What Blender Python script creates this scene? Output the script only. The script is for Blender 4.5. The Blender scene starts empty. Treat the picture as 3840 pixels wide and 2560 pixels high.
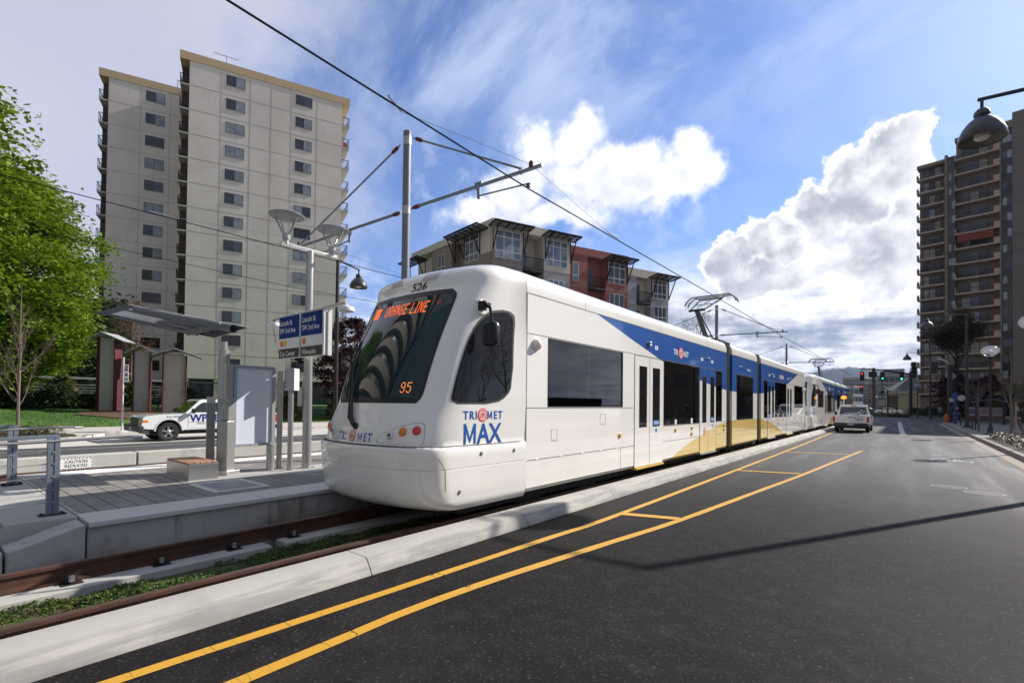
import bpy, math, random
from mathutils import Vector, Matrix
R_ = math.radians
scene = bpy.context.scene
COL = scene.collection

# ------------------------------------------------------------------ camera
F_PX, CX, CY, PITCH, ROLL = 1850.0, 1920.0, 1481.0, .0157, .011
YAW = math.atan(1480 / F_PX)
EYE = Vector((0, 0, 1.62))
_f = Vector((-math.sin(YAW) * math.cos(PITCH), math.cos(YAW) * math.cos(PITCH), math.sin(PITCH)))
_r0 = Vector((math.cos(YAW), math.sin(YAW), 0))
_u0 = _r0.cross(_f)
_r = _r0 * math.cos(ROLL) + _u0 * math.sin(ROLL)
_u = _u0 * math.cos(ROLL) - _r0 * math.sin(ROLL)
cam_d = bpy.data.cameras.new('camera')
cam = bpy.data.objects.new('camera', cam_d)
COL.objects.link(cam)
cam_d.sensor_width = 36
cam_d.lens = F_PX / 3840 * 36
cam_d.shift_y = (CY - 1280) / 3840
cam_d.clip_start = .05
cam_d.clip_end = 20000
cam.matrix_world = Matrix(((_r.x, _u.x, -_f.x, EYE.x), (_r.y, _u.y, -_f.y, EYE.y), (_r.z, _u.z, -_f.z, EYE.z), (0, 0, 0, 1)))
scene.camera = cam
scene.view_settings.view_transform = 'Standard'
scene.view_settings.look = 'None'
scene.view_settings.exposure = 0.5
scene.view_settings.gamma = 1
scene.render.engine = 'CYCLES'
scene.cycles.max_bounces = 6
scene.cycles.glossy_bounces = 3
scene.cycles.transmission_bounces = 3
scene.cycles.transparent_max_bounces = 6
scene.cycles.sample_clamp_indirect = 6

# ------------------------------------------------------------------ sun
SUN_AZ, SUN_EL = R_(26), R_(34.5)          # azimuth clockwise from +Y
sunv = Vector((math.sin(SUN_AZ) * math.cos(SUN_EL), math.cos(SUN_AZ) * math.cos(SUN_EL), math.sin(SUN_EL)))
sl = bpy.data.lights.new('sun', 'SUN')
sl.energy = 5.0
sl.angle = R_(.5)
sl.color = (1, .955, .88)
so = bpy.data.objects.new('sun', sl)
COL.objects.link(so)
so.rotation_euler = sunv.to_track_quat('Z', 'Y').to_euler()

# ------------------------------------------------------------------ world: sky and clouds
world = bpy.data.worlds.new('World')
scene.world = world
world.use_nodes = True
wt = world.node_tree
wt.nodes.clear()


class NT:
    """tiny node-graph writer"""
    def __init__(s, t): s.t = t
    def n(s, kind, **kw):
        nd = s.t.nodes.new(kind)
        for k, v in kw.items():
            if k == 'ins':
                for a, b in v.items():
                    if isinstance(b, bpy.types.NodeSocket): s.t.links.new(b, nd.inputs[a])
                    else: nd.inputs[a].default_value = b
            else: setattr(nd, k, v)
        return nd
    def m(s, op, a, b=None, c=None, clamp=False):
        nd = s.t.nodes.new('ShaderNodeMath'); nd.operation = op; nd.use_clamp = clamp
        for i, v in enumerate((a, b, c)):
            if v is None: continue
            if isinstance(v, bpy.types.NodeSocket): s.t.links.new(v, nd.inputs[i])
            else: nd.inputs[i].default_value = v
        return nd.outputs[0]
    def ss(s, v, lo, hi):
        nd = s.n('ShaderNodeMapRange', interpolation_type='SMOOTHSTEP', ins={0: v, 1: lo, 2: hi, 3: 0.0, 4: 1.0})
        return nd.outputs[0]
    def mix(s, f, a, b, blend='MIX'):
        nd = s.n('ShaderNodeMix', data_type='RGBA', blend_type=blend, ins={0: f})
        for i, v in ((6, a), (7, b)):
            if isinstance(v, bpy.types.NodeSocket): s.t.links.new(v, nd.inputs[i])
            else: nd.inputs[i].default_value = (*v, 1) if len(v) == 3 else v
        return nd.outputs[2]
    def noise(s, vec, scale, detail=5, rough=.55, dist=0.0, lac=2.0):
        nd = s.n('ShaderNodeTexNoise', ins={'Vector': vec, 'Scale': scale, 'Detail': detail, 'Roughness': rough, 'Distortion': dist, 'Lacunarity': lac})
        return nd.outputs[0]


g = NT(wt)
tc = g.n('ShaderNodeTexCoord').outputs['Generated']
nrm = g.n('ShaderNodeVectorMath', operation='NORMALIZE', ins={0: tc}).outputs[0]
sx = g.n('ShaderNodeSeparateXYZ', ins={0: nrm})
X_, Y_, Z_ = sx.outputs
az = g.m('ARCTAN2', X_, Y_)
el = g.m('ARCSINE', Z_)
AE = g.n('ShaderNodeCombineXYZ', ins={0: az, 1: el, 2: 0.0}).outputs[0]
sky = g.n('ShaderNodeTexSky', sky_type='NISHITA', sun_disc=False, sun_elevation=SUN_EL, sun_rotation=SUN_AZ, altitude=50, air_density=1.0, dust_density=.6, ozone_density=2.2)
n_edge = g.noise(nrm, 7.0, 8, .6)
n_edge = g.m('SUBTRACT', n_edge, .5)
n_big = g.noise(nrm, 2.2, 5, .55)


def px_ae(x, y):
    d = _f + _r * ((x - CX) / F_PX) - _u * ((y - CY) / F_PX)
    d.normalize()
    return math.atan2(d.x, d.y), math.asin(d.z)


def blobs(lst):
    """soft union of ellipses that stand in fixed directions (azimuth, elevation) of the sky"""
    out = None
    for a0, e0, ra, re, rot in lst:
        mp = g.n('ShaderNodeMapping', vector_type='TEXTURE', ins={0: AE, 1: (a0, e0, 0), 2: (0, 0, rot), 3: (ra, re, 1)})
        ln = g.n('ShaderNodeVectorMath', operation='LENGTH', ins={0: mp.outputs[0]}).outputs['Value']
        v = g.m('SUBTRACT', 1.0, ln)
        if out is None: out = v
        else:
            nd = g.n('ShaderNodeMath', operation='SMOOTH_MAX', ins={0: out, 1: v, 2: .25})
            out = nd.outputs[0]
    return out
C1 = [(-0.642, 0.495, 0.081, 0.061, -0.022), (-0.55, 0.501, 0.08, 0.07, -0.061), (-0.507, 0.43, 0.154, 0.074, -0.084), (-0.325, 0.456, 0.063, 0.059, 0.166), (-0.373, 0.406, 0.126, 0.065, 0.031), (-0.69, 0.415, 0.125, 0.071, -0.008), (-0.755, 0.367, 0.114, 0.043, 0.017), (-0.592, 0.373, 0.174, 0.058, -0.048), (-0.296, 0.414, 0.042, 0.061, -0.143), (-0.45, 0.452, 0.101, 0.053, -0.101)]
C2 = [(0.01, 0.402, 0.028, 0.044, -0.28), (-0.023, 0.381, 0.043, 0.049, 0.354), (-0.058, 0.351, 0.049, 0.063, 0.381), (0.007, 0.344, 0.03, 0.073, -0.245), (-0.115, 0.317, 0.06, 0.049, 0.409), (-0.188, 0.281, 0.067, 0.042, 0.238), (-0.268, 0.267, 0.053, 0.038, 0.074), (-0.077, 0.261, 0.088, 0.065, 0.239), (-0.006, 0.261, 0.052, 0.09, -0.188), (-0.188, 0.227, 0.119, 0.032, -0.117), (-0.034, 0.191, 0.079, 0.051, -0.133)]
# ragged outlines: the directions are warped by turbulence before the ellipses are measured
wv = g.n('ShaderNodeTexNoise', ins={'Vector': nrm, 'Scale': 6.5, 'Detail': 9.0, 'Roughness': .62}).outputs[1]
wv = g.n('ShaderNodeVectorMath', operation='SUBTRACT', ins={0: wv, 1: (.5, .5, .5)}).outputs[0]
wv = g.n('ShaderNodeVectorMath', operation='SCALE', ins={0: wv, 3: .17}).outputs[0]
AE0 = AE
AE = g.n('ShaderNodeVectorMath', operation='ADD', ins={0: AE0, 1: g.n('ShaderNodeVectorMath', operation='MULTIPLY', ins={0: wv, 1: (1, 1, 0)}).outputs[0]}).outputs[0]
b1 = blobs(C1)
b2 = blobs(C2)
n_fine = g.noise(nrm, 22.0, 6, .62)
n_mid = g.noise(nrm, 9.0, 6, .58)
n_mid2 = g.noise(g.n('ShaderNodeVectorMath', operation='ADD', ins={0: nrm, 1: (.010, .0, .022)}).outputs[0], 9.0, 6, .58)
relief = g.m('MULTIPLY', g.m('SUBTRACT', n_mid2, n_mid), 4.0)      # lit from above right
# cumulus in the middle: ragged and white
e1 = g.m('ADD', b1, g.m('ADD', g.m('MULTIPLY', n_edge, .6), g.m('MULTIPLY', g.m('SUBTRACT', n_fine, .5), .5)))
m1 = g.m('MULTIPLY', g.ss(e1, .12, .62), .96)
# tall back-lit cumulus on the right: crisp edge, grey heart
e2 = g.m('ADD', b2, g.m('MULTIPLY', g.m('SUBTRACT', n_fine, .5), .30))
m2 = g.ss(e2, .03, .20)
# low broken cloud layer towards the horizon (flat layer seen in perspective)
inv = g.m('DIVIDE', 1.0, g.m('ADD', g.m('ABSOLUTE', Z_), .10))
lay = g.n('ShaderNodeCombineXYZ', ins={0: g.m('MULTIPLY', X_, inv), 1: g.m('MULTIPLY', Y_, inv), 2: g.m('MULTIPLY', Z_, 3.0)}).outputs[0]
n_lay = g.noise(lay, 1.5, 8, .60)
low = g.m('SUBTRACT', 1.0, g.ss(el, .16, .36))
east = g.ss(az, -.62, -.30)                               # more cloud to the right of the photograph
m3 = g.m('MULTIPLY', g.ss(g.m('ADD', n_lay, g.m('MULTIPLY', g.m('ADD', low, g.m('MULTIPLY', east, .7)), .20)), .58, .74), low)
# dark rain cloud across the street, off to the right
# (seen mirrored in the windows of the tram)
dark = g.m('MULTIPLY', g.ss(az, .5, .9), g.m('SUBTRACT', 1.0, g.ss(az, 1.7, 2.3)))
dark = g.m('MULTIPLY', dark, g.ss(g.m('ADD', n_big, g.m('MULTIPLY', n_edge, .3)), .36, .52))
# thin streaked high cloud, thicker to the left
strk = g.n('ShaderNodeMapping', ins={0: nrm, 2: (0, 0, .5), 3: (1.2, 3.2, 2.0)}).outputs[0]
n_cir = g.noise(strk, 2.2, 6, .6, .35)
left = g.m('SUBTRACT', 1.0, g.ss(g.m('ADD', az, g.m('MULTIPLY', n_edge, .6)), -1.24, -.84))
high = g.ss(el, .40, .62)
v_cir = g.m('MULTIPLY', g.ss(n_cir, .36, .74), g.m('ADD', .25, g.m('MULTIPLY', high, .45)))
n_veil = g.noise(nrm, 3.0, 4, .5)
v_left = g.m('MULTIPLY', left, g.m('ADD', .62, g.m('MULTIPLY', n_veil, .45)))
topr = g.m('MULTIPLY', g.ss(az, -.30, .12), g.m('MULTIPLY', g.ss(el, .36, .50), .35))
puff = g.m('MULTIPLY', g.ss(g.m('ADD', n_edge, g.m('MULTIPLY', n_big, .35)), .19, .36), .55)
puff = g.m('MULTIPLY', puff, g.m('SUBTRACT', 1.0, high))
veil = g.m('MAXIMUM', g.m('MAXIMUM', v_cir, puff), g.m('MAXIMUM', v_left, topr))
# deep blue sky, slightly deepened as in the photograph
bl = g.mix(1.0, sky.outputs[0], (.78, .95, 1.32), 'MULTIPLY')
bg1 = g.n('ShaderNodeBackground', ins={'Color': bl, 'Strength': .09})
# colours of the clouds
veilc = g.mix(left, (.60, .68, .88), (.55, .56, .66))
c1c = g.mix(g.ss(g.m('ADD', relief, g.m('MULTIPLY', g.m('SUBTRACT', .43, el), 3.0)), -.25, .75), (.99, .99, 1.0), (.72, .73, .82))
lit2 = g.m('ADD', relief, g.m('MULTIPLY', g.m('SUBTRACT', n_mid, .5), -1.6))
shade2 = g.m('MULTIPLY', g.ss(e2, .12, .42), g.m('MULTIPLY', g.ss(lit2, -1.2, .9), .95))
nearsun = g.ss(az, -.03, .05)
shade2 = g.m('MULTIPLY', shade2, g.m('SUBTRACT', 1.0, g.m('MULTIPLY', nearsun, .75)))
c2c = g.mix(shade2, (1.06, 1.05, 1.07), (.36, .38, .46))
c3c = g.mix(g.ss(g.m('ADD', g.m('MULTIPLY', g.m('SUBTRACT', n_lay, .5), 2.2), g.m('MULTIPLY', relief, .35)), -.30, .42), (.96, .96, .99), (.27, .32, .43))
col = g.mix(0.0, veilc, veilc)
fac = veil
def over(col, fac, ccol, cf):
    """composite a cloud over the ones behind it"""
    f2 = g.m('SUBTRACT', 1.0, g.m('MULTIPLY', g.m('SUBTRACT', 1.0, fac), g.m('SUBTRACT', 1.0, cf)))
    return g.mix(cf, col, ccol), f2
col, fac = over(col, fac, c3c, m3)
col, fac = over(col, fac, c1c, m1)
col, fac = over(col, fac, c2c, m2)
col, fac = over(col, fac, (.21, .235, .31), dark)
# unseen grey cloud added behind the camera and to the right, limiting fill light
behind = g.m('MAXIMUM', g.m('SUBTRACT', 1.0, g.ss(az, -2.0, -1.72)), g.m('MULTIPLY', g.ss(az, .30, .75), g.m('SUBTRACT', 1.0, g.m('MULTIPLY', dark, .999))))
behind = g.m('MULTIPLY', behind, g.m('SUBTRACT', 1.0, g.ss(el, 1.05, 1.35)))
col, fac = over(col, fac, g.mix(g.ss(n_mid, .5, .62), (.24, .25, .29), (.40, .41, .46)), g.m('MULTIPLY', behind, .92))
bg2 = g.n('ShaderNodeBackground', ins={'Color': col, 'Strength': .88})
ms = g.n('ShaderNodeMixShader', ins={0: fac, 1: bg1.outputs[0], 2: bg2.outputs[0]})
wo = g.n('ShaderNodeOutputWorld', ins={0: ms.outputs[0]})
world.cycles.sampling_method = 'MANUAL'
world.cycles.sample_map_resolution = 512

# ------------------------------------------------------------------ materials
MATS = {}


def mat(name, col, rough=.6, metal=0.0, coat=0.0, var=0.0, vscale=1.5, col2=None, c2lo=.45, c2hi=.6, bump=0.0, bscale=30.0,
        spec=.5, transl=0.0, fine=0.0, emit=None, estr=1.0, alpha=1.0, rvar=0.0, streak=0.0, trans=0.0):
    if name in MATS: return MATS[name]
    m = bpy.data.materials.new(name)
    MATS[name] = m
    m.use_nodes = True
    t = m.node_tree
    t.nodes.clear()
    q = NT(t)
    out = q.n('ShaderNodeOutputMaterial')
    p = q.n('ShaderNodeBsdfPrincipled', ins={'Roughness': rough, 'Metallic': metal, 'Coat Weight': coat, 'Coat Roughness': .03, 'Specular IOR Level': spec})
    c = (*col, 1)
    obj = q.n('ShaderNodeTexCoord').outputs['Object']
    sock = None
    if col2 is not None:
        n = q.noise(obj, vscale, 5, .6)
        sock = q.mix(q.ss(n, c2lo, c2hi), col, col2)
    if var:
        n = q.noise(obj, vscale * 1.7, 4, .6)
        k = q.m('ADD', 1.0 - var, q.m('MULTIPLY', n, 2 * var))
        kk = q.n('ShaderNodeCombineColor', ins={0: k, 1: k, 2: k}).outputs[0]
        sock = q.mix(1.0, sock if sock is not None else col, kk, 'MULTIPLY')
    if fine:
        n = q.noise(obj, bscale * 1.4, 2, .7)
        k = q.m('ADD', 1.0 - fine, q.m('MULTIPLY', n, 2 * fine))
        kk = q.n('ShaderNodeCombineColor', ins={0: k, 1: k, 2: k}).outputs[0]
        sock = q.mix(1.0, sock if sock is not None else col, kk, 'MULTIPLY')
    if streak:
        mp = q.n('ShaderNodeMapping', ins={0: obj, 3: (3.5, 3.5, .35)}).outputs[0]
        n = q.noise(mp, 1.6, 5, .65)
        k = q.m('SUBTRACT', 1.0, q.m('MULTIPLY', q.ss(n, .52, .72), streak))
        kk = q.n('ShaderNodeCombineColor', ins={0: k, 1: k, 2: k}).outputs[0]
        sock = q.mix(1.0, sock if sock is not None else col, kk, 'MULTIPLY')
    if sock is not None: t.links.new(sock, p.inputs['Base Color'])
    else: p.inputs['Base Color'].default_value = c
    if rvar:
        n = q.noise(obj, vscale, 4, .6)
        t.links.new(q.m('ADD', rough - rvar, q.m('MULTIPLY', n, 2 * rvar)), p.inputs['Roughness'])
    if bump:
        n = q.noise(obj, bscale, 4, .6)
        b = q.n('ShaderNodeBump', ins={'Strength': bump, 'Distance': .02, 'Height': n})
        t.links.new(b.outputs[0], p.inputs['Normal'])
    if emit:
        p.inputs['Emission Color'].default_value = (*emit, 1)
        p.inputs['Emission Strength'].default_value = estr
    if trans: p.inputs['Transmission Weight'].default_value = trans
    sh = p.outputs[0]
    if transl:
        tr = q.n('ShaderNodeBsdfTranslucent')
        if sock is not None: t.links.new(sock, tr.inputs[0])
        else: tr.inputs[0].default_value = c
        sh = q.n('ShaderNodeMixShader', ins={0: transl, 1: sh, 2: tr.outputs[0]}).outputs[0]
    if alpha < 1:
        tp = q.n('ShaderNodeBsdfTransparent')
        sh = q.n('ShaderNodeMixShader', ins={0: 1 - alpha, 1: sh, 2: tp.outputs[0]}).outputs[0]
    t.links.new(sh, out.inputs[0])
    return m


# ------------------------------------------------------------------ mesh building
def frame_to(d):
    d = Vector(d).normalized()
    a = Vector((0, 0, 1)) if abs(d.z) < .95 else Vector((1, 0, 0))
    x = a.cross(d).normalized()
    y = d.cross(x)
    return x, y, d


class MB:
    def __init__(s): s.v = []; s.f = []
    def add(s, vs, fs):
        o = len(s.v)
        s.v += [tuple(p) for p in vs]
        s.f += [tuple(i + o for i in f) for f in fs]
        return s
    def box(s, x0, x1, y0, y1, z0, z1):
        if x0 > x1: x0, x1 = x1, x0
        if y0 > y1: y0, y1 = y1, y0
        if z0 > z1: z0, z1 = z1, z0
        return s.add([(x0, y0, z0), (x1, y0, z0), (x1, y1, z0), (x0, y1, z0), (x0, y0, z1), (x1, y0, z1), (x1, y1, z1), (x0, y1, z1)],
                     [(0, 3, 2, 1), (4, 5, 6, 7), (0, 1, 5, 4), (1, 2, 6, 5), (2, 3, 7, 6), (3, 0, 4, 7)])
    def beam(s, p, q, w, h=None, up=None):
        """rectangular bar from p to q"""
        h = h or w
        p, q = Vector(p), Vector(q)
        x, y, d = frame_to(q - p)
        if up is not None:
            y = Vector(up); y = (y - d * y.dot(d)).normalized(); x = y.cross(d)
        vs = []
        for c in (p, q):
            for a, b in ((-1, -1), (1, -1), (1, 1), (-1, 1)): vs.append(c + x * a * w / 2 + y * b * h / 2)
        return s.add(vs, [(3, 2, 1, 0), (4, 5, 6, 7), (0, 1, 5, 4), (1, 2, 6, 5), (2, 3, 7, 6), (3, 0, 4, 7)])
    def cyl(s, p, q, r, r2=None, n=12, caps=True):
        r2 = r if r2 is None else r2
        p, q = Vector(p), Vector(q)
        x, y, d = frame_to(q - p)
        vs = []
        for c, rr in ((p, r), (q, r2)):
            for i in range(n):
                a = 2 * math.pi * i / n
                vs.append(c + (x * math.cos(a) + y * math.sin(a)) * rr)
        fs = [(i, (i + 1) % n, n + (i + 1) % n, n + i) for i in range(n)]
        if caps: fs += [tuple(range(n - 1, -1, -1)), tuple(range(n, 2 * n))]
        return s.add(vs, fs)
    def tube(s, pts, r, n=8):
        """bent pipe through points; r number or list"""
        pts = [Vector(p) for p in pts]
        rs = r if isinstance(r, (list, tuple)) else [r] * len(pts)
        vs = []; px = None
        for i, p in enumerate(pts):
            d = (pts[min(i + 1, len(pts) - 1)] - pts[max(i - 1, 0)]).normalized()
            if px is None: x, y, _ = frame_to(d)
            else:
                x = (px - d * px.dot(d)).normalized(); y = d.cross(x)
            px = x
            for k in range(n):
                a = 2 * math.pi * k / n
                vs.append(p + (x * math.cos(a) + y * math.sin(a)) * rs[i])
        fs = []
        for i in range(len(pts) - 1):
            for k in range(n): fs.append((i * n + k, i * n + (k + 1) % n, (i + 1) * n + (k + 1) % n, (i + 1) * n + k))
        fs += [tuple(range(n - 1, -1, -1)), tuple(range((len(pts) - 1) * n, len(pts) * n))]
        return s.add(vs, fs)
    def lathe(s, c, prof, n=24, axis=(0, 0, 1), sx=1.0, caps=True):
        """profile of (radius, height) about an axis through c"""
        c = Vector(c); x, y, d = frame_to(axis)
        vs = []
        for r, h in prof:
            for i in range(n):
                a = 2 * math.pi * i / n
                vs.append(c + x * math.cos(a) * r * sx + y * math.sin(a) * r + d * h)
        fs = []
        for j in range(len(prof) - 1):
            for i in range(n): fs.append((j * n + i, j * n + (i + 1) % n, (j + 1) * n + (i + 1) % n, (j + 1) * n + i))
        if caps and prof[0][0] > 1e-4: fs.append(tuple(range(n - 1, -1, -1)))
        if caps and prof[-1][0] > 1e-4: fs.append(tuple(range((len(prof) - 1) * n, len(prof) * n)))
        return s.add(vs, fs)
    def prism(s, poly, o, ux, uy, depth):
        """polygon in the plane o + a*ux + b*uy pushed by -depth along ux x uy"""
        o, ux, uy = Vector(o), Vector(ux), Vector(uy)
        nn = ux.cross(uy).normalized()
        n = len(poly)
        a = [o + ux * p[0] + uy * p[1] for p in poly]
        b = [p - nn * depth for p in a]
        return s.add(a + b, [tuple(range(n)), tuple(range(2 * n - 1, n - 1, -1))] + [((i + 1) % n, i, n + i, n + (i + 1) % n) for i in range(n)])
    def grid(s, rows):
        """rows of equal length -> quads"""
        m = len(rows[0])
        fs = []
        for j in range(len(rows) - 1):
            for i in range(m - 1): fs.append((j * m + i, j * m + i + 1, (j + 1) * m + i + 1, (j + 1) * m + i))
        return s.add([p for r in rows for p in r], fs)
    def build(s, name, m, parent=None, smooth=False, bevel=0.0, seg=2, loc=(0, 0, 0), mods=(), solid=0.0):
        me = bpy.data.meshes.new(name)
        me.from_pydata(s.v, [], s.f)
        me.validate()
        if isinstance(m, (list, tuple)):
            for k in m: me.materials.append(k)
        else: me.materials.append(m)
        if smooth:
            me.polygons.foreach_set('use_smooth', [True] * len(me.polygons))
            me.set_sharp_from_angle(angle=R_(38 if smooth is True else smooth))
        o = bpy.data.objects.new(name, me)
        COL.objects.link(o)
        o.location = loc
        if parent is not None: o.parent = parent
        if solid:
            md = o.modifiers.new('solid', 'SOLIDIFY'); md.thickness = solid; md.offset = -1
        if bevel:
            md = o.modifiers.new('bevel', 'BEVEL'); md.width = bevel; md.segments = seg; md.limit_method = 'ANGLE'; md.angle_limit = R_(40)
            md.harden_normals = False
        return o


def tag(o, label=None, cat=None, group=None, kind=None):
    if label: o['label'] = label
    if cat: o['category'] = cat
    if group: o['group'] = group
    if kind: o['kind'] = kind
    return o


def empty(name, loc=(0, 0, 0), rz=0.0, label=None, cat=None, group=None):
    o = bpy.data.objects.new(name, None)
    COL.objects.link(o)
    o.location = loc
    o.rotation_euler = (0, 0, rz)
    o.empty_display_size = .2
    return tag(o, label, cat, group)


KIDS = {}
def copy_tree(o, parent=None):
    c = o.copy()
    COL.objects.link(c)
    if parent is not None: c.parent = parent
    for ch in [k for k in list(bpy.data.objects) if k.parent == o]: copy_tree(ch, c)
    return c


def copy_thing(o, loc=None, rz=None, label=None, scale=None):
    c = copy_tree(o)
    if loc is not None: c.location = loc
    if rz is not None: c.rotation_euler = (0, 0, rz)
    if label: c['label'] = label
    if scale: c.scale = scale if isinstance(scale, (tuple, list)) else (scale,) * 3
    return c


def _txt(body, size, bold, width, shear, align, space):
    cu = bpy.data.curves.new('t', 'FONT')
    cu.body = body; cu.size = size; cu.offset = bold * size; cu.shear = shear
    cu.align_x = align; cu.align_y = 'TOP_BASELINE'; cu.space_character = space
    cu.resolution_u = 4
    o = bpy.data.objects.new('t', cu)
    COL.objects.link(o)
    bpy.context.view_layer.update()
    me = bpy.data.meshes.new_from_object(o.evaluated_get(bpy.context.evaluated_depsgraph_get()))
    vs = [(v.co.x * width, v.co.y) for v in me.vertices]
    fs = [tuple(p.vertices) for p in me.polygons]
    bpy.data.objects.remove(o); bpy.data.curves.remove(cu); bpy.data.meshes.remove(me)
    return vs, fs


def letter_m(size, bold, width):
    """capital M drawn by hand (stems and diagonals that do not overlap)"""
    H, W, s_ = .70 * size, .62 * size * width, (.085 + 1.6 * bold) * size * width
    e = .22 * size * width + bold * size
    x0 = .06 * size * width
    L = [(0, 0), (s_, 0), (s_, H - e * 1.1), (0, H), (s_, H), (W / 2, e * .9), (W / 2, .02 * size)]
    Rr = [(W - x, y) for x, y in L]
    vs = [(x + x0, y) for x, y in L + Rr]
    f = [(0, 1, 2, 3), (3, 2, 4), (4, 2, 6, 5)]
    return vs, f + [tuple(i + 7 for i in q) for q in f]


def text_polys(body, size=1.0, bold=0.0, width=1.0, shear=0.0, align='CENTER', space=1.0):
    """flat mesh (verts 2D, faces) of a text"""
    if bold and 'M' in body:
        def maxx(t): return max(v[0] for v in _txt(t, size, 0, width, 0, 'LEFT', space)[0])
        base = maxx('II'); out = ([], []); x = 0.0
        parts = []
        cur = ''
        for ch in body:
            if ch == 'M':
                if cur: parts.append(cur)
                parts.append('M'); cur = ''
            else: cur += ch
        if cur: parts.append(cur)
        for p in parts:
            vf = letter_m(size, bold, width) if p == 'M' else _txt(p, size, bold, width, 0, 'LEFT', space)
            out = join2(out, shift2(vf, x, 0))
            x += maxx('I' + p + 'I') - base
        vs, fs = out
        if shear: vs = [(a + b * shear, b) for a, b in vs]
        if align == 'LEFT': vs = [(a, b - .35 * size) for a, b in vs]
    else:
        vs, fs = _txt(body, size, bold, width, shear, 'LEFT', space)
        vs = [(a, b - .35 * size) for a, b in vs]
    if align == 'CENTER' and vs:
        ys = [v[1] for v in vs]; my = (max(ys) + min(ys)) / 2
        xs = [v[0] for v in vs]; mx = (max(xs) + min(xs)) / 2
        vs = [(x - mx, y - my) for x, y in vs]
    return vs, fs


def add_flat(mb, vf, o, ux, uy, at=(0, 0)):
    """put flat 2D geometry on a plane"""
    o, ux, uy = Vector(o), Vector(ux).normalized(), Vector(uy).normalized()
    return mb.add([o + ux * (x + at[0]) + uy * (y + at[1]) for x, y in vf[0]], vf[1])


def disc(r, n=28, r0=0.0, a0=0.0, a1=2 * math.pi, c=(0, 0), sx=1.0):
    """ring or disc sector, 2D"""
    full = abs(a1 - a0 - 2 * math.pi) < 1e-6
    if r0 == 0 and full:
        vs = [(c[0], c[1])]
        for q in (.5, 1.0): vs += [(c[0] + sx * r * q * math.cos(2 * math.pi * i / n), c[1] + r * q * math.sin(2 * math.pi * i / n)) for i in range(n)]
        return vs, [(0, 1 + i, 1 + (i + 1) % n) for i in range(n)] + [(1 + i, 1 + n + i, 1 + n + (i + 1) % n, 1 + (i + 1) % n) for i in range(n)]
    vs = []; fs = []
    for i in range(n + 1):
        a = a0 + (a1 - a0) * i / n
        for q in (r0, r): vs.append((c[0] + sx * q * math.cos(a), c[1] + q * math.sin(a)))
    for i in range(n): fs.append((2 * i, 2 * i + 1, 2 * i + 3, 2 * i + 2))
    return vs, fs


def join2(*a):
    vs = []; fs = []
    for v, f in a:
        o = len(vs); vs += v; fs += [tuple(i + o for i in q) for q in f]
    return vs, fs


def shift2(vf, dx, dy, s=1.0): return [(x * s + dx, y * s + dy) for x, y in vf[0]], vf[1]


def emblem_parts(r):
    """round transit emblem: red disc, white knot of three loops"""
    red = disc(r, 40)
    wh = [disc(r * .80, 40, r * .70)]
    for k in range(3):
        a = k * 2 * math.pi / 3 + .5
        c = (math.cos(a) * r * .24, math.sin(a) * r * .24)
        wh.append(disc(r * .36, 24, r * .235, a - 2.5, a + 1.9, c))
    return red, join2(*wh)

# ------------------------------------------------------------------ light rail tram

NYS=5.97
PZ=[(.22,.34),(.27,.2),(.35,.09),(.5,.05),(.78,.03),(1.02,.01),(1.045,.03),(1.06,.075),(1.14,.082),(1.28,.12),(1.45,.20),(1.6,.27),(2.0,.41),(2.4,.55),(2.8,.72),(3.1,.87),(3.22,.94),(3.3,1.01)]
def lerpT(T,z):
    if T is PZ and 1.6<z<3.3: return .27+.274*(z-1.6)+.0948*(z-1.6)**2
    if z<=T[0][0]: return T[0][1]
    for (a,b),(c,d) in zip(T,T[1:]):
        if z<=c: return b+(d-b)*(z-a)/(c-a)
    return T[-1][1]
WZ=[(.22,1.27),(.3,1.31),(.5,1.325),(1.0,1.325),(1.06,1.30),(1.3,1.305),(1.6,1.31),(3.3,1.31)]
RZ,RH=3.3,.42
def bez(p0,p1,p2,p3,n):
    r=[]
    for i in range(n):
        t=i/n;s=1-t
        r.append((s**3*p0[0]+3*s*s*t*p1[0]+3*s*t*t*p2[0]+t**3*p3[0],s**3*p0[1]+3*s*s*t*p1[1]+3*s*t*t*p2[1]+t**3*p3[1]))
    return r
PLAN=bez((0,0),(.45,0),(.8,.10),(1.0,.20),14)+bez((1.0,.20),(1.17,.285),(1.245,.44),(1.275,.72),14)+[(1.275,.72),(1.29,.95),(1.31,1.4)]
PLANB=bez((0,0),(.45,0),(.8,.10),(1.06,.215),14)+bez((1.06,.215),(1.19,.275),(1.285,.34),(1.300,.56),14)+[(1.300,.56),(1.305,.95),(1.31,1.4)]
def nrow(z=None,phi=None):
    """half plan polyline (u>=0) at height z: list of (u,y)"""
    if phi is None and z>RZ:
        phi=math.asin(min(1,((z-RZ)/RH)**(1/.6)))
    if phi is not None:
        c=math.cos(phi);z=RZ+RH*math.sin(phi)**.6
        w=1.31*max(c,1e-4)**.35; f=3.8+1.01; f=f+(NYS-f)*(1-c**1.3)
    else:
        w=lerpT(WZ,z);f=3.8+lerpT(PZ,z)
    k=min(1,(NYS-f)/1.45)
    pts=[(u/1.31*w,f+d*k) for u,d in (PLANB if (phi is None and z<1.05) else PLAN)]
    pts.append((w*(1.325/1.31),NYS)) 
    return pts,z
def nsurf(a,z):
    pts,_=nrow(z)
    s=1 if a>=0 else -1; a=abs(a)
    for (x0,y0),(x1,y1) in zip(pts,pts[1:]):
        l=math.hypot(x1-x0,y1-y0)
        if a<=l: return (s*(x0+(x1-x0)*a/l),y0+(y1-y0)*a/l)
        a-=l
    return (s*pts[-1][0],pts[-1][1]+a)

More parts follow.
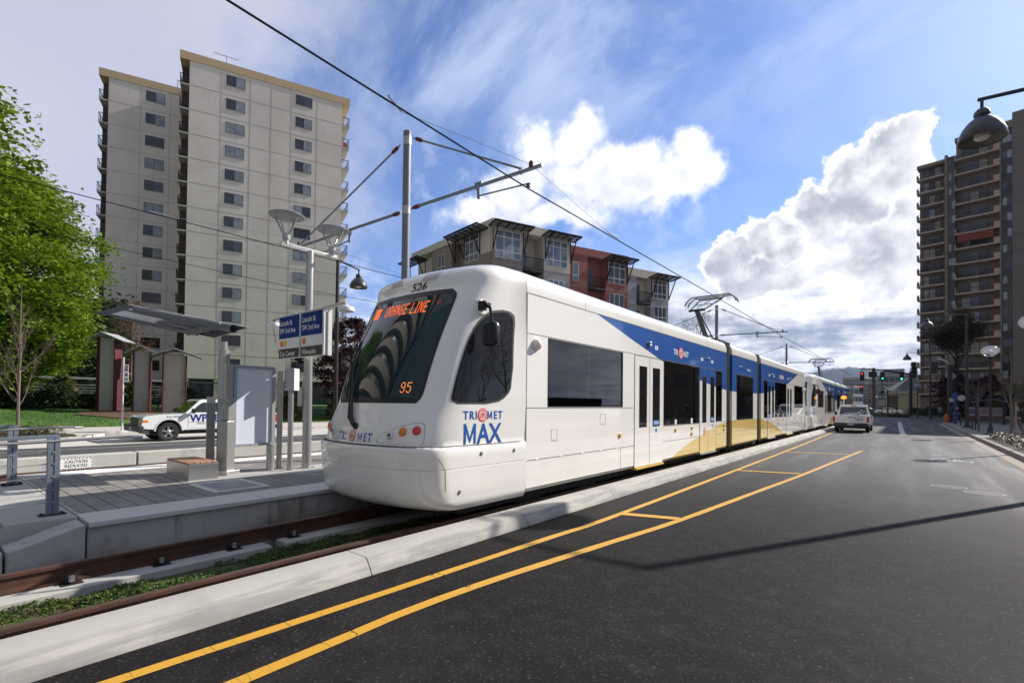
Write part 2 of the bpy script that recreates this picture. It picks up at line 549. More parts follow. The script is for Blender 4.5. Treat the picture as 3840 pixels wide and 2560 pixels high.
L2 = 30.4          # tram length
TOPB = True


def livery(name, base):
    """gloss body paint: white with a blue band above and an ochre band below, laid out along the car"""
    m = bpy.data.materials.new(name); m.use_nodes = True
    t = m.node_tree; t.nodes.clear(); q = NT(t)
    out = q.n('ShaderNodeOutputMaterial')
    obj = q.n('ShaderNodeTexCoord').outputs['Object']
    sp = q.n('ShaderNodeSeparateXYZ', ins={0: obj}).outputs
    s1 = q.m('SUBTRACT', 15.2, q.m('ABSOLUTE', q.m('SUBTRACT', sp[1], 15.2)))
    def ramp(pts):
        r = t.nodes.new('ShaderNodeValToRGB'); cr = r.color_ramp
        cr.elements[0].position = pts[0][0] / 15.2; cr.elements[0].color = (pts[0][1] / 4,) * 3 + (1,)
        cr.elements[1].position = pts[-1][0] / 15.2; cr.elements[1].color = (pts[-1][1] / 4,) * 3 + (1,)
        for a, b in pts[1:-1]:
            e = cr.elements.new(a / 15.2); e.color = (b / 4,) * 3 + (1,)
        t.links.new(q.m('DIVIDE', s1, 15.2), r.inputs[0])
        return q.m('MULTIPLY', r.outputs[0], 4.0)
    zb = ramp([(4.3, 3.30), (5.9, 2.96), (7.5, 2.64), (9.0, 2.45), (10.17, 2.31), (11.5, 2.18), (12.8, 2.10), (15.2, 2.06)])
    zy = ramp([(7.6, .20), (8.9, .52), (10.2, .76), (11.5, .97), (12.8, 1.09), (15.2, 1.14)])
    blue = q.m('MULTIPLY', q.m('GREATER_THAN', sp[2], zb), q.m('LESS_THAN', sp[2], 3.296))
    yel = q.m('LESS_THAN', sp[2], zy)
    n = q.noise(obj, .9, 4, .6)
    dirt = q.m('MULTIPLY', q.ss(q.m('ADD', n, q.m('MULTIPLY', sp[2], -.14)), .34, .68), .12)
    c = q.mix(dirt, base, (.50, .46, .40))
    c = q.mix(blue, c, (.004, .085, .36))
    c = q.mix(yel, c, (.72, .50, .105))
    nb = q.noise(obj, 1.3, 2, .5)
    b = q.n('ShaderNodeBump', ins={'Strength': .05, 'Distance': .05, 'Height': nb})
    p = q.n('ShaderNodeBsdfPrincipled', ins={'Base Color': c, 'Roughness': .28, 'Coat Weight': .9, 'Coat Roughness': .035, 'Normal': b.outputs[0], 'Coat Normal': b.outputs[0]})
    t.links.new(p.outputs[0], out.inputs[0])
    return m


M_body = livery('tram_paint', (.86, .835, .78))
M_white = mat('tram_white', (.84, .81, .745), .3, coat=.9)
M_seam = mat('seam_dark', (.06, .055, .05), .7)
M_glass = mat('tinted_glass', (.010, .010, .012), .02, spec=.55)
M_wsg = mat('windscreen_glass', (.016, .030, .036), .02, spec=.75)
M_black = mat('black_plastic', (.012, .012, .013), .35)
M_rubber = mat('black_rubber', (.014, .014, .015), .65)
M_red = mat('emblem_red', (.78, .045, .02), .35, coat=.4)
M_blue = mat('logo_blue', (.005, .10, .42), .35, coat=.4)
M_wh = mat('sticker_white', (.85, .85, .83), .4)
M_yel = mat('button_yellow', (.80, .48, .03), .35, coat=.4)
M_steel = mat('dull_steel', (.42, .43, .44), .38, metal=.85, var=.15, vscale=4)
M_dark = mat('underframe_dark', (.010, .009, .008), .8)
M_led = mat('led_orange', (.1, .02, .0), .5, emit=(1.0, .16, .03), estr=1.0)
M_sticker_blue = mat('sticker_blue', (.01, .16, .50), .4)


def side_pt(sg, s, z, off=0.0):
    return (sg * (1.325 + off), s, z)


def side_rect(mb, sg, s0, s1, z0, z1, off, th=.004, r=0.0):
    """thin slab on the car side"""
    a, b = 1.325 + off - th, 1.325 + off
    if r:
        poly = []
        for cx, cz, a0 in ((s1 - r, z1 - r, 0), (s0 + r, z1 - r, 90), (s0 + r, z0 + r, 180), (s1 - r, z0 + r, 270)):
            for k in range(5):
                t = R_(a0 + k * 22.5); poly.append((cx + r * math.cos(t), cz + r * math.sin(t)))
        mb.prism(poly if sg > 0 else [(-p[0], p[1]) for p in poly][::-1][::-1], (sg * b, 0, 0), (0, sg, 0) if sg > 0 else (0, -1, 0), (0, 0, 1), th)
    else:
        mb.box(sg * a, sg * b, s0, s1, z0, z1)
    return mb


def cross(z0=.27, full=True):
    """half cross-section of the body shell"""
    pts = [(1.29, z0), (1.325, z0 + .06), (1.325, 3.30), (1.318, 3.305)]
    for d in (6, 14, 24, 36, 48, 60, 72, 82, 90):
        c, s = math.cos(R_(d)), math.sin(R_(d))
        pts.append((1.325 * max(c, 1e-4) ** .35 if d < 90 else 0.0, NRZ + RH * s ** .6))
    return pts


def shell_cut(mb, s0, s1, opens):
    """hollow body: roof, floor, end walls and side walls with window openings (a, b, z0, z1)"""
    h = [(1.325, 3.30)] + cross()[3:]
    ring = [(-u, z) for u, z in h] + [(u, z) for u, z in reversed(h[:-1])]
    n = len(ring)
    mb.add([(u, s0, z) for u, z in ring] + [(u, s1, z) for u, z in ring], [(i, i + 1, n + i + 1, n + i) for i in range(n - 1)])
    mb.add([(x, y, z) for y in (s0, s1) for x, z in ((-1.325, .33), (-1.29, .27), (1.29, .27), (1.325, .33))], [(0, 1, 5, 4), (1, 2, 6, 5), (2, 3, 7, 6)])
    for s in (s0, s1): mb.add([(-1.29, s, .27), (1.29, s, .27), (1.325, s, .33), (1.325, s, 3.30)] + [(u, s, z) for u, z in reversed(ring[1:-1])] + [(-1.325, s, 3.30), (-1.325, s, .33)], [tuple(range(len(ring) + 4))])
    cuts = sorted({s0, s1} | {v for o in opens for v in o[:2]})
    for sg in (-1, 1):
        for a, b in zip(cuts, cuts[1:]):
            o = [o for o in opens if o[0] <= a and b <= o[1]]
            for z0, z1 in ([(.33, o[0][2]), (o[0][3], 3.30)] if o else [(.33, 3.30)]):
                mb.add([(sg * 1.325, a, z0), (sg * 1.325, b, z0), (sg * 1.325, b, z1), (sg * 1.325, a, z1)], [(0, 1, 2, 3)])
        for a, b, z0, z1 in opens:      # reveals
            x0, x1 = sg * 1.325, sg * 1.26
            mb.add([(x0, a, z0), (x1, a, z0), (x1, b, z0), (x0, b, z0), (x0, a, z1), (x1, a, z1), (x1, b, z1), (x0, b, z1)], [(0, 1, 2, 3), (4, 5, 6, 7), (0, 1, 5, 4), (3, 2, 6, 7)])
    return mb


M_pane = bpy.data.materials.new('tinted_pane'); M_pane.use_nodes = True
_t = M_pane.node_tree; _t.nodes.clear(); q = NT(_t)
_fr = q.n('ShaderNodeFresnel', ins={'IOR': 1.7}).outputs[0]
_gl = q.n('ShaderNodeBsdfGlossy', ins={0: (1, 1, 1, 1), 1: .015})
_tp = q.n('ShaderNodeBsdfTransparent', ins={0: (.46, .47, .48, 1)})
q.n('ShaderNodeOutputMaterial', ins={0: q.n('ShaderNodeMixShader', ins={0: _fr, 1: _tp.outputs[0], 2: _gl.outputs[0]}).outputs[0]})
M_int = mat('interior_lining', (.34, .33, .31), .8)
M_seat = mat('seat_fabric', (.05, .09, .24), .8)
M_grab = mat('grab_yellow', (.75, .55, .10), .3)


def interior(fin, s0, s1, seats):
    """floor, low walls, ceiling and seats seen through the tinted windows"""
    m = MB().box(-1.25, 1.25, s0, s1, .36, .40); m.box(-1.25, 1.25, s0, s1, 2.72, 2.76)
    fin(m.box(-1.2, 1.2, s0, s0 + .02, .4, 2.72), 'saloon_lining', M_int)
    for sg in (-1, 1):
        for s in seats:
            t = MB(); x = sg * .80
            t.box(x - .42, x + .42, s - .25, s + .22, .82, .90); t.box(x - .42, x - .02, s + .20, s + .27, .86, 1.62); t.box(x + .02, x + .42, s + .20, s + .27, .86, 1.62)
            so_ = fin(t, 'passenger_seat', M_seat, bevel=.02)
            g_ = MB().tube([(x - .40, s + .26, 1.45), (x - .36, s + .28, 1.74), (x - .22, s + .28, 1.80), (x + .22, s + .28, 1.80), (x + .36, s + .28, 1.74), (x + .40, s + .26, 1.45)], .02, 6)
            fin(g_, 'grab_rail', M_grab, so_)


def shell(mb, s0, s1, caps=True):
    h = cross()
    ring = [(-u, z) for u, z in h[:-1]][::1]
    ring = [(-u, z) for u, z in h] + [(u, z) for u, z in reversed(h[:-1])]
    n = len(ring)
    vs = [(u, s0, z) for u, z in ring] + [(u, s1, z) for u, z in ring]
    fs = [(i, (i + 1) % n, n + (i + 1) % n, n + i) for i in range(n)]
    if caps: fs += [tuple(range(n)), tuple(range(2 * n - 1, n - 1, -1))]
    return mb.add(vs, fs)


NRZ = RZ


def NP(a, z, off=0.0):
    """point on the nose at arc length a from the middle and height z, in tram coordinates"""
    u, y = nsurf(a, z)
    if off:
        u1, y1 = nsurf(a + .01, z); u0, y0 = nsurf(a - .01, z)
        uu, yy = nsurf(a, z + .01); ud, yd = nsurf(a, z - .01)
        t1 = Vector((u1 - u0, y1 - y0, 0)); t2 = Vector((uu - ud, yy - yd, .02))
        n = t1.cross(t2)
        n.normalize()
        return Vector((u, y - 3.8, z)) + n * off
    return Vector((u, y - 3.8, z))


def nose_patch(mb, za, lo, hi, off, n=24, m=26):
    """glass laid on the nose; lo(z), hi(z) give the arc-length limits"""
    rows = []
    for j in range(m + 1):
        z = za[0] + (za[1] - za[0]) * j / m
        a, b = lo(z), hi(z)
        rows.append([NP(a + (b - a) * i / n, z, off) for i in range(n + 1)])
    return mb.grid(rows)


def tab(T):
    return lambda z: lerpT(T, z)


def NY(y, z, sg, off=0.0):
    """point on the cab side at distance y from the nose tip"""
    pts, _ = nrow(z); a = 0.0; Y = y + 3.8
    for (x0, y0), (x1, y1) in zip(pts, pts[1:]):
        l = math.hypot(x1 - x0, y1 - y0)
        if y1 >= Y and y1 > y0:
            return NP(sg * (a + l * max(0, (Y - y0)) / (y1 - y0)), z, off)
        a += l
    return NP(sg * a, z, off)


def side_flat(mb, vf, y0, z0, off, sg):
    return mb.add([NY(y0 + x * sg, z0 + y, sg, off) for x, y in vf[0]], vf[1])


def nose_flat(mb, vf, a0, z0, off, sg=1, sa=1.0):
    return mb.add([NP(a0 + x * sg * sa, z0 + y, off) for x, y in vf[0]], vf[1])


def make_tram():
    root = empty('light_rail_tram', (-5.825, 3.8, 0), 0, 'white light rail tram with blue and ochre bands, number 526 over its windscreen', 'tram', 'coupled light rail trams')

    for end in (0, 1):
        T = (lambda v: v) if end == 0 else (lambda v: (-v[0], L2 - v[1], v[2]))
        def fin(mb, name, m, parent=root, **kw):
            mb.v = [T(v) for v in mb.v]
            return mb.build(name, m, parent, **kw)
        # ---- nose shell
        rows = []
        zs = [.22, .235, .25, .27, .3, .35, .42, .5, .6, .74, .758, .766, .774, .80, .9, 1.0, 1.025, 1.037, 1.046, 1.0501, 1.06, 1.14, 1.28, 1.45, 1.6, 1.8, 2.0, 2.2, 2.4, 2.6, 2.8, 2.95, 3.1, 3.22, 3.3]
        for z in zs:
            h, _ = nrow(z)
            if abs(z - .766) < .001: h = [(u * .992, y + .012) for u, y in h]
            rows.append([(-u, y - 3.8, z) for u, y in reversed(h[1:])] + [(u, y - 3.8, z) for u, y in h])
        for d in (4, 9, 15, 22, 30, 38, 46, 54, 62, 70, 78, 85, 89.5):
            h, z = nrow(phi=R_(d))
            rows.append([(-u, y - 3.8, z) for u, y in reversed(h[1:])] + [(u, y - 3.8, z) for u, y in h])
        nb = MB().grid(rows)
        k = len(rows[0])
        nb.f.append(tuple(range(k - 1, -1, -1)))
        nose = fin(nb, 'cab_nose', M_body, smooth=50)
        # ---- windscreen
        edge = [(1.60, .88), (1.63, .92), (1.70, .95), (1.80, .96), (3.02, .97), (3.10, .965), (3.16, .94), (3.195, .90), (3.215, .85)]
        ws = nose_patch(MB(), (1.60, 3.215), lambda z: -lerpT(edge, z), tab(edge), .004)
        ws = fin(ws, 'windscreen', M_wsg, smooth=True)
        # dark frit border
        fr = MB()
        fr_o = edge; wi = [(z, a - (.045 if 1.68 < z < 3.1 else .06)) for z, a in edge]
        nose_patch(fr, (1.60, 3.215), tab(wi), tab(fr_o), .006, n=2)
        nose_patch(fr, (1.60, 3.215), lambda z: -lerpT(fr_o, z), lambda z: -lerpT(wi, z), .006, n=2)
        nose_patch(fr, (1.60, 1.67), lambda z: -.84, lambda z: .84, .006, m=2)
        nose_patch(fr, (3.14, 3.215), lambda z: -.86, lambda z: .86, .006, m=2)
        fin(fr, 'windscreen_border', M_black, ws, smooth=True)
        # dashboard shapes and the destination sign behind the screen
        if True:
            led = MB()
            G = 12
            def leds(rows_, a0, z0, pa, pz, da, dz, sh=.0):
                for j, r in enumerate(rows_):
                    for i, ch in enumerate(r):
                        if ch != ' ':
                            a = a0 + i * pa; z = z0 - j * pz
                            p = [NP(a, z, .0075), NP(a + da, z, .0075), NP(a + da, z + dz, .0075), NP(a, z + dz, .0075)]
                            led.add(p, [(0, 1, 2, 3)])
            FNT = {'O': (' ### ', '#   #', '#   #', '#   #', '#   #', '#   #', '#   #', '#   #', ' ### '), 'R': ('#### ', '#   #', '#   #', '#   #', '#### ', '# #  ', '#  # ', '#   #', '#   #'),
                   'A': (' ### ', '#   #', '#   #', '#   #', '#####', '#   #', '#   #', '#   #', '#   #'), 'N': ('#   #', '##  #', '##  #', '# # #', '# # #', '#  ##', '#  ##', '#   #', '#   #'),
                   'G': (' ### ', '#   #', '#    ', '#    ', '#  ##', '#   #', '#   #', '#   #', ' ### '), 'E': ('#####', '#    ', '#    ', '#    ', '#### ', '#    ', '#    ', '#    ', '#####'),
                   'L': ('#    ', '#    ', '#    ', '#    ', '#    ', '#    ', '#    ', '#    ', '#####'), 'I': ('###', ' # ', ' # ', ' # ', ' # ', ' # ', ' # ', ' # ', '###'), ' ': ('  ',) * 9,
                   '9': (' ### ', '#   #', '#   #', '#   #', ' ####', '    #', '    #', '#   #', ' ### '), '5': ('#####', '#    ', '#    ', '#### ', '    #', '    #', '    #', '#   #', ' ### ')}
            def word(w):
                return ['  '.join(FNT[c][j] for c in w) for j in range(9)]
            wd = word('ORANGE LINE')
            pa = .90 / len(wd[0])
            leds(wd, -.34, 3.035, pa, .0195, pa * .92, .0175)
            fin(led, 'destination_display', M_led, ws)
            led = MB(); leds(['###########'] * 9, -.70, 3.035, .0165, .0195, .0145, .0150)
            fin(led, 'line_colour_display', M_led, ws)
            led = MB()
            leds(word('95'), .59, 1.865, .0140, .016, .012, .010)
            fin(led, 'run_number_display', mat('led_dim', (.1, .03, .0), .5, emit=(1.0, .30, .06), estr=1.0), ws)
            dsh = MB()
            for a, z, r in ((-.86, 3.02, .02), (.72, 3.02, .03)):
                add = disc(r, 16, r * .62)
                nose_flat(dsh, add, a, z, .0068)
                nose_flat(dsh, disc(r * .3, 10), a, z, .0068)
            fin(dsh, 'display_icon', mat('led_dull_red', (.25, .03, .03), .5, emit=(.6, .03, .03), estr=.25), ws)
        # number, vent grilles on the brow
        n526 = MB(); t5 = text_polys('526', .215, .012, 1.0, .16); nose_flat(n526, ([(x, y * .80) for x, y in t5[0]], t5[1]), .20, 3.315, .006)
        fin(n526, 'fleet_number', M_black)
        for sg in (-1, 1):
            vt = MB()
            c0 = .34 * sg
            for i in range(9):
                for j in range(6):
                    a = c0 + sg * (-.12 + i * .034 + j * .012); z = 3.385 + j * .021
                    p = [NP(a, z, .004), NP(a + .022, z, .004), NP(a + .026, z + .013, .004), NP(a + .004, z + .013, .004)]
                    vt.add(p, [(0, 1, 2, 3)])
            fin(vt, 'vent_grille', mat('vent_grey', (.42, .40, .36), .6))
        # ---- lamps clusters
        for sg in (-1, 1):
            def outline(r=0.0):
                p = [(.44, 1.125), (.50, 1.175), (.60, 1.235), (.72, 1.285), (.85, 1.325), (.97, 1.35), (1.06, 1.355), (1.10, 1.345), (1.125, 1.31), (1.14, 1.22), (1.15, 1.13), (1.145, 1.10), (1.12, 1.085), (.90, 1.078), (.66, 1.078), (.50, 1.08), (.45, 1.095)]
                c = (.85, 1.2)
                return [(c[0] + (x - c[0]) * (1 - r), c[1] + (z - c[1]) * (1 - r * 1.8)) for x, z in p]
            o, i_ = outline(), outline(.022)
            ring = MB()
            n = len(o)
            ring.add([NP(sg * x, z, .004) for x, z in o] + [NP(sg * x, z, .004) for x, z in i_], [(k, (k + 1) % n, n + (k + 1) % n, n + k) for k in range(n)])
            hl = fin(ring, 'headlight_cluster', mat('cluster_rim', (.30, .29, .26), .5))
            cup = MB()
            pl = [NP(sg * x, z, .002) for x, z in i_]
            cup.add(pl, [tuple(range(n))])
            for a, z, r in ((.66, 1.185, .055), (.84, 1.235, .060), (1.03, 1.255, .060)):
                nose_flat(cup, disc(r * 1.28, 28, r * 1.0), sg * a, z, .006, sg)
            fin(cup, 'cluster_housing', M_white, hl)
            for nm, a, z, r, mm in (('headlight', .66, 1.185, .050, mat('lamp_clear', (.55, .57, .58), .12, metal=.7)), ('turn_signal', .84, 1.235, .058, mat('lamp_amber', (.75, .22, .01), .2, coat=.8)), ('tail_light', 1.03, 1.255, .058, mat('lamp_red', (.68, .015, .015), .2, coat=.8))):
                lb = MB()
                c = NP(sg * a, z); cn = (NP(sg * a, z, .01) - c).normalized()
                lb.lathe(c, [(r, .004), (r, .010), (r * .86, .017), (r * .5, .021), (.0001, .023)], 20, axis=cn)
                ll = fin(lb, nm, mm, hl, smooth=True)
                if nm == 'headlight':
                    fin(MB().lathe(c, [(.016, .022), (.016, .032), (.001, .034)], 10, axis=cn), 'bulb', M_black, ll)
                else:
                    dd = MB()
                    for k in range(12):
                        t = k * 2 * math.pi / 12
                        for q, rr in ((.72, .007), (.36, .007)):
                            nose_flat(dd, disc(rr, 6), sg * a + math.cos(t) * r * q, z + math.sin(t) * r * q, .0245 - .006 * q)
                    fin(dd, 'lens_dots', mm, ll)
        # ---- operator name on the nose
        lg = MB(); nose_flat(lg, text_polys('TRI', .150, .018, .92, 0, space=1.25), -.315, 1.145, .004)
        fin(lg, 'operator_lettering', M_blue)
        lg = MB(); nose_flat(lg, text_polys('MET', .150, .018, .92, 0, space=1.25), .215, 1.145, .004)
        fin(lg, 'operator_lettering', M_blue)
        red, wh = emblem_parts(.078)
        em = MB(); nose_flat(em, red, -.055, 1.150, .004)
        em = fin(em, 'operator_emblem', M_red)
        fin(nose_flat(MB(), wh, -.055, 1.150, .006), 'emblem_knot', M_wh, em)
        # ---- wiper
        wp = MB()
        wp.lathe(NP(-.02, 1.285, 0), [(.05, 0), (.05, .02), (.035, .035), (.001, .037)], 14, axis=(0, -1, 0))
        wp.tube([NP(-.02, 1.285, .035), NP(-.12, 1.36, .05), NP(-.30, 1.62, .055), NP(-.50, 1.98, .06), NP(-.62, 2.22, .06)], [.030, .028, .018, .013, .010], 6)
        wp.tube([NP(-.07, 1.285, .035), NP(-.20, 1.37, .05), NP(-.37, 1.62, .055), NP(-.57, 1.97, .06), NP(-.68, 2.20, .06)], [.018, .018, .012, .010, .009], 6)
        wp.tube([NP(-.60, 2.22, .06), NP(-.70, 2.20, .06), NP(-.72, 2.12, .045)], .012, 6)
        wpo = fin(wp, 'wiper_arm', M_black, smooth=True)
        bl = MB(); bl.tube([NP(-.56, 1.66, .022), NP(-.70, 2.10, .03), NP(-.83, 2.55, .022)], [.010, .016, .008], 6)
        bl.tube([NP(-.60, 1.78, .035), NP(-.705, 2.12, .05), NP(-.79, 2.42, .035)], [.007, .009, .007], 5)
        fin(bl, 'wiper_blade', M_rubber, wpo)
        # ---- bumper seams and bolts
        sm = MB()
        for sg in (-1, 1):
            pts = [(1.30, 1.035), (1.40, .90), (1.48, .772), (1.475, .5), (1.45, .235)]
            for (a0, z0), (a1, z1) in zip(pts, pts[1:]):
                sm.add([NP(sg * a0, z0, .003), NP(sg * (a0 + .008), z0, .003), NP(sg * (a1 + .008), z1, .003), NP(sg * a1, z1, .003)], [(0, 1, 2, 3)])
            for a0, z0, a1, z1 in ((-1.2, 0, 0, 0),):
                pass
        N = 50
        for z0 in (1.046,):
            for i in range(N):
                a0, a1 = -2.95 + i * 5.9 / N, -2.95 + (i + 1) * 5.9 / N
                sm.add([NP(a0, z0 - .006, .003), NP(a1, z0 - .006, .003), NP(a1, z0 + .010, .003), NP(a0, z0 + .010, .003)], [(0, 1, 2, 3)])
        fin(sm, 'nose_seam', M_seam)
        for sg in (-1, 1):
            for a, z in ((2.15, .93), (2.85, .93), (1.70, .46)):
                b = MB(); c = NP(sg * a, z); cn = (NP(sg * a, z, .01) - c).normalized()
                b.lathe(c, [(.030, .001), (.030, .004), (.018, .004), (.018, .012), (.001, .013)], 14, axis=cn)
                fin(b, 'panel_bolt', M_steel)
            # cab side window
            lo = [(1.60, 1.44), (1.615, 1.37), (1.66, 1.33), (1.96, 1.33), (2.33, 1.335), (2.5, 1.345), (2.64, 1.37), (2.75, 1.405), (2.84, 1.46), (2.90, 1.54), (2.94, 1.64), (2.955, 1.75)]
            hi = [(1.60, 1.95), (1.615, 2.14), (1.66, 2.26), (1.74, 2.36), (1.82, 2.40), (2.15, 2.34), (2.5, 2.21), (2.80, 2.10), (2.88, 2.06), (2.93, 2.0), (2.955, 1.92)]
            def ins(T, d): return [(z, a + d) for z, a in T]
            rim = nose_patch(MB(), (1.60, 2.955), tab(ins(lo, 0)) if sg > 0 else (lambda z: -lerpT(hi, z)), tab(hi) if sg > 0 else (lambda z: -lerpT(lo, z)), .004, 14, 36)
            rm = fin(rim, 'cab_window_rubber', M_rubber, smooth=True)
            def sq(T, d): return [((z - 2.28) * .95 + 2.28, a + d) for z, a in T]
            l2, h2 = sq(lo, .035), sq(hi, -.035)
            gl = nose_patch(MB(), (l2[0][0], l2[-1][0]), tab(l2) if sg > 0 else (lambda z: -lerpT(h2, z)), tab(h2) if sg > 0 else (lambda z: -lerpT(l2, z)), .008, 14, 36)
            fin(gl, 'cab_window', M_glass, rm, smooth=True)
            # lettering under the cab window
            red, wh = emblem_parts(.092)
            tx = MB()
            side_flat(tx, text_polys('TRI', .155, .018, .95, 0, space=1.25), 1.23 - sg * .235, 1.45, .004, sg)
            side_flat(tx, text_polys('MET', .155, .018, .95, 0, space=1.25), 1.23 + sg * .245, 1.45, .004, sg)
            side_flat(tx, text_polys('MAX', .385, .016, .92, 0, space=.95), 1.25, 1.20, .004, sg)
            fin(tx, 'side_lettering', M_blue)
            em = fin(side_flat(MB(), red, 1.23, 1.45, .004, sg), 'side_emblem', M_red)
            fin(side_flat(MB(), wh, 1.23, 1.45, .006, sg), 'emblem_knot', M_wh, em)
            if sg < 0: continue
            # mirror
            c = NP(1.36 * sg, 2.93)
            mr = MB()
            n0 = (NP(1.36 * sg, 2.93, .01) - c).normalized()
            pad = MB()
            pc = c + n0 * .03
            pad.beam(c + Vector((0, -.0, -.10)), c + Vector((0, .0, .10)), .10, .10)
            fin(pad, 'mirror_pad', M_white, bevel=.015)
            q0 = c + n0 * .07
            mr.beam(q0 + Vector((0, 0, -.06)), q0 + Vector((0, 0, .07)), .07, .10)
            mr.beam(q0 + n0 * .04, q0 + n0 * .14 + Vector((0, .06, -.02)), .07, .06)
            e = Vector((sg * 1.49, .93 + .12, 2.86))
            mr.tube([q0 + n0 * .08, Vector((sg * 1.50, .98, 2.93)), Vector((sg * 1.53, 1.08, 2.88)), Vector((sg * 1.53, 1.12, 2.76)), Vector((sg * 1.53, 1.12, 2.66))], [.022, .022, .022, .02, .035], 8)
            mo = fin(mr, 'mirror_arm', M_black, smooth=True)
            hd = MB()
            o = Vector((sg * 1.53, 1.12, 2.53)); w, h = .125, .165
            rings = []
            for d, k in ((-.045, .80), (-.03, .95), (.0, 1.0), (.04, .97), (.06, .86), (.066, .5), (.067, .02)):
                rr = []
                for t in range(24):
                    a = t * 2 * math.pi / 24
                    ca, sa = math.cos(a), math.sin(a)
                    rr.append((o.x + sg * w * k * abs(ca) ** .45 * (1 if ca > 0 else -1), o.y + d * -1.0, o.z + h * k * abs(sa) ** .45 * (1 if sa > 0 else -1)))
                rr.append(rr[0])
                rings.append(rr)
            hd.grid(rings)
            ho = fin(hd, 'mirror_housing', M_black, mo, smooth=True)
            fin(MB().add([v for v in rings[0][:-1]], [tuple(range(24))]), 'mirror_glass', mat('mirror', (.7, .7, .7), .03, metal=1.0), ho)
        # ---- body section behind the cab
        body = fin(shell_cut(MB(), 2.17, 12.80, [(2.76, 5.40, 1.575, 2.66), (7.60, 10.13, 1.135, 2.66), (11.70, 12.28, 1.145, 2.66)]), 'car_body', M_body, smooth=30)
        interior(fin, 2.4, 12.7, (3.1, 3.95, 4.85, 8.0, 8.9, 9.8))
        sm = MB(); frame = MB()
        fin(MB().box(-1.2, 1.2, .9, 12.6, .14, .30), 'underframe', M_dark)
        for s0 in (2.6, 4.4):
            bg = MB()
            bg.box(-1.12, 1.12, s0 - .3, s0 + .3, .05, .27)
            for sg in (-1, 1): bg.lathe((sg * .66, s0, .33), [(.33, 0), (.33, .12), (.36, .12), (.36, .15)], 24, axis=(sg, 0, 0))
            fin(bg, 'bogie', M_dark)
        for sg in (-1, 1):
            def H(z, s0, s1, w=.009): side_rect(sm, sg, s0, s1, z - w / 2, z + w / 2, .0025, .003)
            def V(s, z0, z1, w=.011): side_rect(sm, sg, s - w / 2, s + w / 2, z0, z1, .0025, .003)
            V(2.175, .27, 3.29); H(3.298, 2.17, 12.8, .012)
            V(7.40, 2.67, 3.29, .005)
            H(1.545, 2.18, 5.96); H(2.685, 2.18, 12.8, .008); H(.745, 2.18, 5.96); V(5.97, .27, 2.685, .016)
            V(6.76, .27, 2.66, .010); V(7.53, .27, 2.685, .013)
            H(1.105, 7.54, 10.16, .007); H(.745, 7.54, 10.16); V(10.185, .27, 2.685, .012)
            V(10.93, .27, 2.66, .009); V(11.72, .27, 2.685, .012); H(1.115, 11.72, 12.8, .007); H(.745, 11.72, 12.8)
            V(5.34, .27, .74, .006)
            for s, in ((3.92,), (7.4,), (10.9,)):
                # fairing joints follow the roof curve
                prev = None
                for u, z in cross()[3:-1]:
                    if prev: sm.add([(sg * (prev[0] + .003), s, prev[1]), (sg * (prev[0] + .003), s + .008, prev[1]), (sg * (u + .003), s + .008, z), (sg * (u + .003), s, z)], [(0, 1, 2, 3)])
                    prev = (u, z)
            # windows
            for s0, s1, z0, nd in ((2.74, 5.42, 1.56, 2), (7.58, 10.15, 1.12, 2), (11.66 + .02, 12.30, 1.13, 1)):
                fm = MB()
                for q4 in ((s0, s1, z0, z0 + .03), (s0, s1, 2.645, 2.672), (s0, s0 + .03, z0 + .03, 2.645), (s1 - .03, s1, z0 + .03, 2.645)): side_rect(fm, sg, *q4, .004, .03)
                if nd == 2: side_rect(fm, sg, (s0 + s1) / 2 - .02, (s0 + s1) / 2 + .02, z0 + .03, 2.645, .002, .03)
                fo = fin(fm, 'window_frame', M_rubber)
                w = (s1 - s0 - .02) / nd
                for k in range(nd):
                    pn = side_rect(MB(), sg, s0 + .012 + k * w, s0 + .008 + (k + 1) * w, z0 + .012, 2.660, .007, .004)
                    fin(pn, 'window_pane', M_pane, fo)
            # doors
            for dn, (s0, s1, wins) in enumerate(((5.98, 7.52, ((6.20, 6.60), (6.92, 7.33))), (10.20, 11.64, ((10.39, 10.76), (11.12, 11.50))))):
                mid = (s0 + s1) / 2
                fin(side_rect(MB(), sg, s0 - .014, s1 + .014, .27, 2.668, .003, .003), 'door_rubber', M_rubber)
                for k, (a, b) in enumerate(((s0, mid - .011), (mid + .011, s1))):
                    df = fin(side_rect(MB(), sg, a, b, .275, 2.655, .008, .012), 'door_leaf', M_body)
                    fin(side_rect(MB(), sg, wins[k][0], wins[k][1], 1.12, 2.45, .011, .006), 'door_window', M_glass, df)
                    if k == (0 if dn else 1):
                        pass
                    if k == 1:
                        st = side_rect(MB(), sg, wins[k][0] + .04, wins[k][1] - .04, 1.15, 1.26, .0135, .002)
                        for q in range(3): pass
                        so_ = fin(st, 'door_sticker', M_sticker_blue, df)
                        wl = MB()
                        for q in range(2): side_rect(wl, sg, wins[k][0] + .07, wins[k][1] - .07, 1.18 + q * .035, 1.192 + q * .035, .015, .0015)
                        fin(wl, 'sticker_print', M_wh, so_)
                        fin(add_flat(MB(), disc(.055, 20), side_pt(sg, (wins[k][0] + wins[k][1]) / 2, 1.03, .0095), (0, sg, 0), (0, 0, 1)), 'access_symbol', M_sticker_blue, df)
                if dn == 1:
                    red2, wh2 = emblem_parts(.125)
                    em = fin(add_flat(MB(), red2, side_pt(sg, 10.62, .87, .0095), (0, sg, 0), (0, 0, 1)), 'door_emblem', M_red)
                    fin(add_flat(MB(), wh2, side_pt(sg, 10.62, .87, .0115), (0, sg, 0), (0, 0, 1)), 'emblem_knot', M_wh, em)
                stp = MB().box(sg * 1.22, sg * 1.37, s0 + .02, s1 - .02, .235, .262)
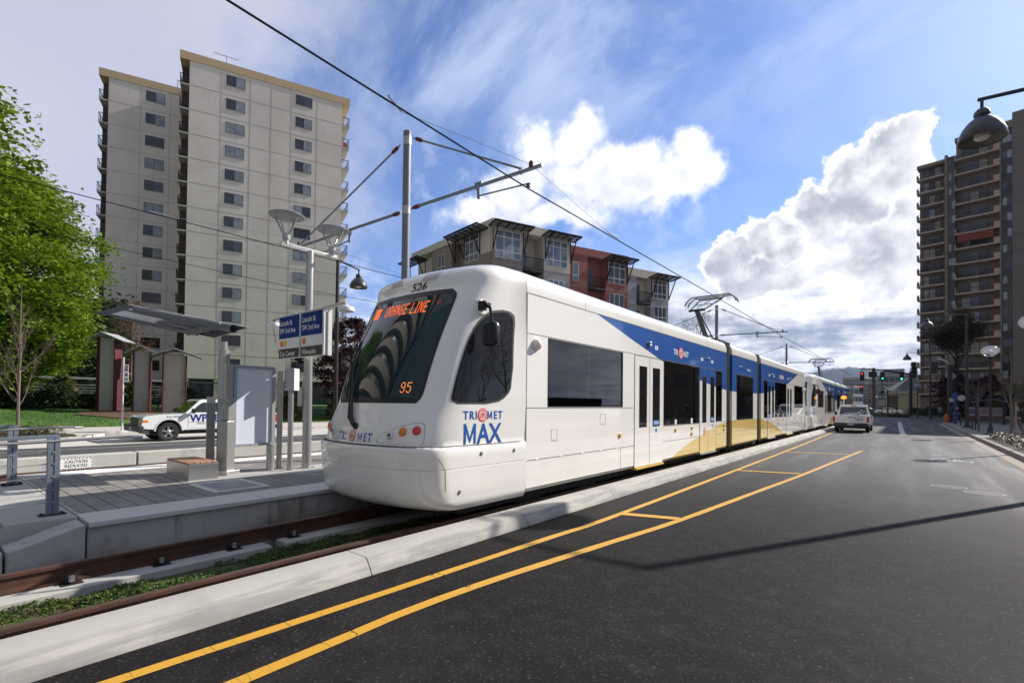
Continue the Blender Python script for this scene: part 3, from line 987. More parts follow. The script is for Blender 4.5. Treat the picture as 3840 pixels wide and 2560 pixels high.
                fin(stp, 'door_step', M_yel if dn == 0 else M_steel)
            # small fittings
            for s, z in ((5.29, .99), (8.35, .99), (9.55, 1.0), (9.53, .85), (12.52, .99), (12.52, .86)):
                b = MB().lathe(side_pt(sg, s, z, 0), [(.050, 0), (.050, .018), (.040, .024), (.001, .026)], 18, axis=(sg, 0, 0))
                bo = fin(b, 'door_button', M_yel, smooth=True)
                fin(add_flat(MB(), join2(disc(.010, 8, c=(-.014, .008)), disc(.010, 8, c=(.014, .008)), disc(.010, 8, c=(0, -.014))), side_pt(sg, s, z, .0275), (0, sg, 0), (0, 0, 1)), 'button_mark', mat('button_brown', (.30, .16, .02), .5), bo)
            for s, z in ((7.13, 2.92), (10.37, 2.90), (11.30, 2.90)):
                vo = fin(side_rect(MB(), sg, s - .085, s + .085, z - .042, z + .042, .006, .006, .03), 'marker_lamp', M_wh)
                fin(side_rect(MB(), sg, s - .045, s + .045, z - .008, z + .010, .008, .003), 'lamp_slot', M_black, vo)
            for s, z in ((6.70, 2.98), (10.86, 2.95)):
                cm = MB().cyl(side_pt(sg, s, z, 0), side_pt(sg, s, z, .05), .03, .025, 10)
                cm.cyl(side_pt(sg, s - .05, z + .015, .035), side_pt(sg, s + .05, z + .015, .035), .026, .024, 10)
                if s < 8: cm.cyl(side_pt(sg, s - .05, z - .045, .035), side_pt(sg, s + .05, z - .045, .035), .026, .024, 10)
                fin(cm, 'side_camera', M_steel, smooth=True)
            hn = MB().lathe(side_pt(sg, 2.41, 2.53, 0), [(.098, 0), (.098, .025), (.088, .032), (.085, .045), (.070, .072), (.04, .092), (.001, .098)], 26, axis=(sg, 0, 0))
            fin(hn, 'horn_dome', M_white, smooth=True)
            for s, z, w, h in ((2.94, 1.10, .17, .19), (4.59, 1.33, .21, .20)):
                hh = MB()
                for a, b, c_, d in ((s - w / 2, s + w / 2, z - h / 2, z - h / 2 + .006), (s - w / 2, s + w / 2, z + h / 2 - .005, z + h / 2), (s - w / 2, s - w / 2 + .005, z - h / 2, z + h / 2), (s + w / 2 - .005, s + w / 2, z - h / 2, z + h / 2)):
                    side_rect(hh, sg, a, b, c_, d, .0025, .003)
                side_rect(hh, sg, s - .03, s + .01, z - h / 2 + .002, z - h / 2 + .025, .003, .003)
                fin(hh, 'access_hatch', mat('hatch_line', (.30, .29, .27), .6))
            for s in (2.46, 3.14, 3.83, 4.51, 5.18): fin(side_rect(MB(), sg, s - .05, s + .05, .738, .762, .006, .006), 'skirt_hinge', M_white)
            stk = MB()
            side_rect(stk, sg, 8.29, 8.43, 1.13, 1.25, .009, .002); side_rect(stk, sg, 9.46, 9.60, 1.13, 1.26, .009, .002); side_rect(stk, sg, 12.42, 12.54, 1.13, 1.23, .003, .002)
            stk = fin(stk, 'window_sticker', M_wh)
            ln = MB()
            for s in (8.36, 9.53):
                for q in range(3): side_rect(ln, sg, s - .04, s + .05, 1.155 + q * .028, 1.163 + q * .028, .0105, .001)
            fin(ln, 'sticker_print', mat('print_grey', (.35, .33, .33), .6), stk)
            # roof-line lettering
            tx = MB()
            sd = sg if end == 0 else sg
            cx = 8.71
            add_flat(tx, text_polys('TRI', .20, .02, .9, 0, space=1.2), side_pt(sg, cx - sg * .36, 2.93, .004), (0, sg, 0), (0, 0, 1))
            add_flat(tx, text_polys('MET', .20, .02, .9, 0, space=1.2), side_pt(sg, cx + sg * .37, 2.93, .004), (0, sg, 0), (0, 0, 1))
            fin(tx, 'roof_band_lettering', M_wh)
            red3, wh3 = emblem_parts(.15)
            em = fin(add_flat(MB(), red3, side_pt(sg, cx, 2.935, .004), (0, sg, 0), (0, 0, 1)), 'roof_band_emblem', M_red)
            fin(add_flat(MB(), wh3, side_pt(sg, cx, 2.935, .006), (0, sg, 0), (0, 0, 1)), 'emblem_knot', M_wh, em)
        fin(sm, 'panel_seam', M_seam)
        # seats seen through the first windows
        # ---- bellows
        be = MB()
        for k in range(9):
            s = 12.82 + k * .072; w = 1.27 if k % 2 else 1.20
            be.box(-w, w, s, s + .05, .30, 3.62 if k % 2 else 3.58)
        be.box(-1.1, 1.1, 12.8, 13.45, .3, 3.5)
        fin(be, 'bellows', M_rubber)
    # ---- centre module
    c = shell_cut(MB(), 13.46, 16.94, [(14.02, 16.28, 1.145, 2.66)]).build('centre_body', M_body, root, smooth=30)
    interior(lambda mb, nm, m, par=None, **kw: mb.build(nm, m, par or root, **kw), 13.6, 16.8, (14.7, 15.6))
    MB().box(-1.2, 1.2, 13.2, 17.2, .14, .3).build('underframe', M_dark, root)
    for s0 in (14.3, 16.1):
        bg = MB()
        bg.box(-1.12, 1.12, s0 - .3, s0 + .3, .05, .27)
        for sg in (-1, 1): bg.lathe((sg * .66, s0, .33), [(.33, 0), (.33, .12), (.36, .12), (.36, .15)], 24, axis=(sg, 0, 0))
        bg.build('bogie', M_dark, root)
    sm = MB()
    for sg in (-1, 1):
        side_rect(sm, sg, 13.46, 16.94, 3.292, 3.304, .0025, .003)
        side_rect(sm, sg, 13.46, 16.94, 2.681, 2.689, .0025, .003)
        side_rect(sm, sg, 13.46, 16.94, .741, .749, .0025, .003)
        side_rect(sm, sg, 13.46, 16.94, 1.11, 1.117, .0025, .003)
        fm = MB()
        for q4 in ((14.0, 16.3, 1.13, 1.16), (14.0, 16.3, 2.645, 2.672), (14.0, 14.03, 1.16, 2.645), (16.27, 16.3, 1.16, 2.645), (15.13, 15.17, 1.16, 2.645)): side_rect(fm, sg, *q4, .004, .03)
        fo = fm.build('window_frame', M_rubber, root)
        side_rect(MB(), sg, 14.012, 16.288, 1.142, 2.66, .007, .004).build('window_pane', M_pane, fo)
        add_flat(MB(), text_polys('trimet.org', .14, .004, .85), side_pt(sg, 15.62, 2.90, .004), (0, sg, 0), (0, 0, 1)).build('web_lettering', M_wh, root)
        MB().cyl(side_pt(sg, 14.65, 2.96, 0), side_pt(sg, 14.65, 2.96, .06), .03, .025, 10).build('side_camera', M_steel, root, smooth=True)
    sm.build('panel_seam', M_seam, root)
    # ---- pantograph
    pb = MB()
    for sx in (-.55, .55):
        for sy in (14.2, 15.9): pb.cyl((sx, sy, 3.70), (sx, sy, 3.95), .05, .04, 8)
    pb.beam((-.6, 14.2, 3.95), (.6, 14.2, 3.95), .06); pb.beam((-.6, 15.9, 3.95), (.6, 15.9, 3.95), .06)
    pb.beam((-.55, 14.2, 3.95), (-.55, 15.9, 3.95), .06); pb.beam((.55, 14.2, 3.95), (.55, 15.9, 3.95), .06)
    pan = pb.build('pantograph_base', M_black, root)
    ar = MB(); ar.beam((0, 15.2, 3.98), (0, 13.95, 4.98), .13, .11); ar.tube([(.2, 15.5, 3.95), (.08, 13.95, 4.9)], .025, 6)
    ar.beam((-.28, 13.95, 4.98), (.28, 13.95, 4.98), .07)
    ar.build('lower_arm', M_black, root)
    ua = MB(); ua.tube([(-.25, 13.95, 4.98), (-.42, 15.6, 5.66)], .028, 6); ua.tube([(.25, 13.95, 4.98), (.42, 15.6, 5.66)], .028, 6)
    ua.tube([(0, 14.0, 5.06), (0, 15.5, 5.60)], .014, 6); ua.tube([(-.42, 15.6, 5.66), (.42, 15.6, 5.66)], .03, 6); ua.tube([(-.33, 14.77, 5.32), (.33, 14.77, 5.32)], .014, 6)
    ua.build('upper_arm', mat('arm_grey', (.07, .075, .08), .85, spec=.15), root)
    bw = MB()
    for dy in (-.16, .16):
        bw.tube([(-.95, 15.6 + dy, 5.46), (-.87, 15.6 + dy, 5.62), (-.70, 15.6 + dy, 5.76), (.70, 15.6 + dy, 5.76), (.87, 15.6 + dy, 5.62), (.95, 15.6 + dy, 5.46)], .028, 6)
    for sx in (-.5, .5):
        bw.beam((sx, 15.44, 5.73), (sx, 15.76, 5.73), .03); bw.tube([(sx, 15.6, 5.73), (sx * .84, 15.6, 5.66)], .02, 6)
    bw.build('collector_bow', mat('carbon_grey', (.16, .17, .18), .45, metal=.4), root)
    return root


tram = make_tram()
tram2 = copy_thing(tram, loc=(-5.825, 34.75, 0), label='second white tram coupled behind the near one, beside the pickup on the road')

# ------------------------------------------------------------------ ground, roads, track bed, platform
M_asph = bpy.data.materials.new('asphalt'); M_asph.use_nodes = True
_t = M_asph.node_tree; _t.nodes.clear(); q = NT(_t)
_o = q.n('ShaderNodeTexCoord').outputs['Object']
_n1 = q.noise(_o, 34.0, 4, .85)
_n1b = q.noise(_o, 38.0, 2, .6)
_n2 = q.noise(_o, .35, 5, .6)
_n3 = q.noise(q.n('ShaderNodeMapping', ins={0: _o, 3: (1.6, .12, 1)}).outputs[0], 1.0, 4, .55)
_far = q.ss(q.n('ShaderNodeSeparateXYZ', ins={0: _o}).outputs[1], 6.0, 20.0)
_c = q.mix(q.ss(q.m('ADD', _n2, q.m('MULTIPLY', _far, .22)), .46, .78), (.0090, .0078, .0077), (.026, .0235, .0235))  # paler farther off: worn surface, with sun glare put into the colour
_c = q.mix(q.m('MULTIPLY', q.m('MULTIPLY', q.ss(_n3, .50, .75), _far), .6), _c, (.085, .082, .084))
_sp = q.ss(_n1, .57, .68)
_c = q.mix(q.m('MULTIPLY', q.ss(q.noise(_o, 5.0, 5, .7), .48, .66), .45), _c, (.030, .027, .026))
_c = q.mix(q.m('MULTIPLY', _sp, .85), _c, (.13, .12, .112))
_pt = q.ss(q.noise(q.n('ShaderNodeMapping', ins={0: _o, 3: (.9, .18, 1)}).outputs[0], 1.0, 3, .5), .60, .70)
_c = q.mix(q.m('MULTIPLY', _pt, .45), _c, (.009, .008, .008))
_ck = q.n('ShaderNodeTexVoronoi', feature='DISTANCE_TO_EDGE', ins={'Vector': q.n('ShaderNodeVectorMath', operation='ADD', ins={0: _o, 1: q.n('ShaderNodeTexNoise', ins={'Vector': _o, 'Scale': 1.1, 'Detail': 5.0}).outputs[1]}).outputs[0], 'Scale': .16}).outputs[0]
_c = q.mix(q.m('MULTIPLY', q.m('LESS_THAN', _ck, .0016), .65), _c, (.006, .0055, .005))
_c = q.mix(q.m('MULTIPLY', q.m('SUBTRACT', 1.0, q.ss(_n1b, .30, .44)), .6), _c, (.010, .010, .010))
_vor = q.n('ShaderNodeTexVoronoi', feature='DISTANCE_TO_EDGE', ins={'Vector': q.n('ShaderNodeVectorMath', operation='ADD', ins={0: _o, 1: q.n('ShaderNodeTexNoise', ins={'Vector': _o, 'Scale': 1.5}).outputs[1]}).outputs[0], 'Scale': .22}).outputs[0]
_b = q.n('ShaderNodeBump', ins={'Strength': .45, 'Distance': .004, 'Height': q.m('ADD', _n1, _n1b)})
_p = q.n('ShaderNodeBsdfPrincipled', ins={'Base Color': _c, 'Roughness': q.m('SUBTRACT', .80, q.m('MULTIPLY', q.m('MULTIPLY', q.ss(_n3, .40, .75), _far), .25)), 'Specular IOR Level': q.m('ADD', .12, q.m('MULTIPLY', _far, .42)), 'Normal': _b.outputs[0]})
_out = q.n('ShaderNodeOutputMaterial', ins={0: _p.outputs[0]})

M_conc = mat('concrete', (.40, .39, .36), .85, var=.12, vscale=1.1, col2=(.30, .29, .265), c2lo=.5, c2hi=.72, fine=.10, bscale=45, bump=.12)
M_kerb = mat('kerb_concrete', (.46, .45, .41), .85, var=.14, vscale=1.6, col2=(.27, .26, .24), c2lo=.52, c2hi=.70, fine=.12, bscale=70, bump=.12)
M_wall = mat('stained_concrete', (.42, .41, .385), .85, var=.12, vscale=1.2, fine=.08, bscale=50, bump=.12, streak=.5, col2=(.27, .235, .19), c2lo=.54, c2hi=.72)
M_cop = mat('coping_granite', (.58, .56, .52), .8, var=.06, vscale=1.5, fine=.28, bscale=90, bump=.2)
M_rust = mat('rusty_rail', (.075, .027, .014), .7, var=.35, vscale=3, col2=(.045, .02, .013), bump=.2, bscale=60)
M_tact = mat('tactile_white', (.72, .71, .68), .7, fine=.05, bscale=40)
M_gravel = mat('bare_ground', (.10, .09, .075), .95, var=.3, vscale=.4, fine=.2, bscale=30)
M_black_iron = mat('cast_iron', (.03, .028, .026), .6, metal=.4, var=.2)

gm = MB()
gy = (-300, 6000)
prof = [(-6000, -.03), (-15.62, -.03), (-15.62, -.28), (-4.20, -.28), (-4.20, -.03), (6000, -.03)]
gm.grid([[(x, gy[0], z) for x, z in prof], [(x, gy[1], z) for x, z in prof]])
tag(gm.build('ground', M_gravel), kind='structure')

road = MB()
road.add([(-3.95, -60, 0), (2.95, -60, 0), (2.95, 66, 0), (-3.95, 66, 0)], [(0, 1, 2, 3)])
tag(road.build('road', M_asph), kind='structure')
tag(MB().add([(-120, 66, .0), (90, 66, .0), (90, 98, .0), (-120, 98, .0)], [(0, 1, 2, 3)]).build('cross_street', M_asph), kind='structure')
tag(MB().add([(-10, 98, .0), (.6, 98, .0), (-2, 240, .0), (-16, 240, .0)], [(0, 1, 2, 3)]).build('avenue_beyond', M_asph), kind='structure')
M_asph2 = mat('street_asphalt', (.062, .060, .060), .75, var=.2, vscale=.6, fine=.15, bscale=60)
tag(MB().add([(-21.8, -80, 0), (-15.5, -80, 0), (-15.5, 66, 0), (-21.8, 66, 0)], [(0, 1, 2, 3)]).build('west_street', M_asph2), kind='structure')
ps = MB()
for i in range(-14, 15):
    y = i * 4.6
    ps.add([(-26.4, y + .012, .004), (-21.8, y + .012, .004), (-21.8, y + 4.588, .004), (-26.4, y + 4.588, .004)], [(0, 1, 2, 3)])
tag(ps.build('parking_strip', mat('light_concrete', (.50, .475, .43), .85, var=.1, vscale=.8, fine=.08)), kind='structure')


def strip(path, w, z, th=0.0):
    """ribbon along a path on the ground"""
    mb = MB(); L = []; Rr = []
    for i, p in enumerate(path):
        a = Vector(path[max(i - 1, 0)]); b = Vector(path[min(i + 1, len(path) - 1)])
        d = (b - a).normalized(); n = Vector((d.y, -d.x))
        P = Vector(p)
        L.append((P.x - n.x * w / 2, P.y - n.y * w / 2, z)); Rr.append((P.x + n.x * w / 2, P.y + n.y * w / 2, z))
    return mb.grid([L, Rr])


def smooth_path(pts, step=.5):
    out = []
    P = [pts[0]] + pts + [pts[-1]]
    for i in range(1, len(P) - 2):
        p0, p1, p2, p3 = P[i - 1], P[i], P[i + 1], P[i + 2]
        n = max(2, int(math.dist(p1, p2) / step))
        for k in range(n):
            t = k / n
            out.append(tuple(.5 * ((2 * p1[j]) + (-p0[j] + p2[j]) * t + (2 * p0[j] - 5 * p1[j] + 4 * p2[j] - p3[j]) * t * t + (-p0[j] + 3 * p1[j] - 3 * p2[j] + p3[j]) * t ** 3) for j in (0, 1)))
    out.append(pts[-1])
    return out


# thermoplastic yellow: cracked across, scuffed
M_yp = bpy.data.materials.new('road_paint_yellow'); M_yp.use_nodes = True
_t = M_yp.node_tree; _t.nodes.clear(); q = NT(_t)
_o = q.n('ShaderNodeTexCoord').outputs['Object']
_w = q.n('ShaderNodeTexNoise', ins={'Vector': _o, 'Scale': 9.0, 'Detail': 2.0}).outputs[0]
_sy = q.n('ShaderNodeSeparateXYZ', ins={0: _o}).outputs[1]
_nn = q.noise(q.n('ShaderNodeCombineXYZ', ins={1: _sy}).outputs[0], 1.6, 3, .6)
_cr = q.m('FRACT', q.m('ADD', q.m('MULTIPLY', _sy, 3.6), q.m('ADD', q.m('MULTIPLY', _w, .35), q.m('MULTIPLY', _nn, 5.0))))
_crack = q.m('MULTIPLY', q.m('LESS_THAN', _cr, .016), q.ss(_sy, 12, 5))
_sc = q.ss(q.noise(_o, 14.0, 6, .7), .56, .72)
_c = q.mix(q.m('MULTIPLY', _sc, .40), (.55, .285, .022), (.27, .155, .03))
_c = q.mix(q.m('MULTIPLY', q.ss(q.noise(_o, 120.0, 2, .6), .62, .75), .35), _c, (.08, .06, .03))
_c = q.mix(_crack, _c, (.03, .022, .01))
_p = q.n('ShaderNodeBsdfPrincipled', ins={'Base Color': _c, 'Roughness': .6, 'Normal': q.n('ShaderNodeBump', ins={'Strength': .5, 'Distance': .004, 'Height': q.noise(_o, 60.0, 3, .7)}).outputs[0]})
q.n('ShaderNodeOutputMaterial', ins={0: _p.outputs[0]})

yl = empty('lane_marking_yellow', (0, 0, 0), 0, 'yellow hatched buffer painted on the road beside the tram kerb', 'road marking')
p1 = smooth_path([(-3.62, -4), (-3.58, -.6), (-3.55, .79), (-3.47, 2.29), (-3.36, 5.0), (-3.30, 6.51), (-3.33, 13), (-3.37, 19.5), (-3.45, 27), (-3.6, 36), (-3.7, 48)], .4)
p2 = smooth_path([(-3.02, -4), (-3.0, 1.25), (-3.01, 2.81), (-2.76, 4.9), (-2.49, 6.89), (-2.18, 10.4), (-1.92, 13.4), (-1.62, 17.6), (-1.28, 22.2)], .4)
def wob(path, w, z, seed):
    """paint edge is slightly ragged"""
    rnd = random.Random(seed); mb = strip(path, w, z)
    mb.v = [(x + rnd.uniform(-.004, .004), y, zz) for x, y, zz in mb.v]
    return mb
wob(p1, .098, .004, 1).build('painted_line', M_yp, yl)
wob(p2, .104, .004, 2).build('painted_line', M_yp, yl)
for a, b in (((-3.31, 6.72), (-2.52, 6.98)), ((-3.36, 13.1), (-1.98, 13.55)), ((-3.38, 19.5), (-1.50, 20.15))):
    a, b = Vector(a), Vector(b)
    strip([a.lerp(b, t / 6) for t in range(7)], .17 if a.y < 8 else .17, .0075).build('painted_bar', M_yp, yl)

M_wp = mat('road_paint_white', (.40, .40, .39), .6, col2=(.16, .16, .155), vscale=5, c2lo=.52, c2hi=.7, fine=.1)
strip([(-.62, 68), (-.48, 58), (-.34, 48), (-.16, 37)], .28, .004).build('lane_marking_white', M_wp)
lm = bpy.data.objects['lane_marking_white']; tag(lm, 'long white lane dash in the shade ahead of the white pickup', 'road marking')
tag(strip([(-20.75, -60), (-20.6, 4), (-20.5, 60)], .11, .004).build('lane_marking_white', M_wp), 'thin white line along the far street behind the platform', 'road marking')
bk = MB()
def ringf(cx, cy, r, w=.05, sx=1.0, sy=1.0):
    v, f = disc(r, 26, r - w); bk.add([(cx + x * sx, cy + y * sy, .004) for x, y in v], f)
ringf(.80, 20.1, .25, .055, 1, 1.15); ringf(1.32, 20.1, .25, .055, 1, 1.15)
def seg(a, b, w=.05):
    m_ = strip([a, b], w, .004); bk.add(m_.v, m_.f)
for a, b in (((.80, 20.1), (.93, 20.75)), ((.93, 20.75), (1.22, 20.75)), ((.93, 20.75), (1.08, 20.15)), ((1.08, 20.15), (1.24, 20.85)), ((.80, 20.1), (1.08, 20.15)), ((1.20, 21.0), (1.32, 20.1)), ((1.14, 21.02), (1.30, 21.02)), ((.86, 20.95), (.98, 20.95)), ((.70, 21.9), (1.05, 22.5)), ((1.05, 22.5), (1.40, 21.9))): seg(a, b)
tag(bk.build('bicycle_symbol', M_wp), 'white bicycle symbol painted on the sunlit lane by the right kerb', 'road marking')
for i, (x, y, l) in enumerate(((.67, 13.5, 'round iron manhole cover on the road, left one of the near pair'), (1.15, 12.95, 'round iron manhole cover on the road, right one of the near pair'), (.10, 29.6, 'manhole cover on the bright worn asphalt beyond the bicycle symbol'))):
    r = empty('manhole_cover', (x, y, 0), 0, l, 'manhole cover', 'manhole covers in the road')
    add_flat(MB(), disc(.30, 28, .255), (0, 0, .004), (1, 0, 0), (0, 1, 0)).build('rim', mat('worn_iron', (.10, .10, .10), .6, metal=.3), r)
    mb = MB(); add_flat(mb, disc(.245, 28), (0, 0, .004), (1, 0, 0), (0, 1, 0)); mb.build('lid', M_black_iron, r)

# right-hand side: gutter, kerb, pavement
rk = MB()
for i in range(-6, 22):
    y = i * 3.0
    rk.box(2.80, 2.98, y + .006, y + 2.994, -.03, .15)
tag(rk.build('east_kerb', mat('old_kerb', (.22, .20, .17), .85, var=.25, vscale=1.5, fine=.15), bevel=.015), kind='structure')
tag(MB().add([(2.42, -20, .004), (2.80, -20, .004), (2.80, 66, .004), (2.42, 66, .004)], [(0, 1, 2, 3)]).build('east_gutter', mat('gutter_concrete', (.23, .185, .145), .85, var=.2, vscale=1.2, fine=.15)), kind='structure')
sw = MB()
for i in range(-6, 22):
    for j in range(5):
        y = i * 3.0; x = 2.985 + j * 1.6
        sw.box(x, x + 1.592, y + .004, y + 2.996, -.03, .146)
tag(sw.build('east_pavement', mat('pavement', (.15, .14, .13), .85, var=.18, vscale=.9, fine=.12)), kind='structure')
tag(MB().box(.55, 60, 98.3, 180, -.03, .12).build('far_pavement', mat('pavement', (.27, .26, .24))), kind='structure')
# planted island beyond the crossing
tag(MB().box(-11.5, -2.1, 100, 150, -.03, .14).build('traffic_island', mat('grass_far', (.10, .17, .03), .9, var=.3, vscale=.8)), kind='structure')
tag(MB().box(-3.2, .9, 124, 160, -.03, .14).build('far_verge', mat('grass_far', (.10, .17, .03))), kind='structure')

# kerb between tram track and road: cast blocks with joints
kj = [-4.0, -1.55, .35, 2.81, 5.25, 7.72, 10.2, 12.7, 15.2, 17.7, 20.2, 22.7, 25.2, 27.7, 30.2, 32.7, 35.2, 37.7, 40.2, 42.7, 45.2, 47.7, 50.2, 52.7, 55.2, 57.7, 60.2, 62.7, 65]
M_kerbd = bpy.data.materials.new('kerb_cast_concrete'); M_kerbd.use_nodes = True
_t = M_kerbd.node_tree; _t.nodes.clear(); q = NT(_t)
_o = q.n('ShaderNodeTexCoord').outputs['Object']
_s = q.n('ShaderNodeSeparateXYZ', ins={0: _o}).outputs
_c = q.mix(q.ss(q.noise(_o, 1.3, 6, .62), .44, .68), (.40, .38, .345), (.31, .295, .265))
_c = q.mix(q.m('MULTIPLY', q.ss(q.noise(_o, 80.0, 3, .7), .55, .75), .35), _c, (.22, .21, .19))
_str = q.noise(q.n('ShaderNodeMapping', ins={0: _o, 3: (9.0, 1.1, 11.0)}).outputs[0], 1.0, 5, .62)
_sidem = q.m('MULTIPLY', q.ss(_s[0], -4.03, -3.97), q.ss(_str, .40, .58))
_c = q.mix(q.m('MULTIPLY', _sidem, .55), _c, (.17, .17, .165))
_scr = q.noise(q.n('ShaderNodeMapping', ins={0: _o, 3: (30.0, .5, 9.0)}).outputs[0], 1.0, 3, .5)
_c = q.mix(q.m('MULTIPLY', q.ss(_scr, .70, .78), .22), _c, (.16, .155, .14))
_p = q.n('ShaderNodeBsdfPrincipled', ins={'Base Color': _c, 'Roughness': .85, 'Normal': q.n('ShaderNodeBump', ins={'Strength': .25, 'Distance': .004, 'Height': q.noise(_o, 55.0, 5, .7)}).outputs[0]})
q.n('ShaderNodeOutputMaterial', ins={0: _p.outputs[0]})
kb = MB()
kprof = [(-4.33, -.30), (-4.33, .130), (-4.322, .142), (-4.305, .148), (-4.02, .148), (-3.995, .143), (-3.975, .128), (-3.93, .06), (-3.895, .0), (-3.89, -.30)]
for a, b in zip(kj, kj[1:]):
    n = len(kprof)
    kb.add([(x, a + .006, z) for x, z in kprof] + [(x, b - .006, z) for x, z in kprof], [(i, (i + 1) % n, n + (i + 1) % n, n + i) for i in range(n)] + [tuple(range(n)), tuple(range(2 * n - 1, n - 1, -1))])
tag(kb.build('track_kerb', M_kerbd, smooth=30), kind='structure')

# ---- rails
def rail(x, y0, y1, lab, grp):
    prof = [(-.075, -.17), (.075, -.17), (.075, -.155), (.012, -.135), (.010, -.045), (.037, -.032), (.037, -.004), (.030, 0), (-.030, 0), (-.037, -.004), (-.037, -.032), (-.010, -.045), (-.012, -.135), (-.075, -.155)]
    r = empty('rail', (x, 0, 0), 0, lab, 'rail', grp)
    n = len(prof)
    mb = MB().add([(px, y0, pz) for px, pz in prof] + [(px, y1, pz) for px, pz in prof], [(i, (i + 1) % n, n + (i + 1) % n, n + i) for i in range(n)] + [tuple(range(n)), tuple(range(2 * n - 1, n - 1, -1))])
    mb.build('rail_bar', M_rust, r, smooth=20)
    MB().add([(-.020, y0, .0008), (.020, y0, .0008), (.020, y1, .0008), (-.020, y1, .0008)], [(0, 1, 2, 3)]).build('polished_top', mat('rail_top', (.16, .10, .075), .38, metal=.6, var=.3, vscale=2), r)
    if x > -7:
        y = -2.6
        while y < 3.9:
            cl = MB()
            for sx in (-1, 1):
                cl.box(sx * .0, sx * .19, y - .085, y + .085, -.172, -.1705)
                cl.box(sx * .05, sx * .13, y - .045, y + .045, -.155, -.115)
                cl.cyl((sx * .145, y, -.15), (sx * .145, y, -.105), .016, .016, 8)
            c = cl.build('rail_clip', M_black_iron, r, bevel=.006, seg=1)
            for sx in (-1, 1): MB().cyl((sx * .145, y, -.15), (sx * .145, y, -.095), .024, .022, 6).build('clip_bolt', M_steel, c)
            y += .74
    return r
rail(-6.45, -6, 66, 'rusty rail of the near track, the one beside the platform wall', 'rails of the near track')
rail(-4.95, -6, 66, 'rusty rail of the near track, the one beside the road kerb', 'rails of the near track')
rail(-13.35, -6, 66, 'near rail of the far track behind the platform', 'rails of the far track')
rail(-14.85, -6, 66, 'rusty rail at the foot of the low wall behind the platform', 'rails of the far track')
for x0, x1, nm in ((-6.86, -6.12, 1), (-5.20, -4.60, 2)):
    mb = MB()
    for a in (-6, -2.9, 2.85 if nm == 1 else 3.0, 6.0, 12, 24, 36):
        pass
    segs = [(-6, -2.6), (-2.52, .30), (.38, 2.95), (3.12, 5.6), (5.7, 12), (12.1, 30), (30.1, 65)]
    for a, b in segs: mb.box(x0, x1, a, b, -.29, -.175)
    tag(mb.build('track_plinth', M_conc, bevel=.012), kind='structure')
tag(MB().box(-15.58, -12.4, -6, 66, -.29, -.15).build('far_track_slab', M_conc), kind='structure')

# ---- stonecrop growing between the rails
rnd = random.Random(5)
gr = MB(); 
def clump(mb, x, y, z, s, n, h):
    for k in range(n):
        a = rnd.uniform(0, 6.28); t = rnd.uniform(.15, 1.15)
        d = Vector((math.cos(a) * math.cos(t), math.sin(a) * math.cos(t), math.sin(t) * h))
        sd = Vector((-math.sin(a), math.cos(a), 0)) * s * .38
        p = Vector((x, y, z)) + d * s * .25
        q_ = p + d * s
        mb.add([p - sd * .4, p + sd * .4, q_ + sd, q_ - sd], [(0, 1, 2, 3)])
for i in range(12000):
    y = rnd.uniform(-.6, 6.5) if i < 10500 else rnd.uniform(6.5, 14)
    x = rnd.uniform(-6.11, -5.15)
    if rnd.random() < .03: x = rnd.uniform(-6.2, -5.1)
    if math.sin(x * 5.1 + y * 1.9) + math.sin(y * 3.3 - x * 7) + rnd.uniform(-.8, .8) < -.9: continue
    hgt = .020 + .03 * math.sin(x * 9 + y * 3.1) * math.sin(y * 5.3 + 1) + rnd.uniform(-.01, .02)
    clump(gr, x, y, -.27 + max(0, hgt), rnd.uniform(.012, .026), 6, 1.0)
M_sedum = mat('stonecrop', (.070, .125, .018), .7, col2=(.16, .145, .030), vscale=2.2, c2lo=.50, c2hi=.66, transl=.3, var=.35, fine=.3, bscale=18)
tag(gr.build('ground_cover', M_sedum), 'low green stonecrop growing between the near rails', None, None, 'stuff')
tag(MB().grid([[(-6.13, y, -.262 + .01 * math.sin(y * 4)), (-5.6, y, -.248 + .014 * math.sin(y * 3.3)), (-5.14, y, -.262)] for y in [-6 + i * .3 for i in range(80)]]).build('track_bed', mat('moss', (.050, .085, .016), .95, col2=(.07, .055, .030), vscale=2.5, c2lo=.45, c2hi=.62, var=.4, bump=.8, bscale=60, fine=.4)), kind='structure')

# ---- platform
plat = MB().box(-12.20, -7.09, 1.36, 42, -.29, .19)
plat.box(-11.64, -7.68, 1.36, 42, .19, .246)
tag(plat.build('platform', M_wall), kind='structure')
M_pave = bpy.data.materials.new('dark_pavers'); M_pave.use_nodes = True
_t = M_pave.node_tree; _t.nodes.clear(); q = NT(_t)
_o = q.n('ShaderNodeTexCoord').outputs['Object']
_s = q.n('ShaderNodeSeparateXYZ', ins={0: _o}).outputs
_fy = q.m('FRACT', q.m('DIVIDE', q.m('SUBTRACT', _s[1], 1.36), .205))
_row0 = q.m('FLOOR', q.m('DIVIDE', q.m('SUBTRACT', _s[1], 1.36), .205))
_fx = q.m('FRACT', q.m('ADD', q.m('DIVIDE', _s[0], .41), q.m('MULTIPLY', q.m('MODULO', _row0, 2.0), .5)))
_row = _row0
_colx = q.m('FLOOR', q.m('ADD', q.m('DIVIDE', _s[0], .41), q.m('MULTIPLY', q.m('MODULO', _row0, 2.0), .5)))
_wn = q.n('ShaderNodeTexWhiteNoise', ins={'Vector': q.n('ShaderNodeCombineXYZ', ins={0: _colx, 1: _row}).outputs[0]}).outputs[0]
_gap = q.m('MAXIMUM', q.m('LESS_THAN', _fy, .07), q.m('MULTIPLY', q.m('LESS_THAN', _fx, .030), .75))
_c = q.mix(q.ss(q.noise(_o, 1.6, 5, .6), .42, .66), (.215, .198, .182), (.30, .28, .26))
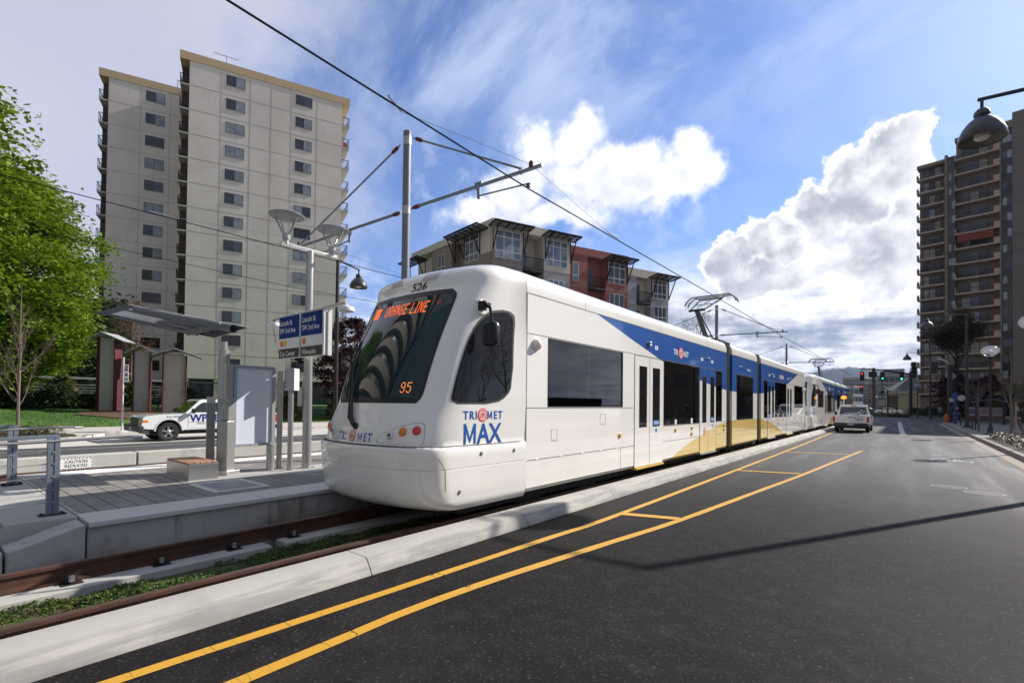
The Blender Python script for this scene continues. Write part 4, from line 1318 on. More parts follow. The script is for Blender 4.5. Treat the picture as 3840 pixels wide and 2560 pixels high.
_c = q.mix(q.m('MULTIPLY', _wn, .30), _c, (.16, .14, .132))
_st = q.noise(q.n('ShaderNodeMapping', ins={0: _o, 3: (.6, 3.0, 1)}).outputs[0], 2.4, 6, .7)
_c = q.mix(q.m('MULTIPLY', q.ss(_st, .55, .72), .5), _c, (.085, .07, .062))
_c = q.mix(_gap, _c, (.02, .017, .015))
_p = q.n('ShaderNodeBsdfPrincipled', ins={'Base Color': _c, 'Roughness': .7, 'Normal': q.n('ShaderNodeBump', ins={'Strength': .4, 'Distance': .006, 'Height': q.m('SUBTRACT', q.noise(_o, 30.0, 4, .7), q.m('MULTIPLY', _gap, 1.5))}).outputs[0]})
q.n('ShaderNodeOutputMaterial', ins={0: _p.outputs[0]})
pv = MB().add([(-11.64, 1.40, .25), (-7.68, 1.40, .25), (-7.68, 42, .25), (-11.64, 42, .25)], [(0, 1, 2, 3)])
tag(pv.build('platform_paving', M_pave), kind='structure')
cp = MB()
y = 1.36
for L in (1.9, 2.0, 2.0, 2.0, 2.0) + (2.4,) * 13:
    cp.box(-7.672, -7.03, y + .004, y + L - .004, .192, .252); y += L
tag(cp.build('platform_coping', M_cop, bevel=.01), kind='structure')
tc_ = MB(); tc_.box(-12.27, -11.65, 1.9, 42, .192, .250)
y = 1.95
while y < 12:
    for i in range(9): tc_.lathe((-12.22 + i * .065, y, .25), [(.021, 0), (.013, .006)], 6)
    y += .065
tag(tc_.build('tactile_strip', M_tact), kind='structure')
tag(MB().box(-12.27, -11.65, 1.36, 1.89, .192, .250).build('platform_corner', M_conc), kind='structure')
# concrete pad under the machines, and the vault cover
tag(MB().add([(-9.72, 3.02, .254), (-9.17, 2.96, .254), (-8.88, 5.2, .254), (-8.7, 9, .254), (-10.2, 9, .254), (-9.9, 5.4, .254)], [(0, 1, 2, 3, 4, 5)]).build('platform_pad', M_conc), kind='structure')
vt = empty('utility_vault_cover', (-8.5, 3.38, .25), R_(0), 'grey rectangular utility cover set flush in the platform paving', 'utility cover')
MB().add([(-.55, -.42, .005), (.56, -.42, .005), (.56, .42, .005), (-.55, .42, .005)], [(0, 1, 2, 3)]).build('frame', M_cop, vt)
MB().add([(-.42, -.31, .009), (.43, -.31, .009), (.43, .31, .009), (-.42, .31, .009)], [(0, 1, 2, 3)]).build('lid', mat('vault_lid', (.20, .22, .26), .6, var=.1, fine=.15, bscale=60), vt)

# ---- ramp at the end of the platform
rp = MB()
rp.add([(-11.4, 1.35, .246), (-7.50, 1.35, .246), (-7.50, .6, .225), (-7.50, -6, .02), (-11.4, -6, .02), (-11.4, 1.35, -.29), (-7.50, 1.35, -.29), (-7.50, -6, -.29), (-11.4, -6, -.29), (-7.50, .6, -.29)],
       [(0, 4, 3, 2, 1), (1, 2, 9, 6), (2, 3, 7, 9), (3, 4, 8, 7), (4, 0, 5, 8), (0, 1, 6, 5)])
tag(rp.build('platform_ramp', M_conc, bevel=.006), kind='structure')
cw = MB()
def wedge(x0, x1, pts):
    n = len(pts)
    top = [(x0, y, z) for y, z in pts] + [(x1, y, z) for y, z in pts]
    bot = [(x0, y, -.29) for y, z in pts] + [(x1, y, -.29) for y, z in pts]
    vs = top + bot
    fs = []
    for i in range(n - 1):
        fs += [(i, i + 1, n + i + 1, n + i), (2 * n + i, 2 * n + i + 1, i + 1, i), (n + i, n + i + 1, 3 * n + i + 1, 3 * n + i)]
    fs += [(0, n, 3 * n, 2 * n), (n - 1, 2 * n - 1, 4 * n - 1, 3 * n - 1)]
    cw.add(vs, fs)
wedge(-7.47, -7.04, [(1.335, .232), (1.25, .215), (.80, .075), (.72, .060)])
wedge(-7.47, -7.04, [(.70, .060), (-1.6, .050)])
wedge(-7.47, -7.04, [(-1.62, .050), (-6, .045)])
tag(cw.build('ramp_kerb', M_wall, bevel=.012), kind='structure')
kk = MB()
for a, b in ((1.33, .74), (.73, -1.5), (-1.51, -4)):
    kk.box(-7.95, -7.505, b, a, .0, .256 if a > 1 else .250)
tag(kk.build('ramp_edge', M_conc, bevel=.01), kind='structure')

# ---- low wall behind the far track, with its warning board
fw = MB()
for a, b in ((-6, -.8), (-.79, 3.85), (3.87, 8.4), (8.42, 13), (13.02, 18), (18.02, 24), (24.02, 32), (32.02, 50), (50.02, 65)):
    fw.box(-15.60, -15.22, a + .01, b - .01, -.28, .268)
tag(fw.build('far_kerb_wall', M_kerb, bevel=.015), kind='structure')
cs = empty('warning_board', (-15.21, 2.68, .02), R_(90), 'small CAUTION REDUCED CLEARANCE board on the low wall behind the platform', 'sign')
MB().box(-.36, .36, -.012, .0, -.16, .235).build('board', M_wh, cs)
bd = MB()
for i in range(18):
    if i % 2 == 0:
        for z in (-.155, .208): bd.add([(-.36 + i * .04, -.014, z), (-.325 + i * .04, -.014, z), (-.31 + i * .04, -.014, z + .027), (-.345 + i * .04, -.014, z + .027)], [(0, 1, 2, 3)])
for i in range(10):
    if i % 2 == 0:
        for x in (-.357, .330): bd.add([(x, -.014, -.15 + i * .04), (x + .027, -.014, -.135 + i * .04), (x + .027, -.014, -.10 + i * .04), (x, -.014, -.115 + i * .04)], [(0, 1, 2, 3)])
bd.build('striped_border', mat('sign_red_black', (.16, .02, .01), .5), cs)
bo = MB()
for i, w in enumerate(('CAUTION', 'REDUCED', 'CLEARANCE')):
    add_flat(bo, text_polys(w, .118, .004, .92), (0, -.0145, .14 - i * .112), (1, 0, 0), (0, 0, 1))
bo.build('lettering', M_black, cs)
cs.scale = (.84, 1, .84)

# far side: kerb, pavement, lawn
fk = MB(); fk.box(-26.55, -26.40, 5.6, 66, -.03, .15)
prof2 = [(-26.55, 5.6), (-26.1, 5.1), (-25.3, 4.75), (-24.6, 4.5), (-24.4, 4.0), (-24.4, -30)]
for (a, b), (c, d) in zip(prof2, prof2[1:]): fk.beam((a, b, .06), (c, d, .06), .16, .18, up=(0, 0, 1))
tag(fk.build('west_kerb', M_kerb), kind='structure')
tag(MB().add([(-26.5, 66, .15), (-26.5, 5.5, .15), (-26.1, 5.1, .15), (-25.3, 4.75, .15), (-24.6, 4.5, .15), (-24.45, 4.0, .15), (-24.45, -30, .15), (-32.5, -30, .15), (-32.5, 66, .15)], [tuple(range(9))]).build('west_pavement', mat('light_pavement', (.47, .44, .40), .85, var=.1, vscale=.6, fine=.06)), kind='structure')
tag(MB().add([(-24.6, -30, .158), (-24.6, 3.9, .158), (-24.9, 4.4, .158), (-26.6, 4.6, .158), (-28.6, 3.9, .158), (-28.8, -30, .158)], [tuple(range(6))]).build('planting_bed', mat('soil', (.045, .04, .022), .95, var=.4, vscale=6, bump=.6, bscale=40)), kind='structure')
def lawn_z(x, y):
    d = -32.4 - x
    base = .16 + .95 * (1 - math.exp(-max(d, 0) / 7.0))
    return base * (1 - .15 * math.sin(y * .09)) + .02 * math.sin(x * .9 + y * .5)
rows = []
for i in range(40):
    x = -32.4 - i * 1.1
    rows.append([(x, -60 + j * 3.0, lawn_z(x, -60 + j * 3.0)) for j in range(46)])
tag(MB().grid(rows).build('lawn', mat('lawn_grass', (.045, .105, .014), .9, col2=(.08, .15, .022), vscale=.25, c2lo=.42, c2hi=.6, var=.25, fine=.35, bscale=14, bump=.6), smooth=True), kind='structure')
tg = MB(); rnd = random.Random(9)
for i in range(26000):
    x = -32.4 - rnd.uniform(0, 1) ** 1.4 * 12; y = rnd.uniform(-2, 26)
    z = lawn_z(x, y); h = rnd.uniform(.03, .08); a = rnd.uniform(0, 6.28); w = .02
    tg.add([(x - w * math.cos(a), y - w * math.sin(a), z), (x + w * math.cos(a), y + w * math.sin(a), z), (x + rnd.uniform(-.02, .02), y + rnd.uniform(-.02, .02), z + h)], [(0, 1, 2)])
tag(tg.build('grass', mat('grass_blade', (.06, .15, .02), .8, transl=.3, var=.3, vscale=.4)), 'short mown grass on the mound behind the far pavement', None, None, 'stuff')
# bark mulch patch under the sculptures
mp = MB(); rnd = random.Random(12)
pl = []
for k in range(24):
    a = k * 2 * math.pi / 24; pl.append((-38.9 + math.cos(a) * (4.2 + rnd.uniform(-.3, .3)), 10.6 + math.sin(a) * (4.0 + rnd.uniform(-.4, .4))))
mp.add([(x, y, lawn_z(x, y) + .05) for x, y in pl] + [(-38.9, 10.6, lawn_z(-38.9, 10.6) + .10)], [(k, (k + 1) % 24, 24) for k in range(24)])
tag(mp.build('bark_mulch', mat('mulch', (.10, .055, .03), .95, var=.4, vscale=5, bump=.8, bscale=25)), kind='structure')

# ------------------------------------------------------------------ things on the platform
M_stain = mat('stainless', (.46, .455, .44), .36, metal=.75, var=.12, vscale=1.2, rvar=.08)
M_galv = mat('galvanised', (.20, .235, .29), .5, metal=.5, var=.15, vscale=6, fine=.1, bscale=30)
M_pole = mat('painted_pole_grey', (.17, .18, .205), .5, metal=.25, var=.08, vscale=2)
M_beam = mat('shelter_beam', (.16, .17, .19), .5, metal=.5, var=.12, vscale=3)
M_ins = mat('insulator_red', (.12, .018, .014), .6)
M_wire = mat('wire_dark', (.010, .010, .011), .95, spec=.08)
M_whitepaint = mat('white_enamel', (.74, .74, .74), .4)


def railing(x, lab):
    r = empty('ramp_railing', (x, 1.17, .25), 0, lab, 'railing', 'railings along the platform ramp')
    for k in range(4):
        y = -k * 1.55; z = -.045 * k
        p = MB(); p.box(-.030, .030, y - .056, y - .006, z, z + .90); p.box(-.030, .030, y + .006, y + .056, z, z + .90)
        p.box(-.022, .022, y - .0065, y + .0065, z + .01, z + .89)
        po = p.build('post', M_galv, r, bevel=.004, seg=1)
        b = MB().box(-.075, .075, y - .12, y + .12, z, z + .016)
        for sx in (-.05, .05):
            for sy in (-.09, .09): b.cyl((sx, y + sy, z), (sx, y + sy, z + .03), .012, .012, 6)
        b.build('base_plate', M_black_iron, po)
    MB().beam((0, .045, .92), (0, -4.7, .785), .056, .04).build('top_rail', M_galv, r, bevel=.004, seg=1)
    h = MB().tube([(.02, -4.7, .72), (.02, 0, .865), (.03, .55, .885), (.06, .74, .885), (.12, .82, .88), (.18, .80, .88), (.20, .70, .88)], .019, 10)
    h.build('handrail', M_stain, r, smooth=True)
    for i, z in enumerate((.735, .60, .45, .30, .16)):
        c = MB().tube([(0, .02, z), (0, -1.55, z - .045), (0, -3.1, z - .09), (0, -4.65, z - .135)], .0045, 5)
        c.cyl((0, -.05, z), (0, -.13, z - .004), .009, .006, 6); c.cyl((-.04, 0, z), (.04, 0, z), .012, .012, 6)
        c.build('cable', M_stain, r)
    return r
railing(-7.80, 'grey post and cable railing nearest the camera on the platform ramp')
railing(-11.0, 'grey post and cable railing farther back, by the far track')

# ---- shelter
sh = empty('platform_shelter', (-10.05, 3.86, .25), 0, 'steel shelter roof on one round column on the platform', 'shelter')
c0 = Vector((-10.05, 3.86, .25))
def SL(*p): return [Vector(v) - c0 for v in p]
cm = MB().cyl((0, 0, 0), (0, 0, 2.30), .095, .095, 24); cm.lathe((0, 0, 0), [(.15, 0), (.15, .012), (.095, .016)], 20)
cm.cyl((0, 0, 2.30), (0, 0, 2.46), .055, .055, 16); cm.lathe((0, 0, 1.62), [(.0955, 0), (.1, .004), (.1, .01), (.0955, .014)], 24)
cm.build('column', M_stain, sh, smooth=True)
NR, NL, FL, FR = SL((-9.43, 4.03, 2.95), (-12.78, 3.00, 3.60), (-13.35, 2.60, 3.42), (-10.35, 3.80, 2.80))
FL = NL + (FR - NR) * .95 + Vector((-.10, -.55, .02)) if False else FL
nrmv = (NL - NR).cross(FR - NR).normalized()
if nrmv.z < 0: nrmv = -nrmv
sheet = MB()
top = [NR, NL, FL, FR]
sheet.add([p + nrmv * .030 for p in top] + [p for p in top], [(0, 1, 2, 3), (7, 6, 5, 4), (0, 4, 5, 1), (1, 5, 6, 2), (2, 6, 7, 3), (3, 7, 4, 0)])
sheet.build('roof_sheet', mat('roof_white', (.62, .64, .66), .4, metal=.2), sh)
MB().add([p - nrmv * .004 for p in top], [(3, 2, 1, 0)]).build('roof_underside_shade', mat('underside_shade_grey', (.11, .12, .135), .6, metal=.3, streak=.3), sh)  # dark sheet added under the roof, its shade put into the colour
ax = (NL - NR).normalized()
acr = (FR - NR); 
bt = MB()
bt.cyl(NR + acr * .18 + ax * .10 - nrmv * .10, NR + acr * .18 + ax * 3.05 - nrmv * .055, .078, .05, 20, caps=False)
bt.cyl(NR + acr * .18 + ax * .10 - nrmv * .10, NR + acr * .18 + ax * 3.05 - nrmv * .055, .066, .04, 20, caps=False)
bt.build('roof_tube', M_beam, sh, smooth=True)
for k, (t, a, b) in enumerate(((.40, .30, 3.2), (.66, .42, 3.0), (.93, .5, 2.9))):
    bb = MB()
    p, q2 = NR + acr * t + ax * a, NR + acr * t + ax * b
    bb.beam(p - nrmv * .02, q2 - nrmv * .02, .09, .014, up=nrmv); bb.beam(p - nrmv * .075, q2 - nrmv * .05, .012, .10, up=nrmv); bb.beam(p - nrmv * .125, q2 - nrmv * .08, .07, .012, up=nrmv)
    bb.build('roof_beam', M_beam, sh)
pu = MB()
for k in range(9):
    p = NR + ax * (.35 + k * .32)
    pu.beam(p + acr * .12 - nrmv * .012, p + acr * .92 - nrmv * .012, .03, .02, up=nrmv)
pu.build('purlin', M_beam, sh)
MB().beam(NR + acr * .1 + ax * .45 - nrmv * .14, NR + acr * .95 + ax * .62 - nrmv * .13, .10, .07, up=nrmv).build('roof_bracket', M_beam, sh, bevel=.01)

# ---- stainless slab behind the column
sb = empty('steel_wind_panel', (-10.22, 3.62, .25), R_(66), 'tall narrow steel panel standing just behind the shelter column', 'panel')
MB().box(.02, .16, -.03, .03, 0, 1.42).build('panel', M_stain, sb, bevel=.006)
MB().box(.03, .15, -.036, -.031, .1, 1.3).build('panel_face', mat('steel_dark', (.25, .25, .24), .4, metal=.7), sb)

# ---- bench box
bn = empty('bench', (-9.83, 3.28, .25), 0, 'low steel box bench with a slatted timber top', 'bench')
MB().box(-.53, .53, -.22, .24, 0, .285).build('steel_box', M_stain, bn, bevel=.006)
M_wood = mat('bench_timber', (.34, .17, .09), .55, col2=(.45, .27, .16), vscale=8, c2lo=.4, c2hi=.6, var=.15)
for k in range(5):
    y = -.215 + k * .091
    MB().box(-.52, .52, y, y + .078, .287, .312).build('slat', M_wood, bn, bevel=.004)
MB().box(-.56, .56, -.25, .27, -.001, .012).build('plinth', M_conc, bn)

# ---- ticket validator
mc = empty('ticket_machine', (-9.74, 3.80, .25), R_(22), 'slim steel ticket pillar with key slots beside the shelter column', 'ticket machine')
MB().box(-.17, .17, -.13, .16, 0, .085).build('base', M_stain, mc, bevel=.006)
MB().box(-.105, .105, -.075, .10, .085, .98).build('pillar', M_stain, mc, bevel=.006)
hd = MB().box(-.105, .105, -.055, .09, .985, 1.40).build('head', M_stain, mc, bevel=.006)
kh = MB()
for x, z in ((-.065, 1.31), (.065, 1.31), (0, 1.13)):
    add_flat(kh, disc(.013, 12), (x, -.0565, z), (1, 0, 0), (0, 0, 1)); kh.box(x - .006, x + .006, -.057, -.056, z - .035, z)
kh.build('key_slot', M_black, hd)
MB().box(-.05, .06, -.066, -.056, .995, 1.012).build('green_slot', mat('teal_plastic', (.02, .22, .20), .4), hd)

# ---- advertising / map case (blank white face)
ad = empty('display_case', (-9.72, 4.28, .25), R_(90), 'tall blank white display case framed in grey, on a steel post', 'display case')
# local +x is along the track, -y faces the track
fr = MB()
W0, W1, Z0, Z1 = -.38, .36, .50, 2.02
fr.box(W0, W1, -.05, .03, Z0, Z0 + .05); fr.box(W0, W1, -.05, .03, Z1 - .05, Z1); fr.box(W0, W0 + .045, -.05, .03, Z0 + .05, Z1 - .05); fr.box(W1 - .045, W1, -.05, .03, Z0 + .05, Z1 - .05)
fr.box(W0 + .002, W1 - .002, .031, .055, Z0 + .002, Z1 - .002)
fr.build('case_frame', mat('case_grey', (.36, .38, .42), .45, metal=.3), ad, bevel=.003, seg=1)
MB().box(W0 + .046, W1 - .046, -.02, .03, Z0 + .051, Z1 - .051).build('case_face', mat('case_white', (.70, .73, .82), .25, coat=.4), ad)
MB().box(W0 - .14, W0 - .01, -.04, .06, 0, 2.02).build('side_channel', M_stain, ad, bevel=.005)
MB().cyl((W1 - .02, .03, 0), (W1 - .02, .03, 1.98), .075, .075, 20).build('post', M_stain, ad, smooth=True)
p2 = empty('steel_post', (-9.89, 4.86, .25), 0, 'plain round steel post right beside the blank display case', 'post')
MB().cyl((0, 0, 0), (0, 0, 1.96), .055, .055, 20).build('pipe', M_stain, p2, smooth=True)
MB().lathe((0, 0, 0), [(.09, 0), (.09, .012), (.055, .014)], 16).build('base_ring', M_stain, p2)
# ---- small box on a post
bp = empty('card_reader', (-9.47, 4.87, .25), R_(30), 'steel box reader on a thin post between the display case and the station sign', 'card reader')
MB().cyl((0, 0, 0), (0, 0, 1.60), .050, .050, 18).build('post', M_stain, bp, smooth=True)
bx = MB().box(-.09, .11, -.09, .09, 1.56, 2.0).build('box', M_stain, bp, bevel=.006)
kh = MB()
for i in range(5): kh.box(-.075, -.060, -.092, -.0905, 1.63 + i * .07, 1.66 + i * .07)
kh.build('vent_slots', M_black, bx)
MB().box(.111, .118, -.085, .085, 1.57, 1.99).build('reader_face', M_whitepaint, bx)
# ---- station sign pole with twin lamp
sp = empty('station_sign_pole', (-9.57, 5.27, .25), 0, 'tall steel pole carrying the Lincoln St SW 3rd Ave station signs and twin saucer lamps', 'station sign')
MB().cyl((0, 0, 0), (0, 0, 4.44), .090, .075, 24).lathe((0, 0, 0), [(.15, 0), (.15, .014), (.09, .018)], 20).build('pole', M_stain, sp, smooth=True)
# sign cross arm
cr = MB(); cr.tube([(-1.25, -.12, 3.12), (.2, -.12, 3.14), (1.54, -.12, 3.18)], .036, 10)
cr.build('sign_arm', M_stain, sp, smooth=True)
M_signblue = mat('sign_blue', (.004, .035, .19), .7, spec=.2)
M_signor = mat('sign_orange', (.80, .16, .01), .45)
M_signye = mat('sign_yellow', (.80, .47, .02), .45)
for nm, x0, x1, dots, word in (('a', -.76, .08, 2, 'City Center'), ('b', .14, .94, 1, 'Milwaukie')):
    cx = (x0 + x1) / 2
    bd = MB().box(x0, x1, -.24, -.15, 2.24, 3.10).build('sign_panel', M_whitepaint, sp, bevel=.004, seg=1)
    MB().box(x0 + .01, x1 - .01, -.243, -.2405, 2.65, 3.10).build('blue_field', M_signblue, bd)
    MB().box(x0 + .01, x1 - .01, -.243, -.2405, 2.245, 2.435).build('black_field', M_black, bd)
    for k in range(dots):
        add_flat(MB(), disc(.066, 28), (x0 + .12 + k * .15, -.2445, 2.545), (1, 0, 0), (0, 0, 1)).build('line_dot', M_signor if k == 0 else M_signye, bd)
    tx = MB()
    add_flat(tx, text_polys('Lincoln St', .148, .005, .84, align='LEFT'), (x0 + .055, -.2445, 2.97), (1, 0, 0), (0, 0, 1))
    tx.build('sign_lettering', M_wh, bd); tx = MB()
    add_flat(tx, text_polys('SW 3rd Ave', .148, .005, .84, align='LEFT'), (x0 + .055, -.2445, 2.81), (1, 0, 0), (0, 0, 1))
    tx.build('sign_lettering', M_wh, bd); tx = MB()
    add_flat(tx, text_polys(word, .145, .006, .88, align='LEFT'), (x0 + .055, -.2445, 2.335), (1, 0, 0), (0, 0, 1))
    tx.build('sign_lettering', M_wh, bd)
MB().box(.082, .138, -.22, -.15, 2.24, 3.08).build('sign_spine', mat('case_grey', (.36, .38, .42)), sp)
MB().box(.96, 1.10, -.20, -.17, 2.24, 3.06).build('side_panel', mat('panel_grey', (.45, .46, .48), .5), sp, bevel=.004)
MB().box(1.10, 1.13, -.24, -.16, 2.22, 3.08).build('side_panel_edge', M_whitepaint, sp, bevel=.004)
for x in (-1.23, 1.52):
    lp = MB().lathe((x, -.12, 3.10 if x < 0 else 3.14), [(.03, .0), (.05, -.02), (.14, -.045), (.15, -.07), (.15, -.12), (.13, -.125)], 24)
    lo = lp.build('downlight', M_whitepaint, sp, smooth=True)
    MB().lathe((x, -.12, 2.97 if x < 0 else 3.01), [(.12, .0), (.1, -.006), (.001, -.008)], 20).build('downlight_glass', mat('frosted', (.6, .62, .62), .4), lo)
w = MB(); w.tube([(-1.28, -.12, 2.95), (-1.24, -.10, 2.78), (-1.20, -.09, 2.62)], .006, 5); w.tube([(-1.17, -.08, 2.46), (-1.12, -.07, 2.42), (-1.17, -.06, 2.38)], .004, 5); w.tube([(1.42, -.12, 3.0), (1.42, -.12, 2.62)], .006, 5)
w.build('hanging_cable', M_wire, sp)
MB().box(-.16, .0, -.13, -.05, 1.26, 1.64).build('notice_box', M_stain, sp, bevel=.004)
# twin saucer lamps
ar = MB(); ar.tube([(0, -.60, 4.47), (0, -.3, 4.45), (0, .3, 4.45), (0, .60, 4.47)], [.03, .045, .045, .03], 10)
ar.beam((0, -.62, 4.42), (0, .62, 4.42), .10, .03)
ar.build('lamp_arm', M_stain, sp, smooth=True)
for x, y, z in ((0, -.50, 4.50), (0, .50, 4.50)):
    st = MB().lathe((x, y, z), [(.045, -.05), (.045, .03), (.075, .05), (.08, .13), (.05, .16)], 18).build('lamp_socket', M_stain, sp, smooth=True)
    for k in range(4):
        a = k * math.pi / 2 + .5
        MB().tube([(x + .05 * math.cos(a), y + .05 * math.sin(a), z + .12), (x + .25 * math.cos(a), y + .25 * math.sin(a), z + .50)], [.020, .014], 8).build('lamp_strut', M_stain, st, smooth=True)
    MB().lathe((x, y, z + .48), [(.001, .02), (.26, .010), (.325, .018), (.335, .038), (.30, .060), (.17, .082), (.001, .095)], 36).build('lamp_saucer', mat('saucer_grey', (.30, .31, .34), .45, metal=.4, fine=.2, bscale=40), st, smooth=True)

# ---- catenary poles: column, bracket arms to both tracks, struts, insulators
def cat_pole(y, h, lab, arms=True):
    r = empty('catenary_pole', (-9.75, y, .25), 0, lab, 'catenary pole', 'overhead line poles between the tracks')
    r0 = .105
    MB().cyl((0, 0, 0), (0, 0, h - .25), r0, r0 * .92, 24).lathe((0, 0, h - .25), [(r0 * .92, 0), (r0 * .97, .02), (r0 * .97, .06), (r0 * .7, .085), (.001, .09)], 24).build('column', M_pole, r, smooth=True)
    for z in (6.13, h - .43):
        cl = MB()
        cl.lathe((0, 0, z), [(r0 * .97, -.10), (r0 * 1.04, -.09), (r0 * 1.04, -.05), (r0 * .97, -.045), (r0 * .97, .045), (r0 * 1.04, .05), (r0 * 1.04, .09), (r0 * .97, .10)], 24)
        cl.build('pole_clamp', M_stain, r)
    for sg in (-1, 1):
        tip = sg * (4.15 if sg > 0 else 5.55)
        a = MB(); za, zb = 6.14, (6.06 if sg > 0 else 6.22)
        a.cyl((sg * .50, 0, za), (tip, 0, zb), .038, .038, 12); a.cyl((sg * .2, 0, za), (sg * .30, 0, za), .03, .03, 8)
        ao = a.build('bracket_arm', M_galv, r, smooth=True)
        MB().lathe((sg * .28, 0, za), [(.03, 0), (.05, .02), (.04, .05), (.055, .08), (.04, .11), (.055, .14), (.04, .17), (.05, .20), (.03, .23)], 12, axis=(sg, 0, 0)).build('insulator', M_ins, ao, smooth=True)
        s = MB(); zt = h - .42
        e = Vector((sg * (3.62 if sg > 0 else 5.1), 0, zb + .08)); b0 = Vector((sg * .24, 0, zt))
        d = (e - b0).normalized()
        s.cyl(b0, b0 + d * .12, .02, .02, 6); s.cyl(b0 + d * .38, e, .024, .024, 8); s.cyl(e - d * .04, e + Vector((0, 0, -.12)), .02, .02, 6)
        so_ = s.build('stay_rod', M_galv, r, smooth=True)
        MB().lathe(b0 + d * .12, [(.03, 0), (.05, .02), (.038, .05), (.052, .08), (.038, .11), (.052, .14), (.038, .17), (.05, .20), (.03, .25)], 12, axis=d).build('insulator', M_ins, so_, smooth=True)
        x0 = sg * 2.45
        g_ = MB().cyl((x0, 0, 6.12), (x0, 0, 5.82), .04, .04, 10); g_.beam((x0 - .10, 0, 6.13), (x0 + .10, 0, 6.13), .05, .10); g_.beam((x0 - .09 * sg, 0, 6.05), (x0, 0, 5.97), .02)
        xe = sg * 3.85
        g_.cyl((x0, 0, 5.88), (xe, -.0, 5.78), .018, .018, 8); g_.cyl((xe, 0, 5.78), (xe - .1 * sg, 0, 5.72), .018, .018, 6)
        g_.build('registration_arm', M_galv, ao, smooth=True)
        MB().lathe((sg * 3.80, 0, 5.70), [(.03, 0), (.05, .02), (.035, .05), (.03, .09)], 10).build('insulator', M_ins, ao)
        MB().lathe((tip - sg * .28, 0, zb + .03), [(.06, 0), (.035, .02), (.05, .05), (.035, .08), (.05, .10), (.02, .14)], 10).build('insulator', M_ins, ao)
    return r
pole1 = cat_pole(7.88, 8.30, 'grey overhead line pole rising behind the near tram cab')
if True:
    c = copy_thing(pole1, (-9.75, 33.65, .05), label='overhead line pole above the middle of the near tram, second from the camera')
    c = copy_thing(pole1, (-9.75, 57.8, -.05), label='overhead line pole beyond the second tram, farthest of the row')

# ---- overhead wires
def wire(pts, lab, grp, r=.0085, loops=()):
    ww = MB().tube(pts, r, 5)
    o = ww.build('overhead_wire', M_wire)
    tag(o, lab, 'overhead wire', grp)
    return o
near = [(-5.80, -8, 5.93), (-5.62, 1.9, 5.86), (-5.90, 7.88, 5.90), (-5.75, 20, 5.80), (-5.90, 33.65, 5.84), (-5.75, 46, 5.80), (-5.85, 57.8, 5.84), (-5.8, 90, 5.80)]
w1 = wire(near, 'thick contact wire over the near track, running the length of the trams', 'contact wires', .014)
far = [(-13.7, -12, 5.95), (-13.7, 7.88, 5.92), (-13.6, 33.65, 5.90), (-13.7, 57.8, 5.9), (-13.7, 90, 5.85)]
w2 = wire(far, 'contact wire over the far track, in front of the tall pale tower', 'contact wires', .011)
w3 = wire([(-16.6, -14, 6.1), (-15.4, 7.88, 5.25), (-15.2, 33, 5.6)], 'lower feeder wire sloping across the tall pale tower', 'contact wires', .008)
for p, lab in ((Vector((-5.9, 7.88, 6.30)), 'thin bridle wire looped from the first bracket arm to the contact wire'),):
    b = MB()
    b.tube([(-5.86, 4.6, 5.92), (-5.86, 6.2, 6.16), (-5.88, 7.88, 6.40)], .005, 4); b.tube([(-5.88, 7.88, 6.40), (-5.82, 9.4, 6.12), (-5.80, 11.0, 5.90)], .005, 4)
    b.tube([(-5.68, 4.25, 5.91), (-5.86, 4.62, 5.93)], .016, 6); b.tube([(-5.80, 11.0, 5.90), (-5.78, 11.5, 5.87)], .016, 6)
    tag(b.build('bridle_wire', M_galv), lab, 'overhead wire', 'bridle wires')
b = MB(); b.tube([(-13.7, 4.0, 5.96), (-13.9, 7.88, 6.4), (-13.7, 11.5, 5.95)], .005, 4)
b.tube([(-13.7, 4.0, 5.96), (-13.7, 3.6, 5.96)], .016, 6)
tag(b.build('bridle_wire', M_galv), 'thin bridle wire over the far track by the first pole', 'overhead wire', 'bridle wires')

# ------------------------------------------------------------------ beyond the far street
M_steelred = mat('corten_red', (.085, .010, .010), .7, var=.35, vscale=1.2, col2=(.05, .01, .01), c2lo=.5, c2hi=.7)
M_slab = mat('cast_slab', (.46, .44, .41), .85, var=.12, vscale=.5, fine=.08, bscale=20, streak=.25)
M_slabrust = mat('rust_stained_slab', (.44, .40, .36), .85, var=.12, vscale=.5, col2=(.42, .13, .03), c2lo=.50, c2hi=.64)
M_capgrey = mat('cap_plate', (.42, .43, .46), .55, metal=.3)


def sculpture(base, w, h, lean, lab, rust=False, flip=1, gable=.9):
    """folded steel pier: two red steel flanges with a concrete slab between, and a bent cap plate"""
    r = empty('steel_sculpture', base, R_(lean), lab, 'sculpture', 'red steel and concrete gate sculptures on the lawn')
    MB().box(-w / 2, -w / 2 + .07, -.42, .50, -.4, h).build('steel_flange', M_steelred, r)
    MB().box(w / 2 - .06, w / 2, -.36, .42, -.4, h * .97).build('steel_flange', M_steelred, r)
    MB().add([(-w / 2 + .07, -.20, -.4), (w / 2 - .06, -.05, -.4), (w / 2 - .06, -.05, h * .97), (-w / 2 + .07, -.20, h),
              (-w / 2 + .07, .0, -.4), (w / 2 - .06, .15, -.4), (w / 2 - .06, .15, h * .97), (-w / 2 + .07, .0, h)],
             [(0, 1, 2, 3), (7, 6, 5, 4), (0, 4, 5, 1), (1, 5, 6, 2), (2, 6, 7, 3), (3, 7, 4, 0)]).build('concrete_slab', M_slabrust if rust else M_slab, r)
    cp = MB()
    A = [(-w * .95, -.85, h - .22), (0, -.95, h + .30), (w * 1.15, -.75, h - .25)]
    B = [(-w * .95, .75, h - .22), (0, .85, h + .30), (w * 1.15, .65, h - .25)]
    cp.grid([A, B])
    cp.build('cap_plate', M_capgrey, r, solid=.04)
    return r
